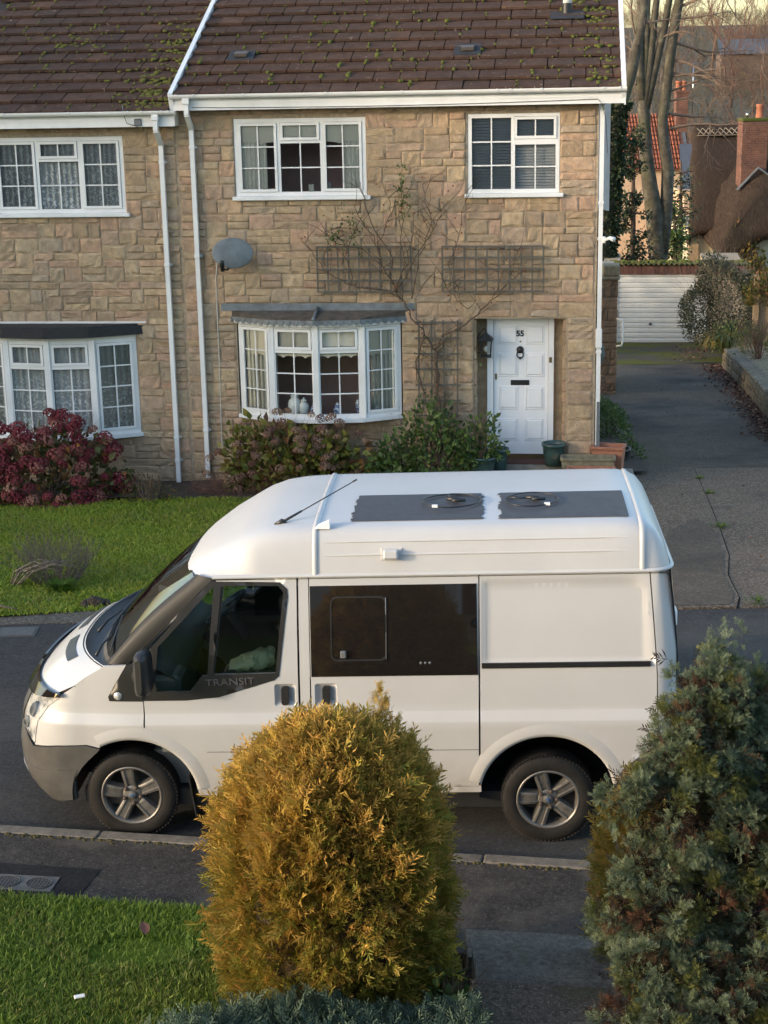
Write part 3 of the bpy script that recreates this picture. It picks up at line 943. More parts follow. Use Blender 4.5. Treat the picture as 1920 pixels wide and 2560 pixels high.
# --- bow window of the right-hand house
def bow(root, pts, z0, z1, spec, mat_frame=None):
    wins = []
    for (p, q), sp in zip(zip(pts[:-1], pts[1:]), spec):
        d = Vector((q[0] - p[0], q[1] - p[1], 0)); L = d.length; d.normalize()
        n_ = Vector((-d.y, d.x, 0))
        W = Matrix(((d.x, n_.x, 0, p[0]), (d.y, n_.y, 0, p[1]), (0, 0, 1, z0), (0, 0, 0, 1)))
        h = z1 - z0
        f = .06
        if sp == 'side': li = [(f, L - f, f, h - f, 2, 4, True)]
        elif sp == 'top': li = [(f, L - f, f, h * .70, 2, 3, False), (f, L - f, h * .735, h - f, 2, 1, True)]
        wins.append(window(root, W, L, h, li, 'bay_window'))
    b = MB()
    for p in pts[1:-1]:
        b.box((p[0] - .045, p[1] - .02, z0), (p[0] + .045, p[1] + .05, z1), None, .006)
    b.build('bay_post', M['upvc'], wins[0])
    return wins
bpR = [(-4.84, .02), (-4.31, -.26), (-3.65, -.36), (-2.99, -.26), (-2.46, .02)]
bw = bow(houseR, bpR, .40, 1.76, ['side', 'top', 'top', 'side'])
off = lambda P, d: [(P[0][0] - d * 1.2, .02)] + [(x, y - d) for x, y in P[1:-1]] + [(P[-1][0] + d * 1.2, .02)]
MB().slab(off(bpR, .07), .345, .398).build('sill', M['upvc'], bw[0])
MB().slab(off(bpR, .015), 1.762, 1.83).build('bay_head', M['upvc'], bw[0])
# lead roof with apron, scalloped lead and white scalloped board under it
def lead_roof(root, P, ztop, zed, d, mat):
    front = off(P, d)
    b = MB()
    top = [(x * .96 + (-3.65) * .04, -.012, ztop - .1) for x, y in front]
    ed = [(x, y, zed) for x, y in front]
    b.grid([top, ed], False)
    ed2 = [(x, y, zed - .035) for x, y in front]
    b.grid([ed, ed2], False)
    o = b.build('bay_roof', mat, root, recalc=False)
    return o, front
M['bayroof'] = simple('mossy_bay_roof', (.085, .07, .055), .9, .45, 9, .5, 30)
br, frt = lead_roof(houseR, bpR, 2.03, 1.865, .12, M['bayroof'])
MB().box((-5.07, -.028, 1.925), (-2.25, -.02, 2.03)).build('lead_flashing', M['lead'], br)
b = MB(); b2 = MB().slab(off(bpR, .095), 1.752, 1.84)
for (p, q) in zip(frt[:-1], frt[1:]):
    L = math.hypot(q[0] - p[0], q[1] - p[1]); k = max(2, round(L / .115))
    for i in range(k):
        for (mbx, drop, oo, zb) in ((b, .085, 0.0, 1.838),):
            pts = []
            for s in range(9):
                t = (i + s / 8) / k
                pts.append((lerp(p[0], q[0], t), lerp(p[1], q[1], t) - .006 + oo, zb - .012 - (drop - .02) * math.sin(math.pi * s / 8) ** .6))
            tops = [(x, y, zb + .006) for x, y, z in pts]
            mbx.grid([tops, pts], False)
b.build('lead_scallops', M['lead'], br, recalc=False)
b2.build('fascia_board', M['upvc'], br)
MB().tube([(-3.65, -.04, 1.965), (-3.65, -.45, 1.875), (-3.65, -.488, 1.855)], [.022, .024, .03], 8).build('lead_roll', M['lead'], br)
room(bw[1], -4.7, -2.6, .40, 1.75, .06, 1.1, M['room_red'])
MB().slab(off(bpR, -.06), .36, .399).build('window_board', M['upvc'], bw[0])

# --- left-hand house
opL = [(-8.335, -6.395, 3.34, 4.42), (-8.85, -6.37, .07, 1.70)]
wallL = stone_wall(houseL, -10.4, -5.60, -1.15, 4.58, opL, 23, lambda r: r[0] > -8.7 and r[1] > -.9)
w3 = flat_window(houseL, -8.33, -6.40, 3.345, 4.415, three_light(1.93, 1.07), M['room'])
bpL = [(-8.84, .02), (-8.27, -.26), (-7.62, -.36), (-6.97, -.26), (-6.38, .02)]
bl = bow(houseL, bpL, .11, 1.54, ['side', 'top', 'top', 'side'])
MB().slab(off(bpL, .09), .055, .108).build('sill', M['upvc'], bl[0])
MB().slab(off(bpL, .03), 1.542, 1.585).build('bay_head', M['upvc_dirty'], bl[0])
MB().slab(off(bpL, .14), 1.588, 1.71).slab(off(bpL, .09), 1.70, 1.745).build('bay_roof', M['felt'], houseL)
MB().box((-9.1, -.03, 1.745), (-6.2, -.018, 1.775)).build('flashing_strip', M['upvc_dirty'], houseL)
room(bl[1], -8.7, -6.5, .11, 1.53, .06, 1.1, M['room'])

# --- cloth and ornaments behind the panes
def cloth(mb, mat, u, y, z, label, cat='curtain', name='curtain'):
    return hobj(mb, name, mat, u, y, z, label, cat, recalc=False)
cloth(drape(.40, .95, 7, .018), M['curtain'], -4.73, .075, 3.58, 'cream curtain at the left of the upstairs three light window above the bow')
cloth(drape(.28, .95, 5, .018), M['curtain'], -3.24, .075, 3.58, 'cream curtain at the right of the upstairs three light window above the bow')
cloth(drape(1.85, .36, 0, 0, .03, 60), M['blind'], -4.77, .055, 4.27, 'cream scalloped roller blind in the upstairs window above the bow', 'blind', 'roller_blind')
b = MB()
for k in range(26): b.box((0, 0, k * .04), (1.2, .02, k * .04 + .033))
cloth(b, M['shade_grey'], -1.44, .09, 3.58, 'grey slatted blind in the upstairs window over the front door', 'blind', 'slatted_blind')
cloth(drape(1.9, 1.02, 22, .02), M['net'], -8.31, .07, 3.36, 'patterned white net curtain in the left house upstairs window', 'curtain', 'net_curtain')
P = []
for (p, q) in zip(bpL[:-1], bpL[1:]):
    for i in range(40):
        t = i / 40; x, y = lerp(p[0], q[0], t), lerp(p[1], q[1], t) + .065 + .016 * math.sin(i * .9)
        P.append((x + 7.6, y, 0))
cloth(MB().grid([P, [(x, y, 1.38) for x, y, z in P]]), M['net'], -7.6, 0, .13, 'flower patterned white net curtain round the left house bay', 'curtain', 'net_curtain')
for u_, lab in ((-4.72, 'long cream curtain at the left end of the bow window'), (-2.90, 'long cream curtain at the right end of the bow window')):
    cloth(drape(.34, 1.33, 6, .02), M['curtain'], u_, -.02, .41, lab)
P0, P1 = [], []
for (p, q) in zip(bpR[:-1], bpR[1:]):
    for i in range(24):
        t = i / 24; x, y = lerp(p[0], q[0], t), lerp(p[1], q[1], t) + .06
        P0.append((x + 3.65, y, .035 * abs(math.sin(math.pi * i / 6)) ** .6)); P1.append((x + 3.65, y, .46))
cloth(MB().grid([P0, P1]), M['blind'], -3.65, 0, 1.27, 'cream scalloped blind across the top of the bow window', 'blind', 'window_blind')
n = NT('blue_white_china'); vec = n.coord(True)
n.base(n.ramp(n.noise(22, 5, .6, vec, 1.2), [(.47, (.62, .65, .68)), (.52, (.06, .10, .26))], 'LINEAR')); n.rough(.15)
M['china'] = n.m
n = NT('white_china'); n.base((.62, .64, .62)); n.rough(.2); M['china_white'] = n.m
jar = [(.001, 0), (.055, 0), (.06, .01), (.075, .06), (.095, .13), (.098, .18), (.08, .23), (.05, .25), (.048, .27), (.06, .275), (.055, .29), (.03, .315), (.012, .32), (.014, .335), (.001, .345)]
for (u_, y_, s, mt, lab) in ((-3.03, -.10, 1.0, 'china', 'large blue and white lidded china jar in the bow window'), (-4.02, -.12, 1.02, 'china_white', 'pale lidded china jar at the left of the bow window'),
                            (-3.72, -.17, .62, 'china', 'small blue and white jar left of the centre post of the bow window'), (-3.38, -.17, .62, 'china', 'small blue and white jar right of the centre post of the bow window'),
                            (-3.88, -.14, .8, 'china_white', 'white jug beside the pale jar in the bow window'), (-2.83, -.06, .5, 'china_white', 'small round white pot at the right of the bow window')):
    hobj(MB().lathe([(r * s, z * s) for r, z in jar], 20), 'china_jar', M[mt], u_, y_, .40, lab, 'vase')
hobj(MB().lathe([(.001, 0), (.05, 0), (.035, .03), (.022, .08), (.03, .10), (.02, .13), (.001, .15)], 12), 'figurine', M['china_white'], -3.46, .17, 3.585, 'small white figurine on the upstairs window sill', 'figurine')
hobj(MB().box((-.04, -.03, 0), (.04, .03, .12), None, .01), 'mantel_clock', M['curtain'], -3.72, .17, 3.585, 'small pale clock on the upstairs window sill', 'clock')

# --- roofs
AL = R(23.4)
def tile_mesh():
    b = MB()
    w_, l_, t0, t1 = .353, .42, .042, .016
    c = .005
    vs = [(0, 0, 0), (w_, 0, 0), (w_, l_, 0), (0, l_, 0), (0, c, t0), (w_, c, t0), (w_, l_, t1), (0, l_, t1), (0, 0, t0 - c), (w_, 0, t0 - c)]
    fs = [(0, 3, 2, 1), (4, 5, 6, 7), (0, 1, 9, 8), (8, 9, 5, 4), (1, 2, 6, 5, 9), (2, 3, 7, 6), (3, 0, 8, 4, 7)]
    b.add(vs, fs)
    return b.mesh('roof_tile', M['tile'])
TM = tile_mesh()
def roof(root, u0, u1, ze, rows, seed, urow, vents):
    """ze: height of the eave (underside of the tiles) at y=-.28"""
    g = random.Random(seed)
    e = Vector((0, math.cos(AL), math.sin(AL))); nrm = Vector((0, -math.sin(AL), math.cos(AL)))
    org = Vector((0, -.28, ze))
    L = 4.75
    A = org - nrm * .03; 
    b = MB().add([(u0, *(A)[1:]), (u1, *(A)[1:]), (u1, *(A + e * L)[1:]), (u0, *(A + e * L)[1:])], [(0, 1, 2, 3)])
    rd = A + e * L
    b.add([(u0, rd.y, rd.z), (u1, rd.y, rd.z), (u1, rd.y * 2 + .28, ze), (u0, rd.y * 2 + .28, ze)], [(0, 1, 2, 3)])
    rf = b.build('roof', M['underlay'], root)
    moss, macc = MB(), 0
    for r in range(rows):
        d = r * .355
        x = u0 - (.183 if r % 2 else .0) + .02 * (r % 3)
        while x < u1:
            a, b_ = max(x, u0), min(x + .367, u1)
            if b_ - a > .03 and b_ > urow:
                p = org + e * d + nrm * (.003 + g.uniform(-.002, .004))
                o = inst('roof_tile', TM, rf, (a + .002, p.y, p.z), (AL - R(4.6) + g.gauss(0, .006), g.gauss(0, .004), g.gauss(0, .006)), ((b_ - a) / .367, 1, 1))
                # moss in the joints
                for q in range(g.choice((1, 2, 3, 5, 7)) if g.random() < .5 else 0):
                    s = g.uniform(.009, .025) * (1.6 if g.random() < .15 else 1)
                    if g.random() < .7: mx, md = a + g.gauss(0, .007), d + g.uniform(0, .30)
                    else: mx, md = a + g.uniform(0, .36), d - g.uniform(-.01, .02)
                    hh = .035 if md > d + .01 else .018
                    pp = org + e * md + nrm * hh
                    moss.lathe([(s, -.012), (s * 1.0, s * .25), (s * .6, s * .55), (.001, s * .65)], 6, Matrix.Translation((mx, pp.y, pp.z)) @ Matrix.Rotation(AL, 4, 'X') @ Matrix.Scale(g.uniform(.7, 1.8), 4, (0, 1, 0)) @ Matrix.Rotation(g.uniform(0, 1), 4, 'Z'))
            x += .367
    # extra thick moss patch
    for (cu, cd, su, sd, n_) in vents['moss']:
        for q in range(n_):
            mx, md = g.gauss(cu, su), abs(g.gauss(cd, sd)); s = g.uniform(.010, .032)
            if not (u0 < mx < u1): continue
            pp = org + e * md + nrm * .03
            moss.lathe([(s, -.012), (s, s * .25), (s * .6, s * .5), (.001, s * .6)], 6, Matrix.Translation((mx, pp.y, pp.z)) @ Matrix.Rotation(AL, 4, 'X') @ Matrix.Scale(g.uniform(.7, 2.), 4, (1, 0, 0)))
    m = moss.build('moss', M['moss'], rf, recalc=False); m['kind'] = 'stuff'
    return rf, org, e, nrm
rfR, ogR, eR, nR = roof(houseR, -5.56, .62, 4.955, 13, 3, -9, {'moss': [(.35, .9, .15, .9, 60), (.3, 2.6, .2, .4, 40)]})
rfL, ogL, eL, nL = roof(houseL, -10.4, -5.60, 4.745, 13, 4, -9.0, {'moss': [(-5.95, .7, .22, .7, 170), (-5.9, 2.4, .25, .4, 120), (-7.6, 2.6, .3, .3, 40)]})
def on_roof(org, e, nrm, u_, d, h): p = org + e * d + nrm * h; return Vector((u_, p.y, p.z))
def slope_bar(org, e, nrm, ua, ub, d0, d1, h0, h1):
    b = MB(); vs = []
    for u_ in (ua, ub):
        for d in (d0, d1):
            for h in (h0, h1): vs.append(on_roof(org, e, nrm, u_, d, h))
    b.add(vs, [(0, 1, 3, 2), (4, 6, 7, 5), (0, 4, 5, 1), (2, 3, 7, 6), (0, 2, 6, 4), (1, 5, 7, 3)])
    return b
slope_bar(ogR, eR, nR, -5.625, -5.562, -.03, 4.7, -.26, .055).build('verge_trim', M['upvc'], rfR)
slope_bar(ogR, eR, nR, .622, .685, -.03, 4.7, -.14, .06).build('verge_trim', M['upvc'], rfR)
M['vent'] = simple('grey_brown_vent', (.10, .082, .072), .7)
for u_ in (-4.80, -1.53):                                # hooded vent tiles
    Mv = Matrix.Translation(on_roof(ogR, eR, nR, u_, 1.27 if u_ < -3 else 1.32, .03)) @ Matrix.Rotation(AL, 4, 'X')
    v_ = MB().box((-.19, -.19, 0), (.19, .2, .012), Mv).build('vent_tile', M['felt'], rfR)
    MB().add([Mv @ Vector(p) for p in ((-.09, -.09, .075), (.09, -.09, .075), (.10, .10, .03), (-.10, .10, .03), (-.09, -.09, .03), (.09, -.09, .03), (.10, .10, 0), (-.10, .10, 0), (-.09, -.06, .03), (.09, -.06, .03), (.09, -.06, .0), (-.09, -.06, .0))],
             [(0, 1, 2, 3), (0, 4, 5, 1), (1, 5, 6, 2), (2, 6, 7, 3), (3, 7, 4, 0), (8, 9, 10, 11), (4, 5, 9, 8)]).build('vent_hood', M['vent'], v_)
pz = on_roof(ogR, eR, nR, -.13, 2.62, .02)               # boiler flue
fl = MB().lathe([(.075, -.05), (.072, .14)], 16, Matrix.Translation(pz)).build('flue_collar', M['black'], rfR)
MB().lathe([(.066, .12), (.066, .38), (.055, .385), (.05, .37)], 16, Matrix.Translation(pz)).build('flue_pipe', simple('flue_grey', (.46, .45, .41), .6), fl)
b = MB()
for k in range(12):
    a = k * math.pi / 6
    b.tube([pz + Vector((.058 * math.cos(a), .058 * math.sin(a), .37)), pz + Vector((.058 * math.cos(a), .058 * math.sin(a), .46))], .005, 4)
b.lathe([(.066, .455), (.062, .47), (.001, .475)], 16, Matrix.Translation(pz)).build('flue_cowl', M['upvc_dirty'], fl)
slope_bar(ogR, eR, nR, -.38, .12, 2.36, 2.62, .032, .042).build('flue_flashing', M['felt'], fl)

def eaves(root, u0, u1, zg, brk, seams, endcap):
    """fascia, soffit, half-round gutter with brackets; zg = gutter top"""
    MB().box((u0, -.255, zg - .215), (u1, -.235, zg - .02)).box((u0, -.262, zg - .13), (u1, -.2551, zg - .118)).build('fascia', M['upvc'], root)
    MB().box((u0 + .02, -.234, zg - .205), (u1 - .02, .02, zg - .190)).build('soffit', M['upvc_dirty'], root)
    prof = [(-.315 + .056 * math.cos(a), zg - .004 + .056 * math.sin(a)) for a in np.linspace(math.pi, 2 * math.pi, 11)]
    b = MB(); b.grid([[(u0 - .03, y, z) for y, z in prof], [(u1 + .03, y, z) for y, z in prof]])
    pin = [(-.315 + .050 * math.cos(a), zg - .004 + .050 * math.sin(a)) for a in np.linspace(math.pi, 2 * math.pi, 11)]
    b.grid([[(u0 - .03, y, z) for y, z in pin], [(u1 + .03, y, z) for y, z in pin]])
    for s in (-.315 - .056, -.315 + .050): b.box((u0 - .03, s, zg - .012), (u1 + .03, s + .006, zg))
    for x in (u0 - .03, u1 + .03): b.add([(x, y, z) for y, z in prof], [tuple(range(11))])
    gt = b.build('gutter', M['upvc'], root, recalc=False)
    for x in brk:
        c = MB(); pr = [(-.315 + .0605 * math.cos(a), zg - .004 + .0605 * math.sin(a)) for a in np.linspace(math.pi, 2 * math.pi, 11)]
        c.grid([[(x - .014, y, z) for y, z in pr], [(x + .014, y, z) for y, z in pr]])
        c.box((x - .014, -.381, zg - .012), (x + .014, -.366, zg + .004))
        c.build('gutter_bracket', M['upvc'], gt, recalc=False)
    return gt
eaves(houseR, -5.57, .66, 4.975, [-5.5, -5.25, -4.55, -3.4, -2.35, -1.05, -.87, -.45, .38, .60], [], True)
eaves(houseL, -10.4, -5.56, 4.765, [-8.0, -7.05, -6.2, -6.0, -5.72, -5.62, -8.9], [], True)
MB().box((.66, -.262, 4.74), (.68, .3, 4.96)).build('box_end', M['upvc'], houseR)
MB().box((-5.575, -.262, 4.55), (-5.560, .1, 4.74)).build('box_end', M['upvc'], houseL)
def downpipe(root, u_, zg, zb, clips):
    b = MB()
    s = .032
    b.box((u_ - .05, -.36, zg - .13), (u_ + .05, -.27, zg - .05), None, .008)
    b.box((u_ - s, -.345, zg - .27), (u_ + s, -.281, zg - .12))
    b.bar((u_ , -.313, zg - .27), (u_ + .0, -.075, zg - .47), .064, .064, (1, 0, 0))
    b.box((u_ - s, -.105, zb), (u_ + s, -.041, zg - .455))
    dp = b.build('downpipe', M['upvc'], root)
    for z in clips:
        MB().box((u_ - .040, -.112, z - .025), (u_ + .040, -.02, z + .025), None, .004).box((u_ + .0405, -.05, z - .012), (u_ + .062, -.02, z + .012)).build('pipe_clip', M['upvc'], dp)
    return dp
downpipe(houseR, -5.37, 4.975, -.56, [4.25, 2.72, .16])
downpipe(houseL, -5.82, 4.765, -.64, [4.05, 2.60, .05, -.3])
dp = MB().box((.345, -.02, -.7), (.405, .04, 4.76)).build('downpipe', M['upvc'], houseR)
for z in (3.4, 2.9, 1.3): MB().box((.335, -.03, z), (.415, .05, z + .035)).build('pipe_clip', M['upvc'], dp)
MB().box((.33, -.045, 1.38), (.42, -.0205, 1.66), None, .01).build('meter_box', M['upvc'], houseR)
MB().box((.405, -.06, 2.86), (.45, .02, 2.95), None, .01).tube([(.43, -.05, 2.9), (.50, -.12, 2.94), (.56, -.16, 2.92)], [.02, .025, .04], 8).build('security_light', M['upvc'], houseR)
M['pipe_grey'] = simple('grey_pipe', (.13, .14, .15), .5)
MB().box((.36, -.03, -.75), (.40, .03, .6)).build('waste_pipe', M['pipe_grey'], houseR)
# telephone wire under the right gutter
b = MB(); b.tube([(lerp(-5.3, .3, t), -.268, 4.80 + .03 * (1 - 4 * (t - .5) ** 2) * -1 + .02 * t) for t in np.linspace(0, 1, 20)] , .004, 4).tube([(.3, -.268, 4.82), (.36, -.3, 4.76), (.42, -.2, 4.55), (.45, -.1, 4.1)], .004, 4)
b.build('telephone_wire', M['black'], houseR)
b = MB().tube([(-6.28, -.33, 4.86), (-6.27, -.32, 4.74), (-6.24, -.28, 4.60), (-6.1, -.27, 4.56)], .006, 5).box((-6.14, -.275, 4.56), (-6.03, -.256, 4.66), None, .01)
b.build('wire_bracket', M['pipe_grey'], houseL)

# --- satellite dish
sd = hthing('satellite_dish', -4.80, -.02, 2.76, 'oval grey satellite dish on the stone wall beside the downpipe', 'satellite dish')
Md = Matrix.Translation((0, -.30, .03)) @ Matrix.Rotation(R(26), 4, 'Z') @ Matrix.Rotation(R(90 - 20), 4, 'X')
b = MB().lathe([(.001, .045), (.10, .042), (.2, .028), (.28, .008), (.30, 0.0), (.302, -.006)], 32, Md, False, .74); b.build('reflector', M['dish'], sd)
MB().tube([(0, -.02, -.1), (0, -.14, -.08), (0, -.25, .0)], .022, 8).box((-.06, -.03, -.17), (.06, 0, -.03)).build('wall_mount', M['black'], sd)
MB().tube([(-.02, -.26, -.14), (-.06, -.45, -.19), (-.09, -.60, -.16)], .014, 6).build('feed_arm', M['black'], sd)
MB().lathe([(.001, -.07), (.03, -.07), (.034, .05), (.03, .08), (.001, .085)], 12, Matrix.Translation((-.09, -.62, -.12)) @ Matrix.Rotation(R(12), 4, 'X')).build('receiver', M['black'], sd)
b = MB().tube([(-5.09, -.03, 2.65), (-5.13, -.022, 2.4), (-5.135, -.022, 1.2), (-5.15, -.022, .3), (-5.15, -.03, -.08), (-5.12, -.035, -.16), (-5.07, -.04, -.15), (-5.05, -.04, -.08)], .007, 5)
hobj(MB().add([(x + 5.1, y, z + .1) for x, y, z in b.v], b.f, True), 'aerial_cable', M['cable'], -5.1, 0, -.1, 'thin white cable hanging down from the satellite dish', 'cable')

# --- lantern in the porch
ln = hthing('wall_lantern', -1.405, .12, 1.35, 'black glazed coach lantern on the left side of the door recess', 'lantern')
MB().box((-.0, -.05, -.1), (.02, .05, .12)).tube([(.02, 0, .1), (.08, 0, .22), (.15, 0, .30), (.17, 0, .24)], .010, 6).tube([(.02, 0, -.08), (.10, 0, -.05), (.08, 0, .0)], .008, 6).build('bracket', M['black'], ln)
b = MB()
for sx in (-1, 1):
    for sy in (-1, 1): b.bar((.17 + sx * .065, sy * .065, -.10), (.17 + sx * .078, sy * .078, .12), .013, .013)
b.box((.095, -.075, -.125), (.245, .075, -.10)).box((.085, -.085, .115), (.255, .085, .13))
b.build('cage', M['black'], ln)
MB().add([(.17 + a * .11, c * .11, .13) for a, c in ((-1, -1), (1, -1), (1, 1), (-1, 1))] + [(.17 + a * .03, c * .03, .21) for a, c in ((-1, -1), (1, -1), (1, 1), (-1, 1))] + [(.17, 0, .25)], [(0, 1, 5, 4), (1, 2, 6, 5), (2, 3, 7, 6), (3, 0, 4, 7), (4, 5, 8), (5, 6, 8), (6, 7, 8), (7, 4, 8)]).build('lantern_roof', M['black'], ln)
b = MB()
for A, B in (((.11, -.065), (.23, -.065)), ((.23, -.065), (.23, .065)), ((.23, .065), (.11, .065)), ((.11, .065), (.11, -.065))):
    b.add([(*A, -.1), (*B, -.1), (*B, .115), (*A, .115)], [(0, 1, 2, 3)])
b.build('lantern_glass', M['glass'], ln)
MB().lathe([(.001, .0), (.022, .02), (.03, .06), (.001, .1)], 10, Matrix.Translation((.17, 0, -.06))).build('bulb', M['upvc'], ln)

# --- trellises
def trellis(u0, u1, z0, z1, nc, nr, label, y=-.075, ends=0.0):
    t = hthing('trellis', u0, y, z0, label, 'trellis', 'wooden trellises on the stone wall')
    w_, h_ = u1 - u0, z1 - z0
    vm = MB().box((-.0125, -.006, -ends), (.0125, .006, h_ + ends)).mesh('upright_slat', M['wood_old'])
    hm = MB().box((-ends - .011, -.006, -.0125), (w_ + ends + .011, .006, .0125)).mesh('cross_slat', M['wood_old'])
    for k in range(nc): inst('upright_slat', vm, t, (w_ * k / (nc - 1), .0, 0), (0, random.gauss(0, .006), 0))
    for k in range(nr): inst('cross_slat', hm, t, (0, -.0125, h_ * k / (nr - 1)), (0, random.gauss(0, .003), 0))
trellis(-3.63, -2.28, 2.20, 2.84, 10, 5, 'wide weathered trellis below the three light window')
trellis(-1.84, -.41, 2.195, 2.835, 10, 5, 'wide weathered trellis over the front door')
trellis(-2.20, -1.64, .40, 1.76, 4, 7, 'narrow upright trellis between the bow window and the door', ends=.03)
# ------------------------------------------------------------------ the van (local x rearwards from the front hub, y away from the camera, z up)
n = NT('van_white'); vec = n.coord(True)
c = n.ramp(n.noise(1.2, 5, .6, vec), [(.3, (.43, .432, .44)), (.7, (.47, .472, .478))])
sep = n.new('ShaderNodeSeparateXYZ'); n.link(vec, sep.inputs[0])
low = n.ramp(sep.outputs['Z'], [(.36, .95), (.62, .40), (.88, .16), (1.0, .03)])                    # road film on the lower panels
film = n.math('MULTIPLY', low, n.ramp(n.noise(3.5, 6, .7, vec), [(.3, .25), (.68, 1)]))
c = n.mix(film, c, (.30, .275, .235))
n.base(c); n.rough(.36); n.b.inputs['Coat Weight'].default_value = .35; n.b.inputs['Coat Roughness'].default_value = .12
M['vanw'] = n.m
n = NT('van_roof_white'); vec = n.coord(True)
c = n.ramp(n.noise(1.6, 6, .65, vec), [(.3, (.43, .432, .438)), (.7, (.48, .482, .486))])
c = n.mix(n.ramp(n.noise(18, 4, .7, vec, .6), [(.62, 0), (.76, .35)]), c, (.42, .42, .40))
n.base(c); n.rough(.42); n.b.inputs['Coat Weight'].default_value = .2; n.b.inputs['Coat Roughness'].default_value = .2
M['vanroof'] = n.m
M['vplastic'] = simple('black_trim', (.018, .018, .019), .42, .15, 8)
M['bumper'] = simple('grey_bumper_plastic', (.062, .060, .057), .55, .3, 5, .15, 60)
M['rubber'] = simple('tyre_rubber', (.013, .012, .0115), .75, .35, 9, .3, 60, spec=.25)
M['alloy'] = simple('dull_alloy', (.165, .157, .147), .42, .25, 10, metal=.6)
M['pillar'] = simple('dark_satin_pillar', (.024, .023, .022), .55, .1, 6, spec=.35)
M['tint'] = None
n = NT('dark_tinted_glass'); n.base((.012, .010, .010)); n.rough(.03); n.b.inputs['Specular IOR Level'].default_value = .9; M['tint'] = n.m
M['cabglass'] = glass('cab_glass', (.62, .70, .68), 1.5)
M['screen'] = glass('windscreen_glass', (.60, .68, .68), 4.0)
M['badge_grey'] = simple('badge_grey', (.085, .085, .088), .4)
M['cab'] = simple('cab_lining', (.12, .132, .138), .8)
M['cabgrey'] = simple('dash_plastic', (.27, .31, .315), .6)
M['seat'] = simple('seat_cloth', (.09, .10, .104), .9, .2, 30)
M['lampbowl'] = simple('lamp_reflector', (.50, .50, .50), .25, .05, 5, metal=.7)
M['lens'] = None
n = NT('headlamp_lens'); n.base(n.ramp(n.noise(11, 2, .5, n.coord(True)), [(.40, (.30, .31, .32)), (.5, (.60, .60, .58)), (.62, (.72, .71, .68))])); n.rough(.15); n.b.inputs['Metallic'].default_value = .3; n.b.inputs['Coat Weight'].default_value = 1.0
n.bump(n.noise(9, 2, .5, n.coord(True)), .4, .02); M['lens'] = n.m
n = NT('chrome'); n.base((.75, .75, .75)); n.rough(.1); n.b.inputs['Metallic'].default_value = 1; M['chrome'] = n.m
M['solar'] = simple('dark_grey_roof_paint', (.050, .050, .056), .6, .2, 14)

van = empty('camper_van', (-1.7624, 11.3963, 0), R(-3.746), 'white high roof panel van camper parked half on the road facing left', 'van')
RK = .0175
def Wz(z):
    return float(np.interp(z, [.25, .36, .70, .885, .955, 1.25, 1.60, 1.92, 2.1], [.94, .955, .978, .990, .952, .946, .915, .868, .842]))
SB, LQ = -.30, 1.25
AZ = [.20, .25, .32, .42, .60, .70, .85, .96, 1.02, 1.06, 1.15, 1.30]
AA = [.42, .50, .58, .635, .645, .63, .60, .545, .51, .48, .36, .15]
def body(q, z, off=0.0, side=-1):
    """point on the van's skin: q along the side (and round the nose), z height; off>0 sinks in. side -1 = near"""
    if q < SB:
        th = min(1.0, (SB - q) / LQ) * math.pi / 2
        A = float(np.interp(z, AZ, AA)); w0 = Wz(z) - .030
        cs, sn = max(0, math.cos(th)), math.sin(th)
        s = SB - A * sn ** .8; w_ = w0 * cs ** .8
        nx_, ny_ = sn, cs
        s += off * nx_; w_ -= off * ny_
    elif q > 3.66:
        a = (q - 3.66) / .15; a = min(a, math.pi / 2)
        s = 3.66 + .15 * math.sin(a); w_ = Wz(z) - .15 * (1 - math.cos(a))
        s -= off * math.sin(a); w_ -= off * math.cos(a)
        s += max(0, (1.2 - z)) * .03 - max(0, z - 1.35) * .11 * min(1, (q - 3.66) / .1)
    else:
        s = q; w_ = Wz(z) - (.030 * ((.1 - q) / .4) ** 2 if q < .1 else 0) - off
    return Vector((s, side * w_, z + RK * s))
vf = lambda o=0.0, side=-1: (lambda a, b, d: body(a, b, o + d, side))
def arc(cx, cz, r, a0, a1, n_=14): return [(cx + r * math.cos(R(a)), cz + r * math.sin(R(a))) for a in np.linspace(a0, a1, n_)]
FA = lambda a0, a1, r=.452: arc(.03, .325, r, a0, a1)
RA = lambda a0, a1, r=.468: arc(2.925, .305, r, a0, a1)
HLp = [(-.53, 1.065), (-.66, .985), (-.76, .86), (-.785, .69), (-.93, .735), (-1.10, .79), (-1.09, .98), (-.98, 1.02), (-.75, 1.045)]
fender = [(-.79, .672), (-.772, .85), (-.672, .99), (-.535, 1.078), (-.385, 1.158), (-.14, 1.305), (.015, 1.312), (-.12, 1.09), (-.112, 1.056), (.123, 1.050)] + FA(78, 122) + [(-.30, .728), (-.50, .715)]
door = [(.129, 1.05)] + FA(76, 10) + [(.482, .352), (1.207, .372), (1.212, 1.40), (1.215, 1.905), (.67, 1.897), (.640, 1.872), (.145, 1.34)]
black = [(.132, 1.053), (.43, 1.053), (.66, 1.075), (1.05, 1.195), (1.082, 1.225), (1.155, 1.775), (1.152, 1.83), (1.10, 1.878), (.66, 1.890), (.620, 1.890), (.129, 1.362)]
gfront = [(.645, 1.855), (.585, 1.235), (.545, 1.23), (.455, 1.115), (.225, 1.12), (.215, 1.19), (.245, 1.44)]
grear = [(.715, 1.86), (1.09, 1.855), (1.125, 1.81), (1.058, 1.245), (.632, 1.24)]
hand_d = rrect(1.045, 1.195, 1.0, 1.165, .02)
hand_s = rrect(1.325, 1.48, 1.0, 1.165, .02)
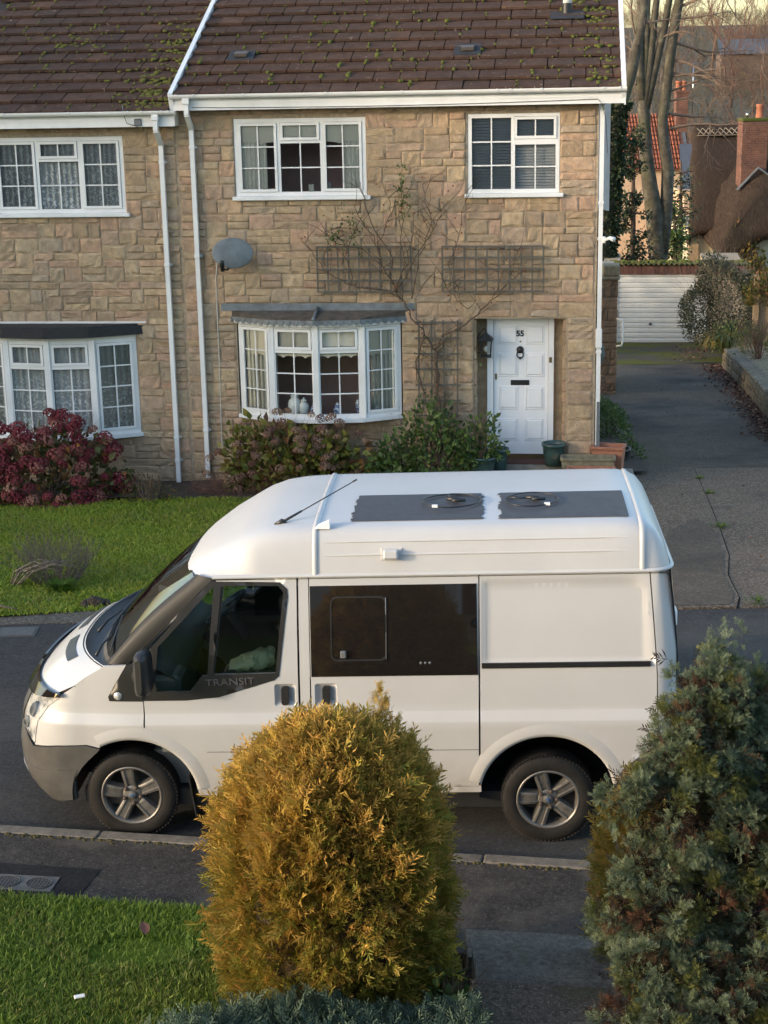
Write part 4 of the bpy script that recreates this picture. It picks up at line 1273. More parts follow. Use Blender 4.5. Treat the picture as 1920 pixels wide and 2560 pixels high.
for side in (-1, 1):
    panel(fender, sp=.05, f=vf(0, side), rows=(.880, .891, .949, .961)).build('front_wing', M['vanw'], van)
    d_ = panel(door, [gfront, grear, hand_d], .05, vf(0, side), .02, rows=(.880, .891, .949, .961)).build('cab_door', M['vanw'], van)
    panel(black, [gfront, grear], .05, vf(-.004, side), .012).build('window_trim', M['vplastic'], d_)
    panel([(x, z) for x, z in gfront], (), .08, vf(.006, side), 0).build('quarter_glass', M['cabglass'], d_)
    panel([(x, z) for x, z in grear], (), .08, vf(.009, side), 0).build('door_glass', M['cabglass'], d_)
    panel([(.605, 1.244), (.625, 1.244), (.700, 1.855), (.675, 1.855)], (), .06, vf(-.012, side), .012).build('window_pillar', M['vplastic'], d_)
    panel([(-.122, 1.085), (-.114, 1.052), (.123, 1.05), (.123, 1.345), (.02, 1.312)], (), .05, vf(-.006, side), .02).build('mirror_panel', M['vplastic'], van)
    panel([(1.222, .372), (1.289, .372), (1.296, 1.905), (1.228, 1.905)], (), .05, vf(0, side), rows=(.880, .891, .949, .961)).build('door_pillar', M['vanw'], van)
    panel([(.05, 1.33), (.62, 1.893), (3.6, 1.925), (3.6, 1.895), (.66, 1.89)], (), .06, vf(.02, side), 0).build('door_seal', M['vplastic'], van)
    if side < 0:
        sdw = [(1.306, 1.848), (2.440, 1.848), (2.449, 1.215), (1.306, 1.215)]
        s_ = panel([(1.300, .376), (2.453, .388), (2.453, 1.905), (1.302, 1.905)], [hand_s, [(1.322, 1.832), (2.424, 1.832), (2.432, 1.231), (1.322, 1.231)]], .05, vf(0, side), rows=(.880, .891, .949, .961)).build('sliding_door', M['vanw'], van)
        panel(sdw, (), .05, vf(-.005, side), .012).build('tinted_window', M['tint'], s_)
        ir = rrect(1.443, 1.83, 1.325, 1.775, .045)
        panel(ir, [rrect(1.453, 1.819, 1.336, 1.764, .04)], .05, vf(-.009, side), .008).build('window_surround', M['vplastic'], s_)
        MB().tube([body(x, z, -.010, side) for x, z in ((1.824, 1.335), (1.824, 1.765))], .004, 5).build('window_edge', M['pipe_grey'], s_)
        b = MB(); 
        for k in range(3): b.lathe([(.001, .004), (.009, .003), (.01, 0)], 8, Matrix.Translation(body(2.06 + .031 * k, 1.305, -.004, side)) @ Matrix.Rotation(R(90), 4, 'X'))
        b.build('window_stud', M['pipe_grey'], s_)
        MB().box((-.02, -.022, -.026), (.02, 0, .026), Matrix.Translation(body(1.53, 1.375, -.004, side)), .006).build('window_catch', M['pipe_grey'], s_)
        panel([(1.255, 1.215), (1.296, 1.215), (1.296, 1.86), (1.262, 1.86)], (), .06, vf(-.0015, side), .004).build('shut_face', M['vanw'], van)
    else:
        s_ = panel([(1.300, .376), (2.453, .388), (2.453, 1.905), (1.302, 1.905)], (), .06, vf(0, side)).build('side_panel', M['vanw'], van)
    emb = [(2.475, 1.868), (3.50, 1.862), (3.555, 1.83), (3.585, 1.77), (3.612, 1.28), (2.475, 1.272)]
    emi = [(2.505, 1.842), (3.49, 1.838), (3.53, 1.815), (3.558, 1.765), (3.585, 1.305), (2.505, 1.297)]
    def ef(a, b, d, side=side):
        k = 0.0
        if in_poly(a, b, emb):
            dd = 9.0
            for p, q in zip(emb, emb[1:] + emb[:1]):
                L2 = (q[0] - p[0]) ** 2 + (q[1] - p[1]) ** 2
                t_ = max(0, min(1, ((a - p[0]) * (q[0] - p[0]) + (b - p[1]) * (q[1] - p[1])) / L2))
                dd = min(dd, math.hypot(a - p[0] - t_ * (q[0] - p[0]), b - p[1] - t_ * (q[1] - p[1])))
            k = .016 * min(1.0, dd / .0235)
        return body(a, b, d + k, side)
    panel([(2.467, .40)] + RA(164, 18) + [(3.66, .70), (3.66, 1.20), (3.645, 1.40), (3.600, 1.905), (2.461, 1.905)], (), .05, ef, .02, (emb, emi), rows=(.880, .891, .949, .961)).build('rear_quarter', M['vanw'], van)
    panel([(3.667, .70), (3.90, .70), (3.90, 1.905), (3.608, 1.905), (3.652, 1.40), (3.667, 1.20)], (), .05, vf(0, side), .02).build('rear_corner', M['vanw'], van)
    # wheel arch flares
    for (cx, cz, r, a0, a1, nm) in ((.03, .325, .452, 8, 120, 'front_arch'), (2.925, .305, .468, 12, 166, 'rear_arch')):
        P = []
        for a in np.linspace(a0, a1, 30):
            row = []
            for (rr, o_) in ((r + .10, .002), (r + .07, -.004), (r + .025, -.011), (r, -.009), (r - .006, .03)):
                q, z = cx + rr * math.cos(R(a)), cz + rr * math.sin(R(a))
                row.append(body(q, z, o_, side))
            P.append(row)
        MB().grid(P).build(nm, M['vanw'], van, recalc=False)
        P = [[(cx + (r + .004) * math.cos(R(a)), y, cz + RK * cx + (r + .004) * math.sin(R(a))) for y in (side * .95, side * .45)] for a in np.linspace(-5, 185, 24)]
        b = MB().grid(P); pts = [(cx + (r + .004) * math.cos(R(a)), side * .45, cz + RK * cx + (r + .004) * math.sin(R(a))) for a in np.linspace(-5, 185, 24)]
        b.add(pts, [tuple(range(24))]); b.build('arch_liner', M['vplastic'], van)
    panel([(.485, .335), (2.47, .345), (2.467, .396), (.483, .362)], (), .06, vf(.0, side), .05).build('sill_panel', M['vanw'], van)
    panel([(.56, .672), (2.452, .672), (2.452, .677), (.56, .677)], (), .1, vf(-.0015, side), .003).build('body_line', M['pipe_grey'], van)
    panel(RA(17, -8, .470) + [(3.45, .50), (3.66, .50), (3.66, .692)], (), .06, vf(-.006, side), .03).build('rear_side_trim', M['bumper'], van)
    panel([(3.40, .30), (3.90, .30), (3.90, .69), (3.668, .692), (3.668, .49), (3.46, .48)], (), .06, vf(-.03, side), .05).build('rear_bumper', M['bumper'], van)
    # front bumper, lamps, grille (each half)
    panel([(-.39, .30), (-.385, .45), (-.30, .60), (-.20, .70), (-.30, .722), (-.50, .708), (-.79, .664), (-.93, .73), (-1.11, .785), (-1.10, 1.0), (-1.55, 1.0), (-1.55, .82), (-1.15, .80), (-1.13, .64), (-1.55, .62), (-1.55, .22), (-.9, .235), (-.6, .265)], (), .05, vf(-.014, side), .04).build('front_bumper', M['bumper'], van)
    panel([(-.405, .535), (-.75, .495), (-1.1, .48), (-1.55, .48), (-1.55, .487), (-1.1, .487), (-.75, .502), (-.405, .543)], (), .06, vf(-.017, side), .004).build('bumper_line', M['sealant'], van)
    panel(rrect(-1.30, -.98, .33, .43, .03), (), .06, vf(-.017, side), .01).build('fog_lamp', M['lens'], van)
    panel([(-1.16, .81), (-1.55, .83), (-1.55, .99), (-1.115, .99)], (), .06, vf(.01, side), .0).build('grille', M['vplastic'], van)
    panel([(-1.14, .65), (-1.55, .63), (-1.55, .81), (-1.16, .79)], (), .06, vf(.02, side), .0).build('lower_grille', M['vplastic'], van)
    hl = panel(HLp, (), .04, vf(-.006, side), .03).build('headlight', M['lens'], van)
    for (q, z, r) in ((-.83, .93, .055), (-.92, .82, .042)):
        MB().lathe([(.001, .004), (r * .5, .001), (r * .9, -.006), (r, -.008), (r * 1.08, -.002)], 16, Matrix.Translation(body(q, z, -.008, side)) @ Matrix.Rotation(R(-50 * side), 4, 'Z') @ Matrix.Rotation(R(90), 4, 'X')).build('lamp_bowl', M['lampbowl'], hl)
    # bonnet guard over the lamp
    panel([(-.52, 1.078), (-.535, 1.10), (-.74, 1.105), (-.98, 1.10), (-1.55, 1.06), (-1.55, 1.005), (-1.0, 1.022), (-.76, 1.05)], (), .05, vf(-.045, side), .02).build('bonnet_guard', M['tint'], van)
    # mirror, repeater
    mo = Matrix.Translation(body(.205, 1.32, 0, side)) 
    mi = MB()
    P = []
    for (y, sx, sz, dz) in ((.0, .02, .10, 0), (.03, .045, .150, 0), (.10, .05, .158, .0), (.16, .045, .150, 0), (.185, .02, .12, 0)):
        P.append([Vector((sx * math.copysign(abs(math.cos(a)) ** .5, math.cos(a)), side * (y + .08), dz + sz * math.copysign(abs(math.sin(a)) ** .35, math.sin(a)))) for a in np.linspace(0, 2 * math.pi, 20, False)])
    mi.grid(P, True, True); mi.add(P[0], [tuple(range(20))]); mi.add(P[-1], [tuple(range(20))])
    mi.v = [mo @ (Matrix.Rotation(R(-10 * side * -1), 4, 'Z') @ Vector(v)) for v in mi.v]
    mr = mi.build('door_mirror', M['vplastic'], van)
    MB().tube([body(.10, 1.235, 0, side), body(.15, 1.25, -.05, side), body(.20, 1.27, -.12, side)], [.055, .048, .045], 12).build('mirror_arm', M['vplastic'], mr)
    MB().lathe([(.001, .012), (.024, .009), (.03, 0)], 14, Matrix.Translation(body(-.052, 1.09, -.006, side)) @ Matrix.Rotation(R(90 * -side), 4, 'X')).build('side_repeater', M['lens'], van)
# handles in dished recesses, near side
for (q0, q1, h0, nm) in ((1.045, 1.195, 1.115, 'door_handle'), (1.325, 1.48, 1.40, 'door_handle')):
    P = []
    for k, (e, dp) in enumerate(((0, 0), (.02, .022), (.05, .028))):
        P.append([body(lerp(q0 + e, q1 - e, (x - q0) / (q1 - q0)), lerp(1.0 + e, 1.165 - e, (z - 1.0) / .165), dp) for x, z in rrect(q0, q1, 1.0, 1.165, .02)])
    b = MB().grid(P, True, True); b.add(P[-1], [tuple(range(len(P[-1])))]); b.build('handle_recess', M['vanw'], van)
    hq = h0
    panel(rrect(hq - .022, hq + .030, 1.012, 1.145, .02), (), .03, vf(-.012), .03).build(nm, M['vplastic'], van)
# slider track
b = MB()
for (z0, z1, o_) in ((1.262, 1.298, -.012),):
    P = [[body(q, z, oo) for z, oo in ((z0, 0), (z0, o_), (z0 + .016, o_ - .004), (z0 + .018, o_ + .004), (z1 - .002, o_), (z1, 0))] for q in np.linspace(2.475, 3.615, 12)]
    b.grid(P, False)
b.build('slider_track', M['vplastic'], van, recalc=False)
text_mesh('TRANSIT', .070, .002, M['badge_grey'], 'van_lettering', van, Matrix.Translation(body(.74, 1.155 + .03, -.007)) @ Matrix.Rotation(R(-3), 4, 'Y') @ Matrix.Scale(1.25, 4, (1, 0, 0)) @ Matrix.Rotation(R(90), 4, 'X'))
# bonnet, cowl, windscreen, A pillars
rr_ = np.linspace(-1, 1, 33)
rk = lambda s, y, z: Vector((s, y, z + RK * s))
def Fr(r):
    a = min(.995, abs(r)); q = SB - LQ * math.acos(a ** 1.25) / (math.pi / 2)
    p = body(q, float(np.interp(q, [-1.55, -1.0, -.75, -.535, -.385, -.3], [1.012, 1.045, 1.068, 1.09, 1.162, 1.205])), -.002)
    return Vector((p.x, p.y if r > 0 else -p.y, p.z))
Rr = lambda r: rk(-.44 + .305 * abs(r) ** 2.4, -.93 * r, 1.285 + .02 * abs(r) ** 2)
P = []
for t in np.linspace(0, 1, 14):
    P.append([Fr(r).lerp(Rr(r), t) + Vector((0, 0, .030 * math.sin(math.pi * t) * (1 - .75 * abs(r) ** 3) + .012 * math.sin(math.pi * t) * math.exp(-((abs(r) - .55) / .15) ** 2))) for r in rr_])
bon = MB().grid(P).build('bonnet', M['vanw'], van)
P = [[Fr(r) + Vector((0, 0, -.001)) for r in rr_], [Fr(r) + Vector((.03, 0, -.06)) for r in rr_]]
MB().grid(P).build('bonnet_edge', M['vplastic'], van)
bv = lambda r, t: Fr(r).lerp(Rr(r), t) + Vector((0, 0, .006 + .030 * math.sin(math.pi * t) * (1 - .75 * abs(r) ** 3) + .012 * math.sin(math.pi * t) * math.exp(-((abs(r) - .55) / .15) ** 2)))
for sg in (-1, 1):
    MB().grid([[bv(sg * r, t) for r in np.linspace(.12, .66, 8)] for t in (.60, .80)]).build('bonnet_vent', M['vplastic'], bon)
WB_ = lambda r: rk(-.265 + .155 * abs(r) ** 2.2, -.858 * r, 1.305 + .035 * r * r)
WT_ = lambda r: rk(.395 + .10 * abs(r) ** 2.2, -.792 * r, 1.90)
P = []
for t, dz in ((0, -.012), (.18, -.055), (.6, -.075), (.8, -.05), (1, -.004)):
    P.append([Rr(r).lerp(WB_(r), t) + Vector((0, 0, dz)) for r in rr_])
MB().grid(P).build('cowl', M['bumper'], van)
P = [[Rr(r) + Vector((-.02, 0, -.004)) for r in rr_], [Rr(r) + Vector((0.004, 0, -.003)) for r in rr_], [Rr(r) + Vector((.006, 0, -.03)) for r in rr_]]
MB().grid(P).build('cowl_seal', M['vplastic'], van)
P = [[WB_(r).lerp(WT_(r), t) + Vector((-.02 * math.sin(math.pi * t), 0, .02 * math.sin(math.pi * t))) for r in rr_] for t in np.linspace(0, 1, 10)]
MB().grid(P).build('windscreen', M['screen'], van)
for sg in (-1, 1):
    A = [WB_(sg * 1.0), WT_(sg * 1.0)]
    P = []
    for t in np.linspace(-.06, 1.03, 12):
        i_ = A[0].lerp(A[1], t) + Vector((-.02 * math.sin(math.pi * t) if 0 < t < 1 else 0, 0, .02 * math.sin(math.pi * t) if 0 < t < 1 else 0))
        o_ = Vector((.03, -sg * .882, 1.315)).lerp(Vector((.625, -sg * .868, 1.905)), t)
        m_ = i_.lerp(o_, .5) + Vector((-.022, -sg * .022, .012))
        P.append([i_ + Vector((.004, sg * .03, .0)), i_.lerp(m_, .15) + Vector((0, 0, .004)), m_, o_.lerp(m_, .3) , o_])
    MB().grid(P).build('windscreen_pillar', M['pillar'], van, recalc=False)
    # header strip
# wipers
for (r0, r1, nm) in ((.25, -.45, 'wiper'), (.93, .22, 'wiper')):
    a = WB_(r0) + Vector((-.09, 0, .0)); m_ = WB_(lerp(r0, r1, .45)).lerp(WT_(lerp(r0, r1, .45)), .08) + Vector((-.01, 0, .03)); e_ = WB_(r1).lerp(WT_(r1), .16) + Vector((-.008, 0, .02))
    s_ = WB_(r0 * 1.0).lerp(WT_(r0), .04) + Vector((-.008, 0, .018))
    MB().tube([a, a.lerp(m_, .4) + Vector((0, 0, .02)), m_], [.012, .010, .007], 6).tube([s_, s_.lerp(e_, .5) + Vector((-.004, 0, .006)), e_], .006, 5).build(nm, M['vplastic'], van)
# high roof
sec = [(1.0, .872, 1.915), (.97, .868, 1.955), (.90, .847, 2.05), (.84, .824, 2.135), (.80, .806, 2.18), (.765, .780, 2.212), (.72, .735, 2.229), (.65, .66, 2.237), (.5, .5, 2.243), (.25, .25, 2.25), (0, 0, 2.253)]
def section(r):
    a = abs(r); xs_ = [s[0] for s in sec][::-1]
    return math.copysign(float(np.interp(a, xs_, [s[1] for s in sec][::-1])), r), float(np.interp(a, xs_, [s[2] for s in sec][::-1]))
rs = [s[0] for s in sec]; rs = rs + [-x for x in rs[-2::-1]]
GS_, GV = [0, .066, .206, .448, .608, .773, 1.0], [0, .16, .42, .765, .915, .975, 1.0]
def lip(r):
    a = abs(r)
    return (.375 + .215 * a ** 4, math.copysign(.84 * a, r), 1.885 + (.012 if a > .9 else 0))
P = []
for k in np.linspace(0, 1, 16):
    row = []
    for r in rs:
        ls, lw, lz = lip(r); w1_, z1_ = section(r)
        s = lerp(ls, 1.36, k); g_ = float(np.interp(k, GS_, GV))
        row.append(rk(s, -lerp(lw, w1_, min(1, k * 2.2)), lerp(lz, z1_, g_)))
    P.append(row)
ends = P[0]
for s in np.linspace(1.36, 3.40, 22)[1:]:
    P.append([rk(s, -section(r)[0], section(r)[1]) for r in rs])
for (s, fz, fw) in ((3.50, .985, 1.0), (3.58, .93, .995), (3.64, .82, .985), (3.69, .62, .965), (3.725, .38, .94), (3.745, .12, .915), (3.755, 0, .90)):
    row = []
    for r in rs:
        w_, z_ = section(r); row.append(rk(s - (.0 if abs(r) < .8 else 0), -w_ * fw, 1.915 + (z_ - 1.915) * fz))
    P.append(row)
rf = MB().grid(P).build('high_roof', M['vanroof'], van, recalc=False)
P = [ends, [p + Vector((.05, 0, -.012)) for p in ends]]
MB().grid(P).build('roof_lip', M['vplastic'], rf)
def roof_pt(s, r, h=0.0):
    w_, z_ = section(r); w2, z2 = section(r * .98 + .0)
    nrm = Vector((0, -(z2 - z_) * (1 if True else 1), (w_ - w2))); nrm = nrm.normalized() if nrm.length > 1e-6 else Vector((0, 0, 1))
    if nrm.z < 0: nrm = -nrm
    nn_ = Vector((0, 0, 1)) if abs(r) < .76 else Vector((0, -math.copysign(.96, r), .28))
    return rk(s, -w_, z_) + nn_ * h
for s0, sl_ in ((1.345, 0.0), (3.555, 0.0)):
    zf = lambda s, r: 0
    P = []
    for r in rs:
        k = .985 if s0 > 3 else 1.0
        def pt(ds, h):
            w_, z_ = section(r)
            f_ = float(np.interp(s0 + ds, [3.4, 3.5, 3.58], [1, .985, .945])) if s0 > 3 else 1.0
            nn_ = Vector((0, 0, 1)) if abs(r) < .74 else Vector((0, -math.copysign(.94, r), .3))
            return rk(s0 + ds, -w_, 1.915 + (z_ - 1.915) * f_) + nn_ * h
        P.append([pt(-.02, -.004), pt(-.013, .010), pt(.013, .010), pt(.02, -.004)])
    MB().grid(P).build('roof_seam', M['vanroof'], rf)
for (ra, rb) in ((.905, .893), (.842, .831)):
    P = []
    for s in np.linspace(1.40, 3.47, 12):
        rc = (ra + rb) / 2
        P.append([roof_pt(s, ra, -.002), roof_pt(s, rc, .013 if 1.41 < s < 3.46 else 0), roof_pt(s, rb, -.002)])
    MB().grid(P).build('roof_rib', M['vanroof'], rf)
for sg in (-1, 1):                                        # gutter lip
    path = [(s, .866, 0., 1.) for s in np.linspace(.64, 3.62, 18)] + [(3.62 + .135 * math.sin(a), .731 + .135 * math.cos(a), math.sin(a), math.cos(a)) for a in np.linspace(.15, math.pi / 2, 7)] + [(3.755, 0., 1., 0.)]
    P = [[rk(s + dx * o_, sg * (y + dy * o_), z) for o_, z in ((0, 1.903), (.022, 1.911), (.022, 1.925), (.0, 1.932))] for s, y, dx, dy in path]
    MB().grid(P).build('roof_gutter', M['vanroof'], rf, recalc=False)
    P = [[rk(s, sg * .864, 1.893), rk(s, sg * .874, 1.897), rk(s, sg * .866, 1.9045)] for s in np.linspace(.64, 3.74, 10)]
    MB().grid(P).build('gutter_seal', M['vplastic'], rf, recalc=False)
# two dark roof patches with ragged ends, for solar panels
for (s0, s1) in ((1.585, 2.485), (2.605, 3.475)):
    g = random.Random(int(s0 * 10))
    A, B = [], []
    ys_ = np.linspace(.035, .655, 26)
    edge = [( (g.uniform(-.018, .012), g.uniform(-.012, .014))) for _ in ys_]
    if s1 > 3: edge = [(a, 0.0) for a, b in edge]
    top, bot = [], []
    P = []
    for (y, (ea, eb)) in zip(ys_, edge):
        P.append([roof_pt(lerp(s0 + ea, s1 + eb, t), y, .005) for t in np.linspace(0, 1, 12)])
    MB().grid(P, False).build('roof_patch', M['solar'], rf, recalc=False)
# vent box, cable gland, aerial
vb = MB().box((1.795, -.012, 0), (1.935, .0, .085), None, .004)
Mv = Matrix.Translation((0, -.848, 2.045)) @ Matrix.Rotation(R(-12), 4, 'X')
MB().box((1.795, -.014, 0), (1.940, .02, .085), Mv, .004).build('vent_plate', M['vanroof'], rf)
MB().box((1.812, -.068, .008), (1.915, -.0141, .076), Mv, .012).build('vent_box', M['vanroof'], rf)
gp = roof_pt(1.395, .735, .0)
MB().add([gp + Vector(p) for p in ((-.055, -.035, 0), (.05, -.035, 0), (.05, .04, 0.005), (-.055, .04, .005), (-.01, -.025, .028), (.045, -.025, .05), (.045, .03, .05), (-.01, .03, .028))], [(0, 1, 5, 4), (1, 2, 6, 5), (2, 3, 7, 6), (3, 0, 4, 7), (4, 5, 6, 7)]).build('cable_gland', M['upvc'], rf)
ap = rk(1.10, -.62, 2.222)
ae = MB().tube([ap + Vector((-.05, 0, -.01)), ap + Vector((.0, 0, .018)), ap + Vector((.03, 0, .012))], [.012, .018, .012], 8).tube([ap + Vector((0, 0, .01)), ap + Vector((.13, .07, .07))], [.011, .008], 8).tube([ap + Vector((.13, .07, .07)), ap + Vector((.50, .30, .235))], [.0045, .0035], 6).tube([ap + Vector((.47, .285, .223)), ap + Vector((.50, .30, .236))], .006, 6)
ae.build('roof_aerial', M['vplastic'], rf)
# rear face, floor, bulkhead, cab interior
MB().grid([[rk(3.81 - max(0, z - 1.35) * .11, y, z) for y in np.linspace(-.85, .85, 9)] for z in np.linspace(.55, 1.91, 10)]).build('rear_doors', M['vanw'], van)
b = MB(); P = rk(3.80, -.30, 1.37)
MB().box((3.80, -.36, 1.40), (3.86, -.22, 1.52), None, .012).build('rear_door_handle', M['upvc'], van)
MB().box((-.35, -.88, .24), (3.75, .88, .36)).build('underbody', M['vplastic'], van)
MB().box((1.24, -.85, .37), (1.28, .85, 1.88)).build('bulkhead', M['cab'], van)
MB().box((-.1, -.80, .37), (1.24, .80, .62)).build('cab_floor', M['cab'], van)
P = [[rk(s, y, z) for y in np.linspace(-.80, .80, 9)] for s, z in ((-.12, 1.26), (.05, 1.25), (.22, 1.22), (.33, 1.14), (.30, 1.0), (.22, .8), (.25, .6))]
MB().grid(P).build('dashboard', M['cabgrey'], van)
MB().box((.10, -.78, 1.02), (.36, -.52, 1.17), None, .03).build('dash_bin', M['cabgrey'], van)
MB().box((.6, -.85, 1.86), (1.24, .85, 1.885)).build('headlining', M['cabgrey'], van)
def cab_seat(y, w_, nm):
    b = MB().box((.62, y - w_, .60), (1.12, y + w_, .86), None, .05)
    Mx = Matrix.Translation((1.04, y, .80)) @ Matrix.Rotation(R(12), 4, 'Y')
    b.box((-.06, -w_, 0), (.08, w_, .62), Mx, .05).box((-.04, -.12, .64), (.06, .12, .82), Mx, .04)
    b.build(nm, M['seat'], van)
cab_seat(-.34, .42, 'passenger_seat'); cab_seat(.48, .25, 'driver_seat')
b = MB(); Ms = Matrix.Translation((.50, .42, 1.28)) @ Matrix.Rotation(R(-38), 4, 'Y')
b.tube([Ms @ Vector((.19 * math.cos(a), .19 * math.sin(a), 0)) for a in np.linspace(0, 2 * math.pi, 33)], .017, 8).bar(Ms @ Vector((-.19, 0, 0)), Ms @ Vector((.19, 0, 0)), .05, .03).bar(Ms @ Vector((0, -.19, 0)), Ms @ Vector((0, .19, 0)), .05, .03).tube([Ms @ Vector((0, 0, 0)), Ms @ Vector((-.03, 0, -.3))], .04, 8)
b.build('steering_wheel', M['cabgrey'], van)
for sg in (-1,):
    panel([(.23, 1.02), (1.06, 1.10), (1.06, .65), (.23, .65)], (), .1, vf(.07, sg), 0).build('door_card', M['cab'], van)
MB().box((.66, .855, 1.06), (1.14, .86, 1.75)).build('far_door_trim', M['cab'], van)
# wheels
def tyre_profile():
    r = .327
    return [(.205, -.085), (.225, -.098), (.26, -.104), (.295, -.098), (.315, -.085), (r - .003, -.065), (r, -.03), (r, .03), (r - .003, .065), (.315, .085), (.295, .098), (.26, .104), (.225, .098), (.205, .085)]
def make_wheel():
    w_ = empty('wheel', parent=van)
    X90 = Matrix.Rotation(R(90), 4, 'X')                     # lathe axis z -> -y... outer face towards -y
    b = MB().lathe(tyre_profile(), 56, X90)
    # tread blocks and shoulder grooves
    for k in range(72):
        a = 2 * math.pi * k / 72
        for sgn in (-1, 1):
            Mx = X90 @ Matrix.Rotation(a, 4, 'Z') @ Matrix.Translation((.322, 0, sgn * .066)) @ Matrix.Rotation(R(18 * sgn), 4, 'X')
            b.box((-.010, -.0095, -.024), (.0055, .0095, .020), Mx)
    b.build('tyre', M['rubber'], w_)
    rim = MB().lathe([(.222, .088), (.222, .096), (.214, .100), (.205, .098), (.198, .080), (.190, .040), (.186, -.03), (.05, -.045), (.001, -.045)], 48, X90)
    # five twin-ridged spokes
    for k in range(5):
        a = R(90 + 72 * k + 12)
        for (prof) in (0,):
            P = []
            for (rad, hw, h) in ((.045, .040, .070), (.085, .040, .083), (.13, .042, .088), (.175, .046, .088), (.206, .050, .090)):
                row = []
                for (f, dh) in ((-1.25, -.055), (-1, -.003), (-.82, .0), (-.55, .002), (-.45, -.006), (.45, -.006), (.55, .002), (.82, 0), (1, -.003), (1.25, -.055)):
                    x, y = rad, f * hw
                    p = Vector((x * math.cos(a) - y * math.sin(a), x * math.sin(a) + y * math.cos(a), h + dh))
                    row.append(X90 @ p)
                P.append(row)
            rim.grid(P, False)
    rim.lathe([(.072, .02), (.070, .072), (.060, .078), (.001, .078)], 24, X90)
    rm = rim.build('rim', M['alloy'], w_)
    MB().lathe([(.034, .07), (.033, .088), (.028, .093), (.001, .095)], 20, X90).build('centre_cap', M['cover'], rm)
    MB().lathe([(.001, .0975), (.021, .0965), (.023, .0945)], 20, X90, False, .5).build('cap_badge', simple('badge_blue', (.05, .09, .16), .3), rm)
    nut = MB().lathe([(.0135, .06), (.0135, .094), (.010, .098), (.001, .098)], 8, X90).mesh('wheel_nut', simple('rusty_nut', (.10, .075, .06), .6, .2, 20, metal=.5))
    for k in range(5):
        a = R(90 + 72 * k + 48)
        inst('wheel_nut', nut, rm, X90 @ Vector((.062 * math.cos(a), .062 * math.sin(a), 0)))
    return w_
wh = make_wheel(); wh.location = (0, -.835, .327)
for (s, y, rz) in ((2.933, -.845, 0), (0, .835, math.pi), (2.933, .845, math.pi)):
    c = copy_tree(wh, van); c.location = (s, y, .327); c.rotation_euler = (0, R(23 * s), rz)
wh.rotation_euler = (0, R(4), R(-2))
for s, y in ((.435, -.86), (3.38, -.86)):
    MB().add([(s - .03, y - .07, .47), (s - .03, y + .14, .47), (s + .01, y + .14, .17), (s + .01, y - .07, .17), (s - .02, y - .07, .47), (s - .02, y + .14, .47), (s + .02, y + .14, .17), (s + .02, y - .07, .17)], [(0, 1, 2, 3), (4, 7, 6, 5), (0, 3, 7, 4), (1, 5, 6, 2), (3, 2, 6, 7), (0, 4, 5, 1)]).build('mud_flap', M['vplastic'], van)

# loose cables lying on the roof patches, and the bag in the cab
vw = Matrix.Translation(van.location) @ Matrix.Rotation(R(-3.746), 4, 'Z')
def coil(sc_, rr, ry, rot, label, seed):
    g = random.Random(seed)
    base = roof_pt(sc_, .27, .012)
    t = empty('cable_coil', vw @ base, R(-3.746), label, 'cable', 'cable coils on the van roof')
    pts = []
    for k in range(46):
        a = k / 45 * 2 * math.pi * 1.12 + rot; f = 1 + .06 * math.sin(a * 2) - .10 * k / 45
        x, y = rr * f * math.cos(a), ry * f * math.sin(a)
        pts.append((x, y, .004 + .006 * (k / 45)))
    MB().tube(pts, .0055, 5).tube([pts[-1], (pts[-1][0] * .5, pts[-1][1] * .2, .012), (-.02, .01, .014)], .0055, 5).build('cable', M['vplastic'], t)
    b = MB().tube([(-.04, .015, .016), (.05, -.0, .016)], .014, 8).tube([(.0, -.04, .016), (.09, -.015, .016)], .013, 8)
    b.build('cable_plug', M['black'], t)
    MB().box((pts[20][0] - .02, pts[20][1] - .012, pts[20][2] - .005), (pts[20][0] + .02, pts[20][1] + .012, pts[20][2] + .012)).build('cable_label', M['upvc'], t)
coil(2.27, .215, .19, 1.0, 'coil of black cable on the front roof patch of the van', 3)
coil(2.83, .195, .19, 2.2, 'coil of black cable on the rear roof patch of the van', 4)
n = NT('pale_green_plastic'); n.base((.62, .68, .45)); n.rough(.35); n.bump(n.noise(14, 3, .6, n.coord(True), 1.2), .7, .02); M['bag'] = n.m
g = np.random.default_rng(5)
P = []
for i, t in enumerate(np.linspace(0, 1, 15)):
    row = []
    for k in range(16):
        a = 2 * math.pi * k / 16
        rad = (.5 + .5 * math.sin(math.pi * (0.15 + .8 * t))) * (1 + .22 * g.normal() * .6)
        row.append(Vector((lerp(-.15, .17, t), .10 * rad * math.cos(a), .085 * rad * (.45 + .75 * t) * math.sin(a) + .05 + .06 * t)))
    P.append(row)
b = MB().grid(P, True, True); b.add(P[0], [tuple(range(16))]); b.add(P[-1], [tuple(range(16))])
bg_ = b.build('plastic_bag', M['bag'], loc=vw @ Vector((.86, -.72, 1.19)), rz=R(-3.746))
tag(bg_, 'crumpled pale green plastic bag behind the van passenger window', 'bag')
MB().box((-.2, -.10, -.38), (.2, .10, .03), None, .03).build('bag_base', M['seat'], bg_)
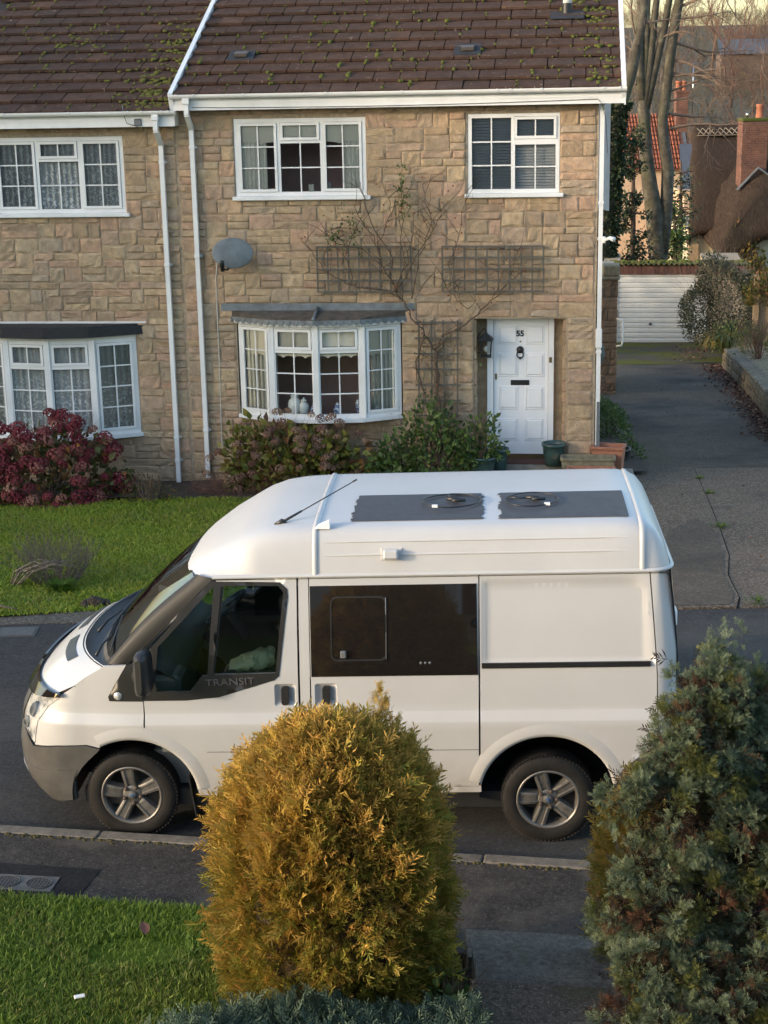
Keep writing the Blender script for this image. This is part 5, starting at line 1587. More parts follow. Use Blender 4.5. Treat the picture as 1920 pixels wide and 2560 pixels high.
# ------------------------------------------------------------------ plants
def frames(D, g, roll=None):
    D = D / np.linalg.norm(D, axis=1)[:, None]
    ref = np.where(np.abs(D[:, 2:3]) < .9, np.array([[0, 0, 1.]]), np.array([[1., 0, 0]]))
    X = np.cross(D, ref); X /= np.linalg.norm(X, axis=1)[:, None]
    Z = np.cross(X, D)
    a = g.uniform(0, 2 * np.pi, len(D)) if roll is None else roll
    c, s = np.cos(a)[:, None], np.sin(a)[:, None]
    return X * c + Z * s, D, -X * s + Z * c
def scatter(name, T, C, D, S, mat, parent=None, g=None, roll=None, rnd=None, smooth=False):
    tv, tf, tt = T
    X, Y, Z = frames(D, g, roll)
    n = len(C); k = len(tv)
    V = (C[:, None, :] + S[:, None, None] * (tv[None, :, 0:1] * X[:, None, :] + tv[None, :, 1:2] * Y[:, None, :] + tv[None, :, 2:3] * Z[:, None, :])).reshape(-1, 3)
    F = (np.arange(n)[:, None, None] * k + tf[None]).reshape(-1, tf.shape[1])
    if rnd is None: rnd = g.random(n)
    return np_mesh(name, V, F, mat, parent, smooth, {'rnd': np.repeat(rnd, k), 'tip': np.tile(tt, n)})
def tmpl_thuja(seed, nb=9, wd=.05, ang=38, curl=.25):
    g = random.Random(seed)
    V, F, Tp = [], [], []
    def blade(p, q, w_, t0, t1, zz):
        d = Vector(q) - Vector(p); s = Vector((-d.y, d.x, 0)).normalized() * w_
        m_ = Vector(p).lerp(Vector(q), .55) + Vector((0, 0, zz))
        n0 = len(V)
        V.extend([tuple(p), tuple(m_ + s), tuple(q), tuple(m_ - s)])
        Tp.extend([t0, lerp(t0, t1, .5), t1, lerp(t0, t1, .5)])
        F.extend([(n0, n0 + 1, n0 + 2), (n0, n0 + 2, n0 + 3)])
    ax = lambda t: Vector((.06 * math.sin(t * 3), t, -curl * t * t))
    blade(ax(0), ax(.5), wd * .6, 0, .4, 0); blade(ax(.45), ax(1), wd * .8, .4, 1, 0)
    for k in range(nb):
        t = .12 + .8 * k / nb; sd = 1 if k % 2 else -1
        L = .48 * (1 - .62 * t) * g.uniform(.8, 1.2); a = R(ang + g.uniform(-10, 10))
        p = ax(t); q = p + Vector((sd * math.sin(a) * L, math.cos(a) * L, g.uniform(-.10, .10) - curl * .3 * L))
        blade(p, q, wd, t * .7, min(1, t * .6 + .5), g.uniform(-.03, .03))
    return np.array(V), np.array(F), np.array(Tp)
def tmpl_leaf(wid=.32, fold=.10, droop=.18):
    V = [(0, 0, 0), (-wid * .8, .3, fold), (-wid, .55, fold * .9), (0, .5, -droop * .2), (wid, .55, fold * .9), (wid * .8, .3, fold), (0, 1.0, -droop)]
    F = [(0, 3, 1), (1, 3, 2), (2, 3, 6), (0, 5, 3), (5, 4, 3), (4, 6, 3)]
    return np.array(V), np.array(F), np.array([0, .3, .6, .5, .6, .3, 1.])
def branches(b, p, d, L, r, depth, g, spread=.5, up=.1, seg=3, nmin=2, nmax=3, rmin=.0015, sides=5, shrink=.68):
    pts = [p]; dd = d.normalized(); q = p
    for i in range(seg):
        dd = (dd + Vector((g.gauss(0, .12), g.gauss(0, .12), g.gauss(0, .10) + up * .2))).normalized()
        q = q + dd * (L / seg); pts.append(q)
    rad = [lerp(r, r * .62, i / seg) for i in range(seg + 1)]
    b.tube(pts, rad, sides if depth > 1 else 3, False)
    if depth <= 0: return
    for k in range(g.randint(nmin, nmax)):
        t = g.uniform(.45, 1.0) if k else 1.0
        i = min(seg, max(1, int(round(t * seg))))
        nd = (dd + Vector((g.gauss(0, spread), g.gauss(0, spread), g.gauss(0, spread) + up))).normalized()
        branches(b, pts[i], nd, L * g.uniform(shrink - .12, shrink + .1), max(rmin, rad[i] * g.uniform(.5, .75)), depth - 1, g, spread, up, seg, nmin, nmax, rmin, sides, shrink)

TH1, TH2 = tmpl_thuja(1, 11, .030, 42, .25), tmpl_thuja(2, 10, .032, 36, .4)
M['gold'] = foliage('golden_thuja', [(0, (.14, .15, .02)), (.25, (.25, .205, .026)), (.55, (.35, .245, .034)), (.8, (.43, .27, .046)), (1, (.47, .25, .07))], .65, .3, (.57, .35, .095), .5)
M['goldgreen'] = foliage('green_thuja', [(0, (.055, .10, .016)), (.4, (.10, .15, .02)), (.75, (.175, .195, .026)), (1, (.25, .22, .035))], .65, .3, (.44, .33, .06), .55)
M['bark'] = simple('brown_bark', (.07, .048, .034), .95, .35, 20, .5, 60)
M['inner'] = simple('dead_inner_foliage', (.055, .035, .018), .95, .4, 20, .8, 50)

def egg(g, n, prof, cx, cy, zs, jit=.10):
    z = g.uniform(0, 1, n)
    zz = np.interp(z, np.linspace(0, 1, len(zs)), zs)
    ph = g.uniform(0, 2 * np.pi, n)
    r = np.interp(zz, zs, prof)
    lob = 1 + .05 * np.sin(3 * ph + 1 + 3 * zz) + .045 * np.sin(5 * ph - 5 * zz) + .045 * np.sin(11 * ph + 9 * zz) + .035 * np.sin(17 * ph - 14 * zz)
    dep = np.abs(g.normal(0, jit, n))
    rr = np.maximum(.02, r * lob - dep)
    return np.column_stack([cx + rr * np.cos(ph), cy + rr * np.sin(ph), zz]), ph, dep
def gold_bush(name, label, cx, cy, zs, prof, n, size, spikes):
    g = np.random.default_rng(31)
    t = empty(name, (cx, cy, zs[0] - .05), 0, label, 'conifer')
    off = np.array([cx, cy, zs[0] - .05])
    # weights so the dome gets its share
    C, ph, dep = egg(g, n, prof, cx, cy, zs, .045)
    zt = (C[:, 2] - zs[0]) / (zs[-1] - zs[0])
    out = np.column_stack([np.cos(ph), np.sin(ph), np.zeros(n)])
    up = .35 + .9 * zt ** 2
    D = out * (1 - .6 * zt ** 3)[:, None] + np.column_stack([g.normal(0, .35, n), g.normal(0, .35, n), up + g.normal(0, .3, n)])
    S = size * g.uniform(.6, 1.25, n) * np.where(g.random(n) < .10, 1.5, 1)
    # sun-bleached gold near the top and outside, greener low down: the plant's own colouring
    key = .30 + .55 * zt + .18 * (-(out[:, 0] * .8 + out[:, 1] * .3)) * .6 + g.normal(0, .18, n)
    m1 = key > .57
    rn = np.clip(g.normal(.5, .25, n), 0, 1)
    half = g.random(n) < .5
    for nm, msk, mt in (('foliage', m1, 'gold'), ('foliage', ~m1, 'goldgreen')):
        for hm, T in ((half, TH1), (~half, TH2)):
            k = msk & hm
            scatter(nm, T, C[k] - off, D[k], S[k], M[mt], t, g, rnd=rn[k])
    b = MB()
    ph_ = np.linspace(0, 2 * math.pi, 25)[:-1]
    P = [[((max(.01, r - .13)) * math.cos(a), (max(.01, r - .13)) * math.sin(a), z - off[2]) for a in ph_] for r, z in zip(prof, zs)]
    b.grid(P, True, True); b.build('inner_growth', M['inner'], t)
    b = MB(); gg = random.Random(3)
    b.tube([(0, 0, -.1), (0.02, 0, .25), (0, .03, .6)], [.05, .045, .03], 8)
    for k in range(14):
        a = gg.uniform(0, 6.28); branches(b, Vector((.05 * math.cos(a), .05 * math.sin(a), gg.uniform(0, .15))), Vector((math.cos(a), math.sin(a), .55)), max(prof) * .5, .010, 1, gg)
    b.build('stem', M['bark'], t)
    for (x, y, z, h_, n_) in spikes:                                # leaders above the dome
        q = g.uniform(0, 1, n_); C2 = np.column_stack([x + g.normal(0, .05, n_) * (1 - q) + .02 * q, y + g.normal(0, .05, n_) * (1 - q), z + h_ * q]) - off
        D2 = np.column_stack([g.normal(0, .5, n_), g.normal(0, .5, n_), .9 + .4 * q])
        scatter('leader', TH2, C2, D2, size * (.75 - .35 * q) * g.uniform(.7, 1.1, n_), M['gold'], t, g)['kind'] = 'stuff'
    return t
gold_bush('golden_conifer', 'big rounded golden conifer bush in front of the van', -.31, 7.86, [.20, .45, .80, 1.15, 1.40, 1.58, 1.71, 1.80, 1.85], [.38, .51, .56, .57, .54, .47, .36, .22, .04], 25000, .108,
          [(-.06, 8.0, 1.80, .30, 110), (-.02, 8.02, 1.78, .22, 70), (-.34, 7.95, 1.78, .11, 60), (.10, 7.9, 1.70, .14, 60), (-.52, 7.9, 1.68, .10, 60), (-.20, 8.1, 1.80, .13, 50), (.2, 7.9, 1.56, .1, 50), (-.64, 7.7, 1.5, .1, 50), (-.45, 8.1, 1.75, .12, 50), (-.1, 7.7, 1.74, .10, 50), (-.76, 7.75, 1.25, .08, 40), (.26, 7.8, 1.3, .08, 40)])
gold_bush('golden_conifer', 'small golden conifer showing at the left of the dark blue green conifer', 1.35, 8.12, [.30, .7, .95, 1.15, 1.3, 1.40], [.16, .19, .19, .17, .11, .02], 2600, .085, [(1.47, 8.12, 1.35, .28, 40)])

# blue-green conifer: many lobes of short curled sprays
LOBES = [(1.644,7.80,2.081,0.29),(1.60,7.70,2.13,0.16),(1.858,7.90,1.969,0.253),(1.47,7.60,2.03,0.15),(1.41,7.55,1.90,0.17),(1.531,7.60,1.857,0.287),(1.804,7.70,1.694,0.312),(1.15,7.45,1.72,0.15),(1.429,7.45,1.597,0.264),(1.710,7.50,1.432,0.308),(1.923,7.60,1.308,0.250),(1.277,7.35,1.361,0.182),(1.092,7.30,1.169,0.151),(1.278,7.20,1.154,0.170),(1.545,7.35,1.176,0.2),(1.822,7.30,1.085,0.223),(1.218,7.05,0.976,0.187),(1.456,7.05,0.926,0.165),(1.714,7.05,0.898,0.2),(1.023,6.90,0.797,0.097),(1.267,6.85,0.80,0.16),(1.538,6.85,0.80,0.16),(1.782,6.90,0.80,0.17),(2.0,7.2,.95,.25),(2.05,7.6,1.6,.3),(2.1,7.9,1.2,.35),(1.6,7.8,1.0,.35),(1.5,7.7,.6,.35)]
CY1, CY2 = tmpl_thuja(5, 10, .032, 46, -.30), tmpl_thuja(6, 9, .036, 40, -.5)
M['cyp'] = foliage('blue_green_cypress', [(0, (.036, .060, .028)), (.3, (.062, .096, .048)), (.6, (.094, .136, .074)), (.85, (.135, .177, .104)), (1, (.175, .212, .132))], .75, .22, (.22, .255, .165), .5)
M['cypy'] = foliage('yellow_green_cypress', [(0, (.045, .060, .014)), (.5, (.085, .100, .022)), (1, (.14, .15, .04))], .7, .2, (.20, .20, .06), .4)
M['cypb'] = foliage('brown_cypress', [(0, (.05, .022, .012)), (.6, (.085, .035, .018)), (1, (.12, .06, .03))], .8, .1)
g = np.random.default_rng(12)
bc = empty('blue_green_conifer', (1.6, 7.6, .35), 0, 'dense blue green conifer filling the lower right corner', 'conifer')
off = np.array([1.6, 7.6, .35])
Cs, Ds, Ks, Ss = [], [], [], []
LOBES = [(x + .06, y, z - .03, r * .86) for x, y, z, r in LOBES]
for (x, y, z, r) in LOBES:
    # knobbly sub-clumps on each lobe
    nsub = int(37 * (r / .2) ** 1.6)
    d = g.normal(0, 1, (nsub, 3)); d /= np.linalg.norm(d, axis=1)[:, None]
    d = d[(d[:, 1] < .35)]
    for v in d:
        rs_ = g.uniform(.04, .10)
        cc = np.array([x, y, z]) + v * np.array([r, r, r * 1.1]) * g.uniform(.72, 1.0)
        k = int(62 * g.uniform(.6, 1.3))
        e = g.normal(0, 1, (k, 3)) + v * 1.0 + np.array([0, -.1, .45]); e /= np.linalg.norm(e, axis=1)[:, None]
        Cs.append(cc + e * rs_ * g.uniform(.15, .75, (k, 1))); Ds.append(e + g.normal(0, .2, (k, 3)))
        q = g.random()
        kind = 2 if q < .05 else (1 if q < .30 - .12 * (v[2]) else 0)
        Ks.append(np.full(k, kind)); Ss.append(g.uniform(.030, .062, k))
C, D, K, S = np.vstack(Cs), np.vstack(Ds), np.concatenate(Ks), np.concatenate(Ss)
for kd, mt in ((0, 'cyp'), (1, 'cypy'), (2, 'cypb')):
    m_ = K == kd; h_ = g.random(len(C)) < .5
    for hm, T in ((h_, CY1), (~h_, CY2)):
        k = m_ & hm
        scatter('foliage', T, C[k] - off, D[k], S[k], M[mt], bc, g, rnd=np.clip(g.normal(.55, .25, k.sum()), 0, 1))
b = MB(); gg = random.Random(9)
b.tube([(0, 0, -.2), (.02, .05, .6), (0.05, .15, 1.4)], [.07, .05, .02], 8)
for (x, y, z, r) in LOBES:
    p = Vector((x, y, z)) - Vector(off); b.tube([Vector((0, .05, max(.1, p.z * .45))), p * .6 + Vector((0, 0, .05)), p], [.022, .015, .006], 5)
    for q in range(5): branches(b, p * .97, Vector((gg.gauss(0, 1), gg.gauss(-.6, .6), gg.gauss(.3, .5))), r * .35, .005, 1, gg)
b.build('stem', M['bark'], bc)
Ci, Di = [], []
for (x, y, z, r) in LOBES:                                 # dead brown inner sprays
    k = int(150 * (r / .2) ** 2)
    Ci.append(np.array([x, y + .02, z]) + g.normal(0, 1, (k, 3)) * r * .34); Di.append(g.normal(0, 1, (k, 3)) + np.array([0, -.4, .2]))
Ci, Di = np.vstack(Ci), np.vstack(Di)
scatter('inner_growth', TH2, Ci - off, Di, g.uniform(.08, .14, len(Ci)), foliage('brown_inner_conifer', [(0, (.022, .014, .009)), (.6, (.045, .028, .016)), (1, (.075, .045, .022))], .9, .1), bc, g)
# leaders at the top
for (x, y, z, h_) in ((1.52, 7.6, 2.08, .14), (1.62, 7.7, 2.20, .18), (1.64, 7.75, 2.26, .17), (1.71, 7.78, 2.27, .22), (1.81, 7.8, 2.24, .22), (1.38, 7.5, 1.90, .14), (1.93, 7.9, 2.12, .12)):
    n_ = 46; q = g.uniform(0, 1, n_)
    C2 = np.column_stack([x + g.normal(0, .028, n_) * (1 - .7 * q) + .02 * q, y + g.normal(0, .03, n_), z + h_ * q]) - off
    scatter('leader', CY1, C2, np.column_stack([g.normal(0, .6, n_), g.normal(0, .6, n_), np.ones(n_)]), g.uniform(.035, .055, n_), M['cyp'], bc, g)['kind'] = 'stuff'

# low juniper along the bottom edge
M['jun'] = foliage('blue_juniper', [(0, (.024, .046, .030)), (.5, (.044, .080, .052)), (.85, (.070, .112, .076)), (1, (.10, .14, .095))], .75, .15, (.12, .16, .11), .4)
g = np.random.default_rng(5)
jn = empty('juniper', (-.55, 7.2, .3), 0, 'low spreading blue green juniper along the bottom edge', 'juniper')
n_ = 4600
px = g.uniform(-1.30, .42, n_); py = g.uniform(6.6, 7.48, n_)
hmax = .12 + .16 * (0.5 + .5 * np.sin(px * 5 + 1) * np.cos(py * 4 + px * 2)) 
edge = np.clip((7.50 - .35 * np.clip(-px - .75, 0, 1) - py) / .3, 0, 1) * np.clip((px + 1.34) / .3, .1, 1)
pz = .36 + .10 * (7.4 - py) + hmax * edge * g.uniform(.4, 1, n_) + .10 * edge
D = np.column_stack([g.normal(0, .7, n_), g.normal(.35, .6, n_), np.abs(g.normal(.45, .3, n_))])
scatter('foliage', CY2, np.column_stack([px, py, pz]) - np.array([-.55, 7.2, .3]), D, g.uniform(.07, .12, n_), M['jun'], jn, g)
b = MB(); gg = random.Random(4)
for k in range(26):
    a = gg.uniform(0, 6.28); branches(b, Vector((gg.uniform(-.6, .8), gg.uniform(-.4, .1), .02)), Vector((math.cos(a), math.sin(a), .35)), .3, .008, 1, gg)
b.build('stem', M['bark'], jn)

# leafy plants
LF = tmpl_leaf(); LFN = tmpl_leaf(.2, .06, .25)
def shrub(name, label, cat, cx, cy, cz, rx, ry, rz_, n_, size, mat, seed, T=LF, stems=10, smat='bark', up=.3, shell=.55, group=None, globe=False):
    g = np.random.default_rng(seed)
    t = empty(name, (cx, cy, cz), 0, label, cat, group)
    d = g.normal(0, 1, (n_, 3)); d /= np.linalg.norm(d, axis=1)[:, None]
    if not globe: d[:, 2] = np.abs(d[:, 2]) * 1.0 - .25 * (g.random(n_) < .3)
    lob = 1 + .16 * np.sin(4 * d[:, 0] + 3 * d[:, 2] + seed) + .14 * np.sin(5 * d[:, 1] - 4 * d[:, 0])
    C = d * (g.uniform(shell, 1, n_) ** .6 * lob)[:, None] * np.array([rx, ry, rz_])
    if globe:
        C[:, 2] = C[:, 2] * .55 + rz_ * .52
    C[:, 2] = np.maximum(C[:, 2], .02)
    D = d + g.normal(0, .6, (n_, 3)) + np.array([0, -.15, up])
    scatter('foliage', T, C, D, size * g.uniform(.6, 1.3, n_), M[mat], t, g)
    b = MB(); gg = random.Random(seed)
    for k in range(stems):
        a = gg.uniform(0, 6.28); rr = gg.uniform(.1, .5)
        branches(b, Vector((rx * .3 * math.cos(a) * rr, ry * .3 * math.sin(a) * rr, -.03)), Vector((math.cos(a) * rx * rr, math.sin(a) * ry * rr, rz_ * .9)), rz_ * .62, .009, 2, gg, .45, .25)
    b.build('stem', M[smat], t)
    return t
M['hyd_leaf'] = foliage('hydrangea_leaf', [(0, (.10, .12, .025)), (.4, (.18, .18, .035)), (.7, (.24, .21, .05)), (.88, (.22, .10, .045)), (1, (.16, .07, .045))], .6, .25)
M['hyd_dark'] = foliage('dark_hydrangea_leaf', [(0, (.045, .065, .018)), (.5, (.075, .08, .024)), (.8, (.12, .065, .03)), (1, (.22, .10, .03))], .6, .2)
M['leaf_green'] = foliage('shrub_leaf', [(0, (.042, .08, .024)), (.5, (.078, .135, .036)), (.85, (.125, .18, .048)), (1, (.20, .22, .07))], .5, .25)
M['twig'] = simple('brown_twig', (.16, .11, .08), .95, .3, 20)
M['twig_pale'] = simple('pale_twig', (.26, .21, .16), .95, .3, 20)
M['twig_red'] = simple('reddish_twig', (.17, .085, .06), .95, .3, 20)
def head_mesh(seed, mat):
    g = random.Random(seed); b = MB()
    for k in range(46):
        z = 1 - 1.55 * (k + .5) / 46; a = k * 2.399 + g.uniform(-.2, .2); r = math.sqrt(max(0, 1 - z * z))
        p = Vector((r * math.cos(a), r * math.sin(a), z * .8)) * g.uniform(.88, 1.05)
        nrm = Vector((p.x, p.y, p.z * 1.3)).normalized(); s = nrm.cross(Vector((0.2, .1, 1))).normalized(); t = nrm.cross(s)
        q = g.uniform(.20, .28); e = nrm * .07
        ca, sa = math.cos(a), math.sin(a); s, t = s * ca + t * sa, t * ca - s * sa
        b.add([p, p + s * q + e, p + t * q + e, p - s * q + e, p - t * q + e], [(0, 1, 2), (0, 2, 3), (0, 3, 4), (0, 4, 1)])
    return b.mesh('flower_head', mat, False)
def hydrangea(name, label, cx, cy, cz, rx, ry, rz_, heads, hs, stops, nleaf, leafmat, seed):
    t = shrub(name, label, 'hydrangea', cx, cy, cz, rx * .93, ry * .93, rz_ * .93, nleaf, .13, leafmat, seed, LF, 14, 'twig', .2, .5)
    mt = foliage(name + '_petal', stops, .8, .15)
    ms = [head_mesh(seed + k, mt) for k in range(4)]
    g = random.Random(seed)
    for k in range(heads):
        while True:
            a = g.uniform(math.pi * .95, math.pi * 2.05) if g.random() < .8 else g.uniform(0, 6.28); z = g.uniform(-.1, 1)
            r = math.sqrt(max(0, 1 - z * z)); break
        s = hs * g.uniform(.7, 1.2)
        lob = 1 + .12 * math.sin(a * 4 + z * 3)
        p = Vector((rx * r * math.cos(a) * lob, ry * r * math.sin(a) * lob, max(.05, rz_ * (z * lob))))
        inst('flower_head', ms[k % 4], t, p, (g.uniform(-.5, .5) - .3 * math.sin(a) * 0, g.uniform(-.5, .5), g.uniform(0, 6)), (s, s, s * .9))
    return t
hydrangea('red_hydrangea', 'dark red hydrangea bush full of old flower heads below the left bay', -4.85, 22.45, -.60, 1.12, .75, 1.12, 130, .105, [(0, (.12, .018, .026)), (.45, (.18, .026, .036)), (.7, (.24, .07, .06)), (.88, (.30, .14, .10)), (1, (.34, .18, .12))], 900, 'hyd_dark', 41)
hydrangea('faded_hydrangea', 'faded brown and yellow green hydrangea below the bow window', -1.30, 22.58, -.62, 1.18, .60, 1.12, 80, .07, [(0, (.17, .085, .065)), (.5, (.24, .135, .09)), (1, (.28, .18, .12))], 2200, 'hyd_leaf', 52)
shrub('leafy_shrub', 'green leafy shrub between the bow window and the front door', 'shrub', .62, 22.45, -.62, .78, .5, 1.18, 2300, .085, 'leaf_green', 61, LF, 16, 'twig')
# dead ferny mound and dark shrub between the pipes
def twig_mound(name, label, cx, cy, cz, rx, ry, h_, n_, mat, seed, cat='shrub', depth=2, droop=-.3, th=.004):
    b = MB(); g = random.Random(seed)
    for k in range(n_):
        a = g.uniform(0, 6.28); r = g.uniform(0, 1) ** .6
        p = Vector((rx * r * math.cos(a) * .7, ry * r * math.sin(a) * .7, 0))
        branches(b, p, Vector((math.cos(a) * .7 * rx, math.sin(a) * .7 * ry, h_ * g.uniform(.6, 1.4))), h_ * g.uniform(.5, .9), th, depth, g, .55, droop, 3, 2, 3, .0018, 4)
    o = b.build(name, mat, loc=(cx, cy, cz), recalc=False)
    return tag(o, label, cat)
twig_mound('withered_mound', 'low mound of withered brown stalks at the foot of the downpipes', -2.0, 22.35, -.58, .72, .35, .34, 190, M['twig_red'], 7, droop=-.35)
twig_mound('withered_mound', 'second brown withered clump reaching towards the van roof', -1.1, 22.15, -.56, .6, .3, .26, 120, M['twig_red'], 17, droop=-.35)
shrub('dark_low_shrub', 'small dark shrub on the lawn edge right of the red hydrangea', 'shrub', -3.30, 21.85, -.55, .42, .3, .42, 420, .05, 'hyd_dark', 77, LFN, 16, 'twig')
twig_mound('bare_lavender', 'grey twiggy lavender clump standing in the lawn', -3.62, 17.0, -.15, .36, .3, .36, 120, simple('lavender_grey', (.12, .095, .085), .95, .3, 20), 8, 'lavender', 2, .25, .0035)
b = MB(); gg = random.Random(2)
for k in range(13):
    x0 = gg.uniform(-.12, .12)
    b.tube([(x0 + .3, gg.uniform(-.1, .1), .20 + gg.uniform(-.05, .06)), (x0 + .05, gg.uniform(-.1, .1), .26 + gg.uniform(-.06, .03)), (x0 - .18, gg.uniform(-.05, .05), .16), (x0 * .4 - .30, gg.uniform(-.06, .06), -.0)], [.004, .007, .008, .009], 5)
tag(b.build('pruned_stems', M['twig_pale'], loc=(-3.78, 16.85, -.135)), 'bent pale stems of the old lavender on the lawn', 'stems')
tuft('grass_tuft', -3.50, 16.62, -.115, 260, .13, M['grass'], 'dark green tuft of grass below the lavender clump', 'grass', .15, .006)
b = MB(); gg = random.Random(6)
for k in range(40):
    a = gg.uniform(0, 6.28); r = gg.uniform(0, .16); s = gg.uniform(.02, .05)
    b.lathe([(s, -.02), (s * .9, s * .5), (.001, s * .9)], 6, Matrix.Translation((r * math.cos(a), r * .6 * math.sin(a), .06 * (1 - r / .16))))
tag(b.build('molehill', M['soil'], loc=(-3.02, 15.85, -.04)), 'little heap of brown earth at the front edge of the far lawn', 'earth heap')
tag(MB().tube([(-.35, .1, .02), (-.1, .02, .035), (.2, -.12, .02)], [.014, .016, .012], 6).build('fallen_stick', M['twig'], loc=(-3.98, 15.75, -.02)), 'brown stick lying at the road edge of the far lawn', 'stick')

# climbing rose on the wall
rs_ = hthing('climbing_rose', -2.0, -.06, -.5, 'bare thorny climbing rose trained over the two wide trellises', 'climbing rose')
b = MB(); gg = random.Random(21)
def cane(pts, r0, r1, wob_=.02):
    P = []
    for k in range(len(pts) - 1):
        for t in np.linspace(0, 1, 5)[:-1 if k < len(pts) - 2 else None]:
            a, c_ = pts[k], pts[k + 1]
            P.append(Vector((lerp(a[0], c_[0], t) + 2.0 + gg.gauss(0, wob_), -.03 + gg.gauss(0, .012) - .03 * (k % 2), lerp(a[1], c_[1], t) + .5)))
    b.tube(P, list(np.linspace(r0 * 1.05, r1 * 1.1, len(P))), 6)
    return P
canes = []
zs_ = -.62
main = [(-2.02, -.5), (-2.018, .01), (-1.971, .6), (-1.936, 1.18), (-1.963, 1.38), (-2.103, 1.58), (-2.327, 1.92), (-2.493, 2.2), (-2.657, 2.54), (-2.80, 2.98), (-3.10, 3.40)]
canes.append(cane(main, .020, .005))
canes.append(cane([(-1.90, -.5), (-1.90, .5), (-1.93, 1.0), (-1.95, 1.38)], .016, .012))
canes.append(cane([(-1.963, 1.38), (-1.818, 1.58), (-1.419, 1.8), (-1.136, 2.08), (-.856, 2.35), (-.689, 2.52)], .013, .005))
canes.append(cane([(-2.493, 2.2), (-2.30, 2.5), (-2.1, 2.9), (-1.915, 3.14), (-1.80, 3.41)], .010, .004))
canes.append(cane([(-2.40, 2.05), (-2.40, 2.6), (-2.42, 3.2), (-2.38, 3.75)], .009, .003))
canes.append(cane([(-2.493, 2.2), (-2.9, 2.25), (-3.2, 2.32), (-3.5, 2.5), (-3.79, 2.9)], .010, .004))
canes.append(cane([(-2.657, 2.54), (-2.95, 2.8), (-3.35, 2.9), (-3.6, 3.1)], .008, .003))
canes.append(cane([(-1.6, 2.15), (-1.75, 2.6), (-1.62, 3.0), (-1.50, 3.6)], .007, .003))
canes.append(cane([(-1.1, 2.1), (-1.0, 2.45), (-.8, 2.75)], .006, .003))
canes.append(cane([(-2.2, 2.2), (-1.9, 2.55), (-1.75, 2.2), (-1.5, 1.95)], .007, .004))
canes.append(cane([(-2.7, 2.45), (-2.75, 2.9), (-2.55, 3.3), (-2.62, 3.6)], .008, .003))
canes.append(cane([(-2.55, 2.3), (-2.6, 2.8), (-2.9, 3.3), (-3.0, 3.75)], .009, .004))
canes.append(cane([(-2.3, 2.1), (-2.15, 2.7), (-2.0, 3.2), (-2.1, 3.7)], .009, .004))
canes.append(cane([(-2.5, 2.2), (-2.3, 2.75), (-2.22, 3.3)], .008, .003))
canes.append(cane([(-3.1, 2.3), (-3.2, 2.7), (-3.05, 3.1)], .007, .003))
canes.append(cane([(-2.1, 1.6), (-2.25, 1.2), (-2.1, .7), (-2.0, .3)], .010, .008))
for P in canes:
    for k in range(4, len(P), 1):
        if gg.random() < .8:
            branches(b, P[k], Vector((gg.gauss(0, .8), -.15, gg.uniform(.1, 1.2))), gg.uniform(.14, .40), .0052, 1, gg, .35, .15, 3, 1, 2, .0022, 4)
b.build('cane', simple('rose_cane', (.085, .06, .042), .9, .3, 20), rs_)
M['hip'] = simple('rose_hip', (.20, .045, .02), .4)
hm = MB().lathe([(.001, -.016), (.011, -.010), (.013, 0), (.009, .010), (.001, .014)], 8).mesh('rose_hip', M['hip'])
for k in range(44):
    P = gg.choice(canes[:-1]); p = P[gg.randrange(len(P) // 2, len(P))]
    inst('rose_hip', hm, rs_, p + Vector((gg.gauss(0, .10), -.04, gg.gauss(.05, .09))), (gg.uniform(-1, 1), 0, 0))
g = np.random.default_rng(3)
n_ = 260
cl = np.array([(-2.38, 3.74, .05, .14), (-3.25, 3.15, .12, .14), (-3.05, 3.0, .1, .2), (-2.39, 3.45, .05, .12), (-3.4, 3.0, .1, .06), (-1.85, .95, .3, .5)])
k = g.integers(0, 5, n_) ; k[:30] = 5
C = np.column_stack([cl[k, 0] + g.normal(0, 1, n_) * cl[k, 2] + 2.0, -.06 + g.normal(0, .03, n_), cl[k, 1] + g.normal(0, 1, n_) * cl[k, 3] + .5])
o = scatter('foliage', LF, C, g.normal(0, 1, (n_, 3)) + np.array([0, -.6, -.2]), g.uniform(.03, .06, n_), M['leaf_green'], rs_, g); o['kind'] = 'stuff'

# bramble and ivy at the foot of the golden conifer
shrub('bramble', 'green bramble leaves at the right foot of the golden conifer', 'bramble', .30, 7.55, .28, .17, .30, .38, 420, .055, 'leaf_green', 88, LF, 10, 'twig', .3, .3)
tuft('nettle', -.83, 7.75, .26, 30, .22, M['weed'], 'pale green weed at the left foot of the golden conifer', 'weed', .06, .014)
b = MB(); gg = random.Random(8)
for k in range(16): branches(b, Vector((gg.uniform(-.15, .15), gg.uniform(-.1, .1), 0)), Vector((gg.gauss(0, .4), -.3, .7)), .26, .004, 1, gg)
tag(b.build('dry_stalks', M['twig_pale'], loc=(.16, 7.25, .28)), 'dry pale stalks under the golden conifer', 'stalks')

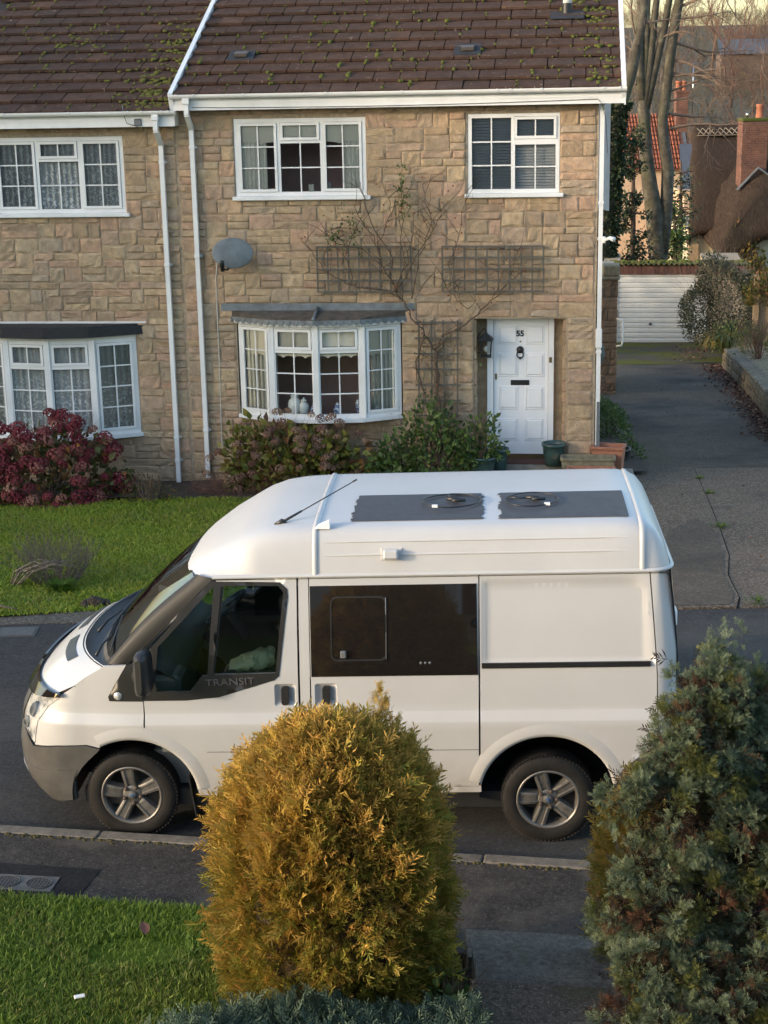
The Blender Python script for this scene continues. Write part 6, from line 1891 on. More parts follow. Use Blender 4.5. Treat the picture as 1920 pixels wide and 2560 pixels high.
# pots and troughs by the front door
tag(MB().slab([(1.15, 22.0), (3.55, 21.75), (3.62, 22.68), (1.25, 22.95)], -.62, -.40).build('door_terrace', M['conc']), kind='structure')
def pot(name, label, x, y, z, r0, r1, h_, mat, soil=True, pattern=None):
    t = empty(name, (x, y, z), 0, label, 'plant pot')
    MB().lathe([(.001, 0), (r0, 0), (lerp(r0, r1, .5) * 1.04, h_ * .5), (r1 * .98, h_ * .86), (r1 * 1.08, h_ * .88), (r1 * 1.10, h_), (r1 * .96, h_), (r1 * .93, h_ * .82)], 24).build('pot_body', M[mat], t)
    MB().lathe([(.001, h_ * .86), (r1 * .94, h_ * .84)], 16).build('soil', M['soil'], t)
    if pattern:
        b = MB()
        for k in range(12):
            a = k * math.pi / 6; c0 = Vector((0, -lerp(r0, r1, .5) * 1.055, h_ * .5))
            b.bar(c0 + Vector((math.cos(a) * .015, 0, math.sin(a) * .015)), c0 + Vector((math.cos(a) * .055, .004, math.sin(a) * .055)), .008, .004)
        b.build('sunburst_motif', M['trough'], t)
    return t
pot('plant_pot', 'dark green glazed pot with a leafy plant left of the front door', 1.42, 22.28, -.40, .13, .19, .33, 'pot_green')
shrub('potted_plant', 'green plant with yellow tips in the pot by the front door', 'plant', 1.40, 22.28, -.12, .30, .24, .66, 330, .085, 'leaf_green', 91, LF, 8, 'twig', .5, .3)
pot('plant_pot', 'plain dark pot tucked behind the leafy plant by the step', 1.66, 22.62, -.40, .12, .15, .36, 'pot_green')
pot('plant_pot', 'empty green pot with a sunburst motif on the right of the doorstep', 2.47, 22.62, -.309, .125, .165, .33, 'pot_green', True, True)
for (x, y, r, lab) in ((2.41, 22.42, .045, 'round grey cobble left of the pair by the sunburst pot'), (2.53, 22.40, .05, 'round grey cobble right of the pair by the sunburst pot')):
    tag(MB().lathe([(.001, 0), (r, r * .3), (r * 1.05, r * .8), (r * .6, r * 1.5), (.001, r * 1.7)], 10).build('cobble', M['conc'], loc=(x, y, -.43 if False else -.40)), lab, 'stone')
def box_planter(name, label, x, y, z, L_, wd_, h_, mat, rz_=0, flare=.03):
    t = empty(name, (x, y, z), rz_, label, 'planter')
    A = [(-L_ / 2 + flare, -wd_ / 2 + flare * .7, 0), (L_ / 2 - flare, -wd_ / 2 + flare * .7, 0), (L_ / 2 - flare, wd_ / 2 - flare * .7, 0), (-L_ / 2 + flare, wd_ / 2 - flare * .7, 0)]
    B = [(-L_ / 2, -wd_ / 2, h_), (L_ / 2, -wd_ / 2, h_), (L_ / 2, wd_ / 2, h_), (-L_ / 2, wd_ / 2, h_)]
    i = .022
    Cc = [(x_ - math.copysign(i, x_), y_ - math.copysign(i, y_), h_) for x_, y_, z_ in B]
    Dd = [(x_ - math.copysign(i * 1.3, x_), y_ - math.copysign(i * 1.3, y_), h_ * .8) for x_, y_, z_ in B]
    rim = [(x_ + math.copysign(.012, x_), y_ + math.copysign(.012, y_), h_ - .03) for x_, y_, z_ in B]
    rim2 = [(x_ + math.copysign(.012, x_), y_ + math.copysign(.012, y_), h_) for x_, y_, z_ in B]
    b = MB(); b.add(A, [(0, 1, 2, 3)])
    A2 = [tuple(Vector(p).lerp(Vector(q), .85)) for p, q in zip(A, B)]
    b.grid([A, A2, rim, rim2, Cc, Dd], False, True)
    b.build('planter_body', M[mat], t)
    MB().add(Dd, [(0, 1, 2, 3)]).build('soil', M['soil'], t)
    return t
box_planter('stone_trough', 'long mossy stone trough at the corner of the house', 2.93, 22.36, -.40, .76, .26, .27, 'trough', -PH)
box_planter('terracotta_planter', 'long empty terracotta planter in front of the stone trough', 2.93, 22.02, -.40, .66, .2, .19, 'terracotta', -PH)
box_planter('terracotta_planter', 'square terracotta planter at the right end of the stone trough', 3.26, 22.62, -.40, .46, .3, .37, 'terracotta', -.3)
shrub('agave', 'small pale spiky plant at the edge of the bed near the van roof', 'plant', .55, 22.05, -.58, .13, .12, .2, 40, .14, 'weed', 95, LFN, 0 + 1)

# things on the near lawn
lf = MB().add([(0, 0, 0), (-.05, .05, .02), (-.055, .11, .03), (0, .09, .0), (.055, .10, .035), (.05, .04, .02), (0, .17, .015)], [(0, 3, 1), (1, 3, 2), (2, 3, 6), (0, 5, 3), (5, 4, 3), (4, 6, 3)]).mesh('fallen_leaf', simple('brown_leaf', (.22, .085, .06), .7, .2, 12), False)
tag(inst('fallen_leaf', lf, None, (-1.47, 8.58, .31), (.5, .2, .5), (.55, .55, .55)), 'single reddish brown leaf lying on the near lawn', 'leaf')
tag(MB().box((-.03, -.015, 0), (.03, .015, .012), None, .004).build('litter_scrap', M['upvc'], loc=(-1.72, 7.80, .385), rz=.3), 'small white scrap of litter on the near lawn', 'litter')
tag(inst('fallen_leaf', lf, None, (.42, 9.1, .12), (.2, .1, 2), (.7, .7, .7)), 'small brown leaf on the pavement beside the golden conifer', 'leaf')
# ------------------------------------------------------------------ beyond the house: garage, garden, cottages, trees, hillside
M['garage_white'] = simple('garage_door_paint', (.60, .58, .54), .5, .06, 3)
M['brown_board'] = simple('brown_boards', (.085, .035, .026), .8, .25, 12, .2, 40, rnd=.25)
M['corr'] = simple('mossy_corrugated_sheet', (.10, .105, .04), .95, .4, 6, .4, 30)
M['brick'] = None
def mat_brick(name, c0, c1, mort, sc_):
    n = NT(name); vec = n.coord(True)
    mp = n.new('ShaderNodeMapping'); mp.inputs['Rotation'].default_value = (R(90), 0, 0); n.link(vec, mp.inputs[0])
    bt = n.new('ShaderNodeTexBrick'); bt.inputs['Scale'].default_value = sc_; n.link(mp.outputs[0], bt.inputs['Vector'])
    bt.inputs['Color1'].default_value = (*c0, 1); bt.inputs['Color2'].default_value = (*c1, 1); bt.inputs['Mortar'].default_value = (*mort, 1)
    bt.inputs['Mortar Size'].default_value = .018; bt.inputs['Row Height'].default_value = .30; bt.inputs['Brick Width'].default_value = .9
    c = n.mix(1.0, bt.outputs[0], n.ramp(n.noise(3, 5, .6, vec), [(.3, .6), (.7, 1.25)]), 'MULTIPLY')
    n.base(c); n.rough(.9)
    return n.m
M['brick'] = mat_brick('chimney_brick', (.105, .042, .030), (.15, .062, .04), (.13, .11, .09), 4.0)
gr = empty('garage', (6.84, 46.05, -2.50), R(-9), 'lock up garage with a white ribbed door at the end of the drive', 'garage')
MB().box((-.48, .06, -.3), (0, 5, 2.05)).box((2.46, .06, -.3), (3.6, 5, 2.05)).box((0, 1.2, -.3), (2.46, 1.3, 2.05)).build('garage_wall', M['mortar'], gr)
gd = MB().box((-.0, .03, 0), (2.44, .06, 1.95)).build('garage_door', M['garage_white'], gr)
rib = MB().add([(.02, .029, .0), (2.42, .029, .0), (2.42, .004, .018), (.02, .004, .018), (2.42, .0, .105), (.02, .0, .105), (2.42, .026, .128), (.02, .026, .128), (2.42, .029, .140), (.02, .029, .140)], [(0, 1, 2, 3), (3, 2, 4, 5), (5, 4, 6, 7), (7, 6, 8, 9)]).mesh('door_rib', M['garage_white'])
for k in range(13): inst('door_rib', rib, gd, (0, 0, .03 + k * .144))
MB().lathe([(.001, .03), (.04, .025), (.045, 0)], 12, Matrix.Translation((.92, .0, .58)) @ Matrix.Rotation(R(90), 4, 'X')).build('door_handle', M['cover'], gd)
MB().box((-.06, -.01, 0), (-.0, .05, 2.0)).box((2.44, -.01, 0), (2.50, .05, 2.0)).box((-.06, -.01, 1.955), (2.50, .05, 2.01)).build('door_frame', M['garage_white'], gr)
bdm = MB().box((.003, 0, 0), (.122, .03, .29), None, .004).mesh('fascia_board', M['brown_board'])
for k in range(32): inst('fascia_board', bdm, gr, (-.48 + k * .125, -.05, 2.0))
P = []
for k in range(130):
    x = -.55 + k * .0325; z = 2.29 + .035 * math.sin(k * math.pi / 2.2)
    P.append([(x, -.14, z + .05), (x, -.14, z), (x, 5.2, z - .55)])
MB().grid(P).build('corrugated_roof', M['corr'], gr)
b = MB(); g = random.Random(3)
for k in range(180):
    s = g.uniform(.03, .07); b.lathe([(s, -.02), (s, s * .3), (.001, s * .6)], 5, Matrix.Translation((g.uniform(-.5, 3.5), -.12 + abs(g.gauss(0, .2)), 2.36)))
o = b.build('moss', M['moss'], gr); o['kind'] = 'stuff'

# stone pier at the back corner of the house
pr = empty('gate_pier', (4.83, 33.75, -1.55), R(-7), 'tall stone pier with a mossy cap at the back corner of the house', 'pier')
pc = MB().box((-.15, -.13, 0), (.15, 3.2, 2.50)).build('pier_core', M['mortar'], pr)
M['pierstone'] = simple('brown_pier_stone', (.16, .105, .07), .95, .4, 6, .7, 40, rnd=.3)
SM3 = []
for V, F in SV:
    mb = MB(); mb.add(V, F); SM3.append(mb.mesh('stone', M['pierstone'], False))
z = 0.0; g = random.Random(8)
while z < 2.48:
    hh = g.choice((.14, .2, .24)); hh = min(hh, 2.5 - z)
    sp_ = g.uniform(.35, .65) if g.random() < .6 else 1.0
    inst('stone', SM3[g.randrange(18)], pc, (-.17, -.15, z + .006), None, (.34 * sp_ - .01, 1, hh - .012))
    if sp_ < 1: inst('stone', SM3[g.randrange(18)], pc, (-.17 + .34 * sp_, -.15, z + .006), None, (.34 * (1 - sp_), 1, hh - .012))
    z += hh
MB().box((-.20, -.2, 2.50), (.20, .3, 2.56), None, .01).box((-.16, -.16, 2.561), (.20, .25, 2.80), None, .03).build('pier_cap', M['trough'], pr)
MB().tube([(.15, -.17, 1.10), (.26, -.2, 1.12), (.28, -.2, 1.20), (.28, -.2, 1.60), (.26, -.2, 1.67), (.15, -.17, 1.68)], .02, 8).build('grab_rail', M['upvc'], pr)

# low retaining wall and raised border on the right of the drive
rw = [(6.95, 23.5), (6.85, 25.5), (6.78, 27.0), (7.1, 28.84), (7.7, 33.5), (8.28, 38.45)]
M['oldstone'] = simple('dark_mossy_stone', (.13, .105, .07), .95, .45, 6, .7, 40, rnd=.3)
SM2 = []
for V, F in SV:
    mb = MB(); mb.add(V, F); SM2.append(mb.mesh('stone', M['oldstone'], False))
wt = empty('retaining_wall', (rw[2][0], rw[2][1], farz(27)), 0, 'low rough stone retaining wall along the right of the drive', 'wall')
ow = Vector((rw[2][0], rw[2][1], farz(27)))
g = random.Random(12)
b = MB()
b.slab([(x, y) for x, y in rw] + [(x + .28, y) for x, y in rw[::-1]], lambda x, y: farz(y) - .1, lambda x, y: farz(y) + .40)
b.v = [tuple(Vector(p) - ow) for p in b.v]; wc = b.build('wall_core', M['mortar'], wt)
for (p, q) in zip(rw[:-1], rw[1:]):
    L = math.hypot(q[0] - p[0], q[1] - p[1]); ang = math.atan2(q[1] - p[1], q[0] - p[0]); t_ = 0
    for row in range(2):
        t_ = 0
        while t_ < L - .1:
            wd_ = min(g.uniform(.25, .55), L - t_); x, y = lerp(p[0], q[0], t_ / L), lerp(p[1], q[1], t_ / L)
            inst('stone', SM2[g.randrange(18)], wc, Vector((x + math.sin(ang) * -.015, y, farz(y) + row * .2 + g.uniform(-.01, .02))) - ow + Vector((math.cos(ang), math.sin(ang), 0)) * wd_, (0, 0, ang + math.pi), (wd_ - .02, 1.4, .19))
            t_ += wd_
    t_ = 0
    while t_ < L - .1:                                   # coping stones
        wd_ = min(g.uniform(.3, .6), L - t_); x, y = lerp(p[0], q[0], t_ / L), lerp(p[1], q[1], t_ / L)
        hz = farz(y) + .40
        o = MB().box((0, -.02, 0), (wd_ - .02, .30, g.uniform(.05, .09)), Matrix.Rotation(ang - math.pi * 0, 4, 'Z') @ Matrix.Translation((0, -.29, 0)), .015).build('coping_stone', M['oldstone'], wc, Vector((x, y, hz)) - ow)
        t_ += wd_
M['gravel'] = mat_asphalt('pale_gravel', (.15, .115, .07), (.22, .17, .105), (.34, .28, .19), .58, 1, (1.2, .55, .7), (.08, .07, .04), .9, 40)
tag(panel([(7.2, 23.5), (7.1, 25.5), (7.0, 27.0), (7.3, 28.84), (7.9, 33.5), (8.5, 38.45), (8.9, 41), (10.2, 45.5), (16, 45), (16, 23.5)], sp=1.5, f=lambda a, b, d: (a, b, farz(b) + .38), thick=0).build('raised_border', M['gravel']), kind='structure')
# drifts of fallen leaves on the drive
M['dead_leaf'] = foliage('dead_leaf', [(0, (.07, .035, .028)), (.5, (.12, .06, .042)), (.85, (.18, .10, .07)), (1, (.26, .18, .13))], .8, .1)
g = np.random.default_rng(77); n_ = 1500
t_ = g.uniform(0, 1, n_); yy = 25 + 14 * t_; xr = np.interp(yy, [p[1] for p in rw], [p[0] for p in rw]); xx = xr - np.abs(g.normal(0, .24, n_)) - .02
k_ = g.random(n_) < .10; yy[k_] = g.uniform(40, 45.5, k_.sum()); xx[k_] = np.interp(yy[k_], [40, 45.5], [8.2, 9.4]) - np.abs(g.normal(0, .5, k_.sum()))
zz = np.array([farz(y) for y in yy]) + .035 + g.uniform(0, .03, n_)
o = scatter('fallen_leaves', LF, np.column_stack([xx, yy, zz]), np.column_stack([g.normal(0, 1, n_), g.normal(0, 1, n_), g.normal(0, .25, n_)]), g.uniform(.05, .10, n_), M['dead_leaf'], None, g, roll=g.normal(0, .5, n_))
tag(o, 'drift of dead brown leaves along the foot of the retaining wall', 'leaves', kind='stuff')
n_ = 90
yy = g.uniform(16, 40, n_); xx = 3.4 + (yy - 16) * .12 + g.uniform(0, 2.6, n_); zz = np.array([farz(y) for y in yy]) + .03
o = scatter('scattered_leaves', LF, np.column_stack([xx, yy, zz]), np.column_stack([g.normal(0, 1, (n_, 2)), g.normal(0, .1, n_)]), g.uniform(.03, .06, n_), M['dead_leaf'], None, g, roll=g.normal(0, .4, n_))
tag(o, 'single dead leaves scattered over the driveway', 'leaves', kind='stuff')

# plants of the right-hand border
M['grey_leaf'] = foliage('grey_green_leaf', [(0, (.035, .042, .026)), (.5, (.062, .070, .045)), (.85, (.095, .10, .065)), (1, (.15, .14, .10))], .7, .2)
M['yellow_leaf'] = foliage('yellowing_leaf', [(0, (.06, .075, .018)), (.5, (.13, .12, .025)), (.85, (.20, .13, .03)), (1, (.22, .09, .04))], .6, .25)
rd = shrub('round_grey_shrub', 'big round grey green shrub in front of the garage', 'shrub', 9.25, 43.3, -2.05, 1.08, .95, 2.05, 11000, .085, 'grey_leaf', 201, LFN, 40, 'twig_pale', .3, .62, globe=True)
b = MB(); gg = random.Random(31)
for k in range(70):
    a = gg.uniform(0, 6.28); z = gg.uniform(.7, 1)
    r = math.sqrt(1 - z * z * .8)
    branches(b, Vector((.85 * r * math.cos(a), .75 * r * math.sin(a), 1.85 * z)), Vector((math.cos(a) * .6, math.sin(a) * .6, .8)), .26, .008, 1, gg, .4, .2, 3, 1, 2, .005, 3)
b.build('twig', M['twig_pale'], rd)['kind'] = 'stuff'
shrub('berry_shrub', 'open reddish twiggy shrub with a few berries above the retaining wall', 'shrub', 8.75, 36.8, -1.36, .75, .6, .85, 330, .06, 'yellow_leaf', 202, LFN, 30, 'twig_red', .4, .3)
bs = MB(); gg = random.Random(4)
shrub('low_border_shrub', 'dark low shrub between the round shrub and the berry shrub', 'shrub', 9.1, 40.2, -1.7, .8, .6, .75, 900, .07, 'leaf_green', 203, LFN, 10, 'twig')
def straps(name, label, x, y, z, n_, h_, mat, seed):
    g = random.Random(seed); b = MB()
    for k in range(n_):
        a = g.uniform(0, 6.28); L = h_ * g.uniform(.7, 1.2); d = Vector((math.cos(a), math.sin(a), 0)); s = Vector((-d.y, d.x, 0)) * .014
        p0 = d * g.uniform(0, .08); p1 = p0 + d * L * .3 + Vector((0, 0, L * .6)); p2 = p0 + d * L * .7 + Vector((0, 0, L * .5)); p3 = p0 + d * L * .95 + Vector((0, 0, L * .08))
        b.add([p0 - s, p0 + s, p1 + s, p1 - s, p2 + s * .8, p2 - s * .8, p3], [(0, 1, 2, 3), (3, 2, 4, 5), (5, 4, 6)])
    return tag(b.build(name, mat, loc=(x, y, z), recalc=False), label, 'plant')
straps('strap_leaf_plant', 'arching yellow green strap leaves spilling over the far end of the wall', 8.35, 38.6, -1.55, 90, .75, M['yellow_leaf'], 5)
straps('strap_leaf_plant', 'second clump of strap leaves nearer the garage', 8.55, 40.6, -1.75, 60, .6, M['yellow_leaf'], 6)
M['post'] = simple('tan_timber', (.27, .19, .115), .85, .25, 9, .2, 40)
fp = empty('fence', (9.45, 40.6, -1.65), R(-8), 'weathered timber fence with a stout tan post at the right edge', 'fence')
MB().box((0, -.06, -.3), (.14, .06, 1.75)).build('post', M['post'], fp)
fb = MB().box((.003, 0, -.2), (.145, .02, 1.5)).mesh('fence_board', M['post'])
for k in range(14): inst('fence_board', fb, fp, (.16 + k * .15, .02 + .01 * (k % 2), 0))
shrub('climber', 'reddish green climber over the timber fence at the right edge', 'climber', 9.9, 40.3, -.6, .75, .4, .9, 1300, .09, 'yellow_leaf', 205, LF, 14, 'twig')
shrub('wall_climber', 'yellow green climbing plant on the thatched cottage wall', 'climber', 12.6, 55.9, -2.9, .95, .5, 2.5, 2600, .13, 'yellow_leaf', 206, LF, 12, 'twig')
shrub('hedge_shrub', 'bushy plant behind the round shrub in front of the cottage', 'shrub', 12.2, 54.5, -3.0, 1.4, .8, 1.7, 1600, .12, 'yellow_leaf', 207, LF, 12, 'twig')

# green things at the house corner
shrub('low_green_mat', 'low bright green mat of foliage beside the house corner', 'shrub', 4.12, 29.5, -1.15, .35, 1.2, .36, 2600, .05, 'leaf_green', 210, LFN, 6)
shrub('corner_fern', 'dark feathery plant in the bed at the house corner', 'plant', 3.95, 27.0, -.95, .28, .5, .45, 600, .07, 'leaf_green', 211, LFN, 8)
shrub('corner_fern', 'smaller feathery plant nearest the terracotta planter', 'plant', 3.85, 24.8, -.75, .26, .4, .32, 420, .06, 'leaf_green', 212, LFN, 8)
pot('plant_pot', 'black plastic pot at the house corner', 3.62, 24.3, -.75, .17, .21, .28, 'pot_black')
b = MB(); gg = random.Random(15)
for k in range(0):
    x, y = 4.25 + k * .0 + .115 * (k * .0), 24 + k * .45
    x = 3.95 + (y - 24) * .09
    b = MB().box((-.16, -.2, 0), (.16, .2, gg.uniform(.14, .24)), Matrix.Rotation(gg.uniform(-.2, .2), 4, 'Z'), .03)
    tag(b.build('edging_stone', M['trough'], loc=(x + .12, y, farz(y) - .02)), 'rough stone edging the narrow bed beside the house' if False else 'rough edging stone of the narrow bed beside the house gable', 'stone', 'edging stones beside the house')
tag(panel([(3.1, 23.0), (3.95, 23.2), (4.1, 27), (4.6, 32.6), (4.3, 33), (3.3, 30)], sp=.8, f=lambda a, b, d: (a, b, farz(b) + .08), thick=0).build('side_bed', M['soil']), kind='structure')
sk = MB()
P = []
g = random.Random(2)
for i, t in enumerate(np.linspace(0, 1, 10)):
    P.append([Vector((.12 * math.sin(math.pi * (t * .9 + .05)) * (1 + .2 * g.gauss(0, 1)) * math.cos(a), .10 * math.sin(math.pi * (t * .9 + .05)) * (1 + .2 * g.gauss(0, 1)) * math.sin(a), .62 * t)) for a in np.linspace(0, 2 * math.pi, 12, False)])
tag(sk.grid(P, True, True).build('folded_cover', simple('grey_green_sheet', (.10, .105, .085), .8, .2, 10, .4, 20), loc=(4.38, 32.0, -.62)), 'grey green folded cover hanging by the side of the house', 'cover')

# thatched cottage
n = NT('thatch'); vec = n.coord(True)
mp = n.new('ShaderNodeMapping'); mp.inputs['Scale'].default_value = (9, 1.5, 1.5); n.link(vec, mp.inputs[0])
c = n.ramp(n.noise(3, 6, .7, mp.outputs[0]), [(.3, (.024, .017, .014)), (.7, (.070, .050, .039))])
c = n.mix(n.ramp(n.noise(.5, 4, .6, vec), [(.5, 0), (.75, .5)]), c, (.06, .055, .035))
n.base(c); n.rough(.95); n.b.inputs['Specular IOR Level'].default_value = .1
n.bump(n.noise(5, 6, .7, mp.outputs[0]), .9, .08); M['thatch'] = n.m
M['limewash'] = simple('cream_limewash', (.46, .40, .29), .9, .15, 2, .1, 10)
M['slate'] = simple('blue_slate', (.075, .082, .095), .6, .3, 12, .2, 30)
M['pantile'] = simple('red_pantile', (.26, .085, .045), .85, .45, 5, .3, 30)
M['pinkwall'] = simple('pinkish_render', (.50, .36, .25), .9, .15, 2)
M['pot_clay'] = simple('clay_pot', (.30, .11, .06), .8, .2, 9)
ct = empty('thatched_cottage', (12.0, 58.5, -3.4), 0, 'old thatched cottage with a brick chimney behind the garage', 'cottage')
cl_ = lambda p: Vector(p) - Vector((12.0, 58.5, -3.4))
MB().box(cl_((11.05, 57.6, -3.6)), cl_((20, 63.5, -.45))).box(cl_((12.5, 56.2, -3.6)), cl_((15.5, 58.0, -.35))).build('cottage_wall', M['limewash'], ct)
MB().box(cl_((11.0, 57.45, -3.4)), cl_((11.35, 57.6, -.5))).build('corner_post', M['post'], ct)
def thatch(name, rows, parent):
    b = MB(); g = random.Random(4)
    b.grid([[cl_(p) + Vector((g.gauss(0, .02), g.gauss(0, .02), g.gauss(0, .03))) for p in r] for r in rows])
    return b.build(name, M['thatch'], parent, recalc=False)
# main roof: ridge along x, facing the camera, with rounded verge on the left
rows = []
for t in np.linspace(0, 1, 14):                          # ridge -> eaves
    zt = lerp(3.05, -.25, t) + .25 * math.sin(math.pi * t) ; yt = lerp(61.0, 57.1, t)
    row = []
    for x in (11.05, 10.95, 11.0, 11.2, 11.6, 12.4, 13.5, 15, 17, 20):
        e = {11.05: .5, 10.95: .22, 11.0: .06}.get(x, 0)
        xx = x + (.72 * (1 - t) if x < 11.7 else .3 * (1 - t) if x < 13 else 0)
        row.append((xx, yt + e * .6, zt - e))
    rows.append(row)
for dz, dy in ((-.18, .02), (-.30, .15), (-.32, .5)):
    rows.append([(x, y + dy, z + dz) for x, y, z in rows[13]])
main = thatch('thatch', rows, ct)
b = MB()                                                 # patterned ridge capping
b.add([cl_(p) for p in ((11.7, 60.75, 3.1), (20, 60.75, 3.1), (20, 60.3, 2.72), (11.75, 60.3, 2.72))], [(0, 1, 2, 3)])
b.build('ridge_capping', M['thatch'], ct)
b = MB()
for k in range(20):
    x = 11.75 + k * .21
    b.bar(cl_((x, 60.52, 2.98)), cl_((x + .21, 60.26, 2.76)), .02, .02).bar(cl_((x + .21, 60.52, 2.98)), cl_((x, 60.26, 2.76)), .02, .02)
b.bar(cl_((11.7, 60.22, 2.73)), cl_((16, 60.22, 2.73)), .02, .02)
b.build('ridge_spars', M['twig_pale'], ct)
# cross wing: half-hipped, its left slope sweeping low
rows = []
for t in np.linspace(0, 1, 13):
    row = []
    for s in np.linspace(0, 1, 16):
        # s: around from the rear left eaves, over the hip, to the right
        y = lerp(60.0, 55.6, min(1, s * 2.0)) if s < .5 else 55.6
        if s <= .5:
            xr, zr = 13.45, 2.05 - .25 * s                 # ridge
            xe, ze = lerp(11.3, 11.75, s * 2), lerp(-.2, -1.25, (s * 2) ** 1.2)
            ye = lerp(58.6, 55.8, s * 2); yr = lerp(60.2, 57.6, s * 2)
        else:
            q = (s - .5) * 2
            xr, zr, yr = 13.45 + .1 * q, 1.92, 57.6
            xe = lerp(11.75, 16.0, q ** 1.2); ye = 55.8 - .35 * math.sin(min(1, q * 3) * math.pi / 2)
            ze = lerp(-1.25, -.22, min(1, q * 2.6) ** .8)
        bulge = .32 * math.sin(math.pi * t)
        row.append((lerp(xr, xe, t) - bulge * .35 * (1 if s < .6 else 0), lerp(yr, ye, t) - bulge * .25, lerp(zr, ze, t) + bulge))
    rows.append(row)
for dz, dx in ((-.16, .06), (-.28, .22), (-.26, .5)):
    rows.append([(x + dx, y + dx * .7, z + dz) for x, y, z in rows[12]])
thatch('thatch', rows, ct)
ch = MB().box(cl_((12.63, 56.9, .8)), cl_((13.5, 57.7, 3.30))).build('chimney', M['brick'], ct)
MB().box(cl_((12.60, 56.86, 3.30)), cl_((13.54, 57.74, 3.42)), None, .03).build('chimney_moss', M['moss'], ch)
b = MB().lathe([(.16, 0), (.14, .1), (.125, .35), (.15, .38), (.15, .44), (.11, .46)], 14, Matrix.Translation(cl_((13.3, 57.3, 3.42)))); b.build('chimney_pot', M['pot_clay'], ch)
MB().tube([cl_((12.86, 57.3, 3.42)), cl_((12.86, 57.3, 3.62))], .05, 8).box(cl_((12.76, 57.2, 3.64)), cl_((12.96, 57.4, 3.67))).build('flue_cowl', M['chrome'], ch)
MB().bar(cl_((12.5, 56.85, 1.0)), cl_((13.2, 56.8, 1.75)), .12, .05).bar(cl_((13.2, 56.8, 1.75)), cl_((13.7, 56.8, 1.4)), .12, .05).build('lead_flashing', M['lead'], ch)

# red pantile house behind
rh = empty('red_roofed_house', (11.5, 68, -3.5), 0, 'house with a red pantile roof beyond the bare trees', 'house')
c2 = lambda p: Vector(p) - Vector((11.5, 68, -3.5))
MB().box(c2((8.2, 68.2, -3.5)), c2((12.85, 73, 1.2))).build('house_wall', M['pinkwall'], rh)
b = MB()
b.add([c2(p) for p in ((8.0, 70.5, 3.22), (12.80, 70.5, 3.2), (12.95, 67.9, 1.05), (8.0, 67.9, 1.1))], [(0, 1, 2, 3)])
rr2 = b.build('roof', M['pantile'], rh)
b = MB()
for k in range(36):
    x = 8.1 + k * .131
    pts = []
    for r in range(12):
        t0, t1 = r / 12, (r + 1) / 12
        A = Vector((x + .012 * t0, lerp(70.5, 67.9, t0), lerp(3.22, 1.06, t0) + .02)); B_ = Vector((x + .012 * t1, lerp(70.5, 67.9, t1), lerp(3.22, 1.06, t1) + .05))
        b.tube([c2(A), c2(B_)], [.042, .05], 5, False)
o = b.build('pantiles', M['pantile'], rr2, recalc=False); o['kind'] = 'stuff'
MB().add([c2(p) for p in ((12.80, 70.5, 3.2), (13.05, 70.0, 2.85), (12.98, 68.3, 1.0), (12.93, 67.85, 1.0))], [(0, 1, 2, 3)]).build('slate_verge', M['slate'], rh)
ch = MB().box(c2((12.62, 69.6, 1.8)), c2((13.10, 70.2, 4.10))).box(c2((12.58, 69.55, 4.10)), c2((13.14, 70.25, 4.2))).build('chimney', M['brick'], rh)
for x in (12.74, 12.98): MB().lathe([(.12, 0), (.11, .3), (.13, .32), (.12, .38), (.09, .38)], 12, Matrix.Translation(c2((x, 69.9, 4.2)))).build('chimney_pot', M['pot_clay'], ch)
b = MB().tube([c2((13.35, 69.9, 3.2)), c2((13.35, 69.9, 5.3))], .022, 5)
for z, L in ((4.55, 1.3), (5.0, 1.0), (5.25, .8)):
    b.bar(c2((13.35 - L * .3, 69.8, z)), c2((13.35 + L * .7, 69.8, z + .06)), .03, .03)
    for k in range(7): b.bar(c2((13.35 - L * .3 + k * L / 7, 69.6, z + .01 * k)), c2((13.35 - L * .3 + k * L / 7, 70.0, z + .01 * k)), .015, .015)
b.build('television_aerial', M['chrome'], rh)
ts = empty('slate_house', (12.6, 64.5, -3.5), 0, 'pale wall and slate lean to between the red roof and the thatch', 'house')
MB().box((-.5, 0, 0), (.3, 3, 3.9)).build('house_wall', M['pinkwall'], ts)
MB().add([(-.6, -.1, 4.0), (.5, -.1, 4.0), (.5, 3, 5.6), (-.2, 3, 5.6)], [(0, 1, 2, 3)]).build('roof', M['slate'], ts)

# bare trees just behind the garage
n = NT('tree_bark'); vec = n.coord(True)
c = n.ramp(n.noise(3.5, 6, .7, vec), [(.3, (.035, .029, .022)), (.52, (.075, .066, .050)), (.72, (.17, .16, .125))])
c = n.mix(n.ramp(n.noise(1.2, 4, .6, vec), [(.5, 0), (.7, .7)]), c, (.075, .075, .035))
n.base(c); n.rough(.95); n.bump(n.noise(14, 6, .7, vec), .8, .04); M['treebark'] = n.m
M['fartwig'] = simple('far_twig', (.085, .055, .045), .95, .25, 1)
tr = empty('bare_tree', (9.0, 52, -3.0), 0, 'tall bare tree with two leaning grey trunks behind the garage', 'tree')
tl = lambda x, z, y=52: Vector((x - 9.0, y - 52, z + 3.0))
b = MB()
b.tube([tl(9.0, -3.1), tl(8.98, -.75), tl(8.8, .8), tl(8.66, 1.5), tl(8.50, 2.6), tl(8.42, 3.68), tl(8.38, 4.3), tl(8.34, 4.9)], [.40, .30, .28, .25, .21, .20, .15, .02], 12)
b.tube([tl(9.05, -.6), tl(9.2, .6), tl(9.22, 2.03), tl(9.05, 3.0), tl(9.0, 3.6), tl(9.1, 4.5), tl(9.2, 5.59), tl(9.35, 6.7), tl(9.5, 7.6), tl(9.7, 9.5), tl(9.8, 12)], [.26, .20, .20, .18, .17, .17, .16, .15, .13, .10, .05], 10)
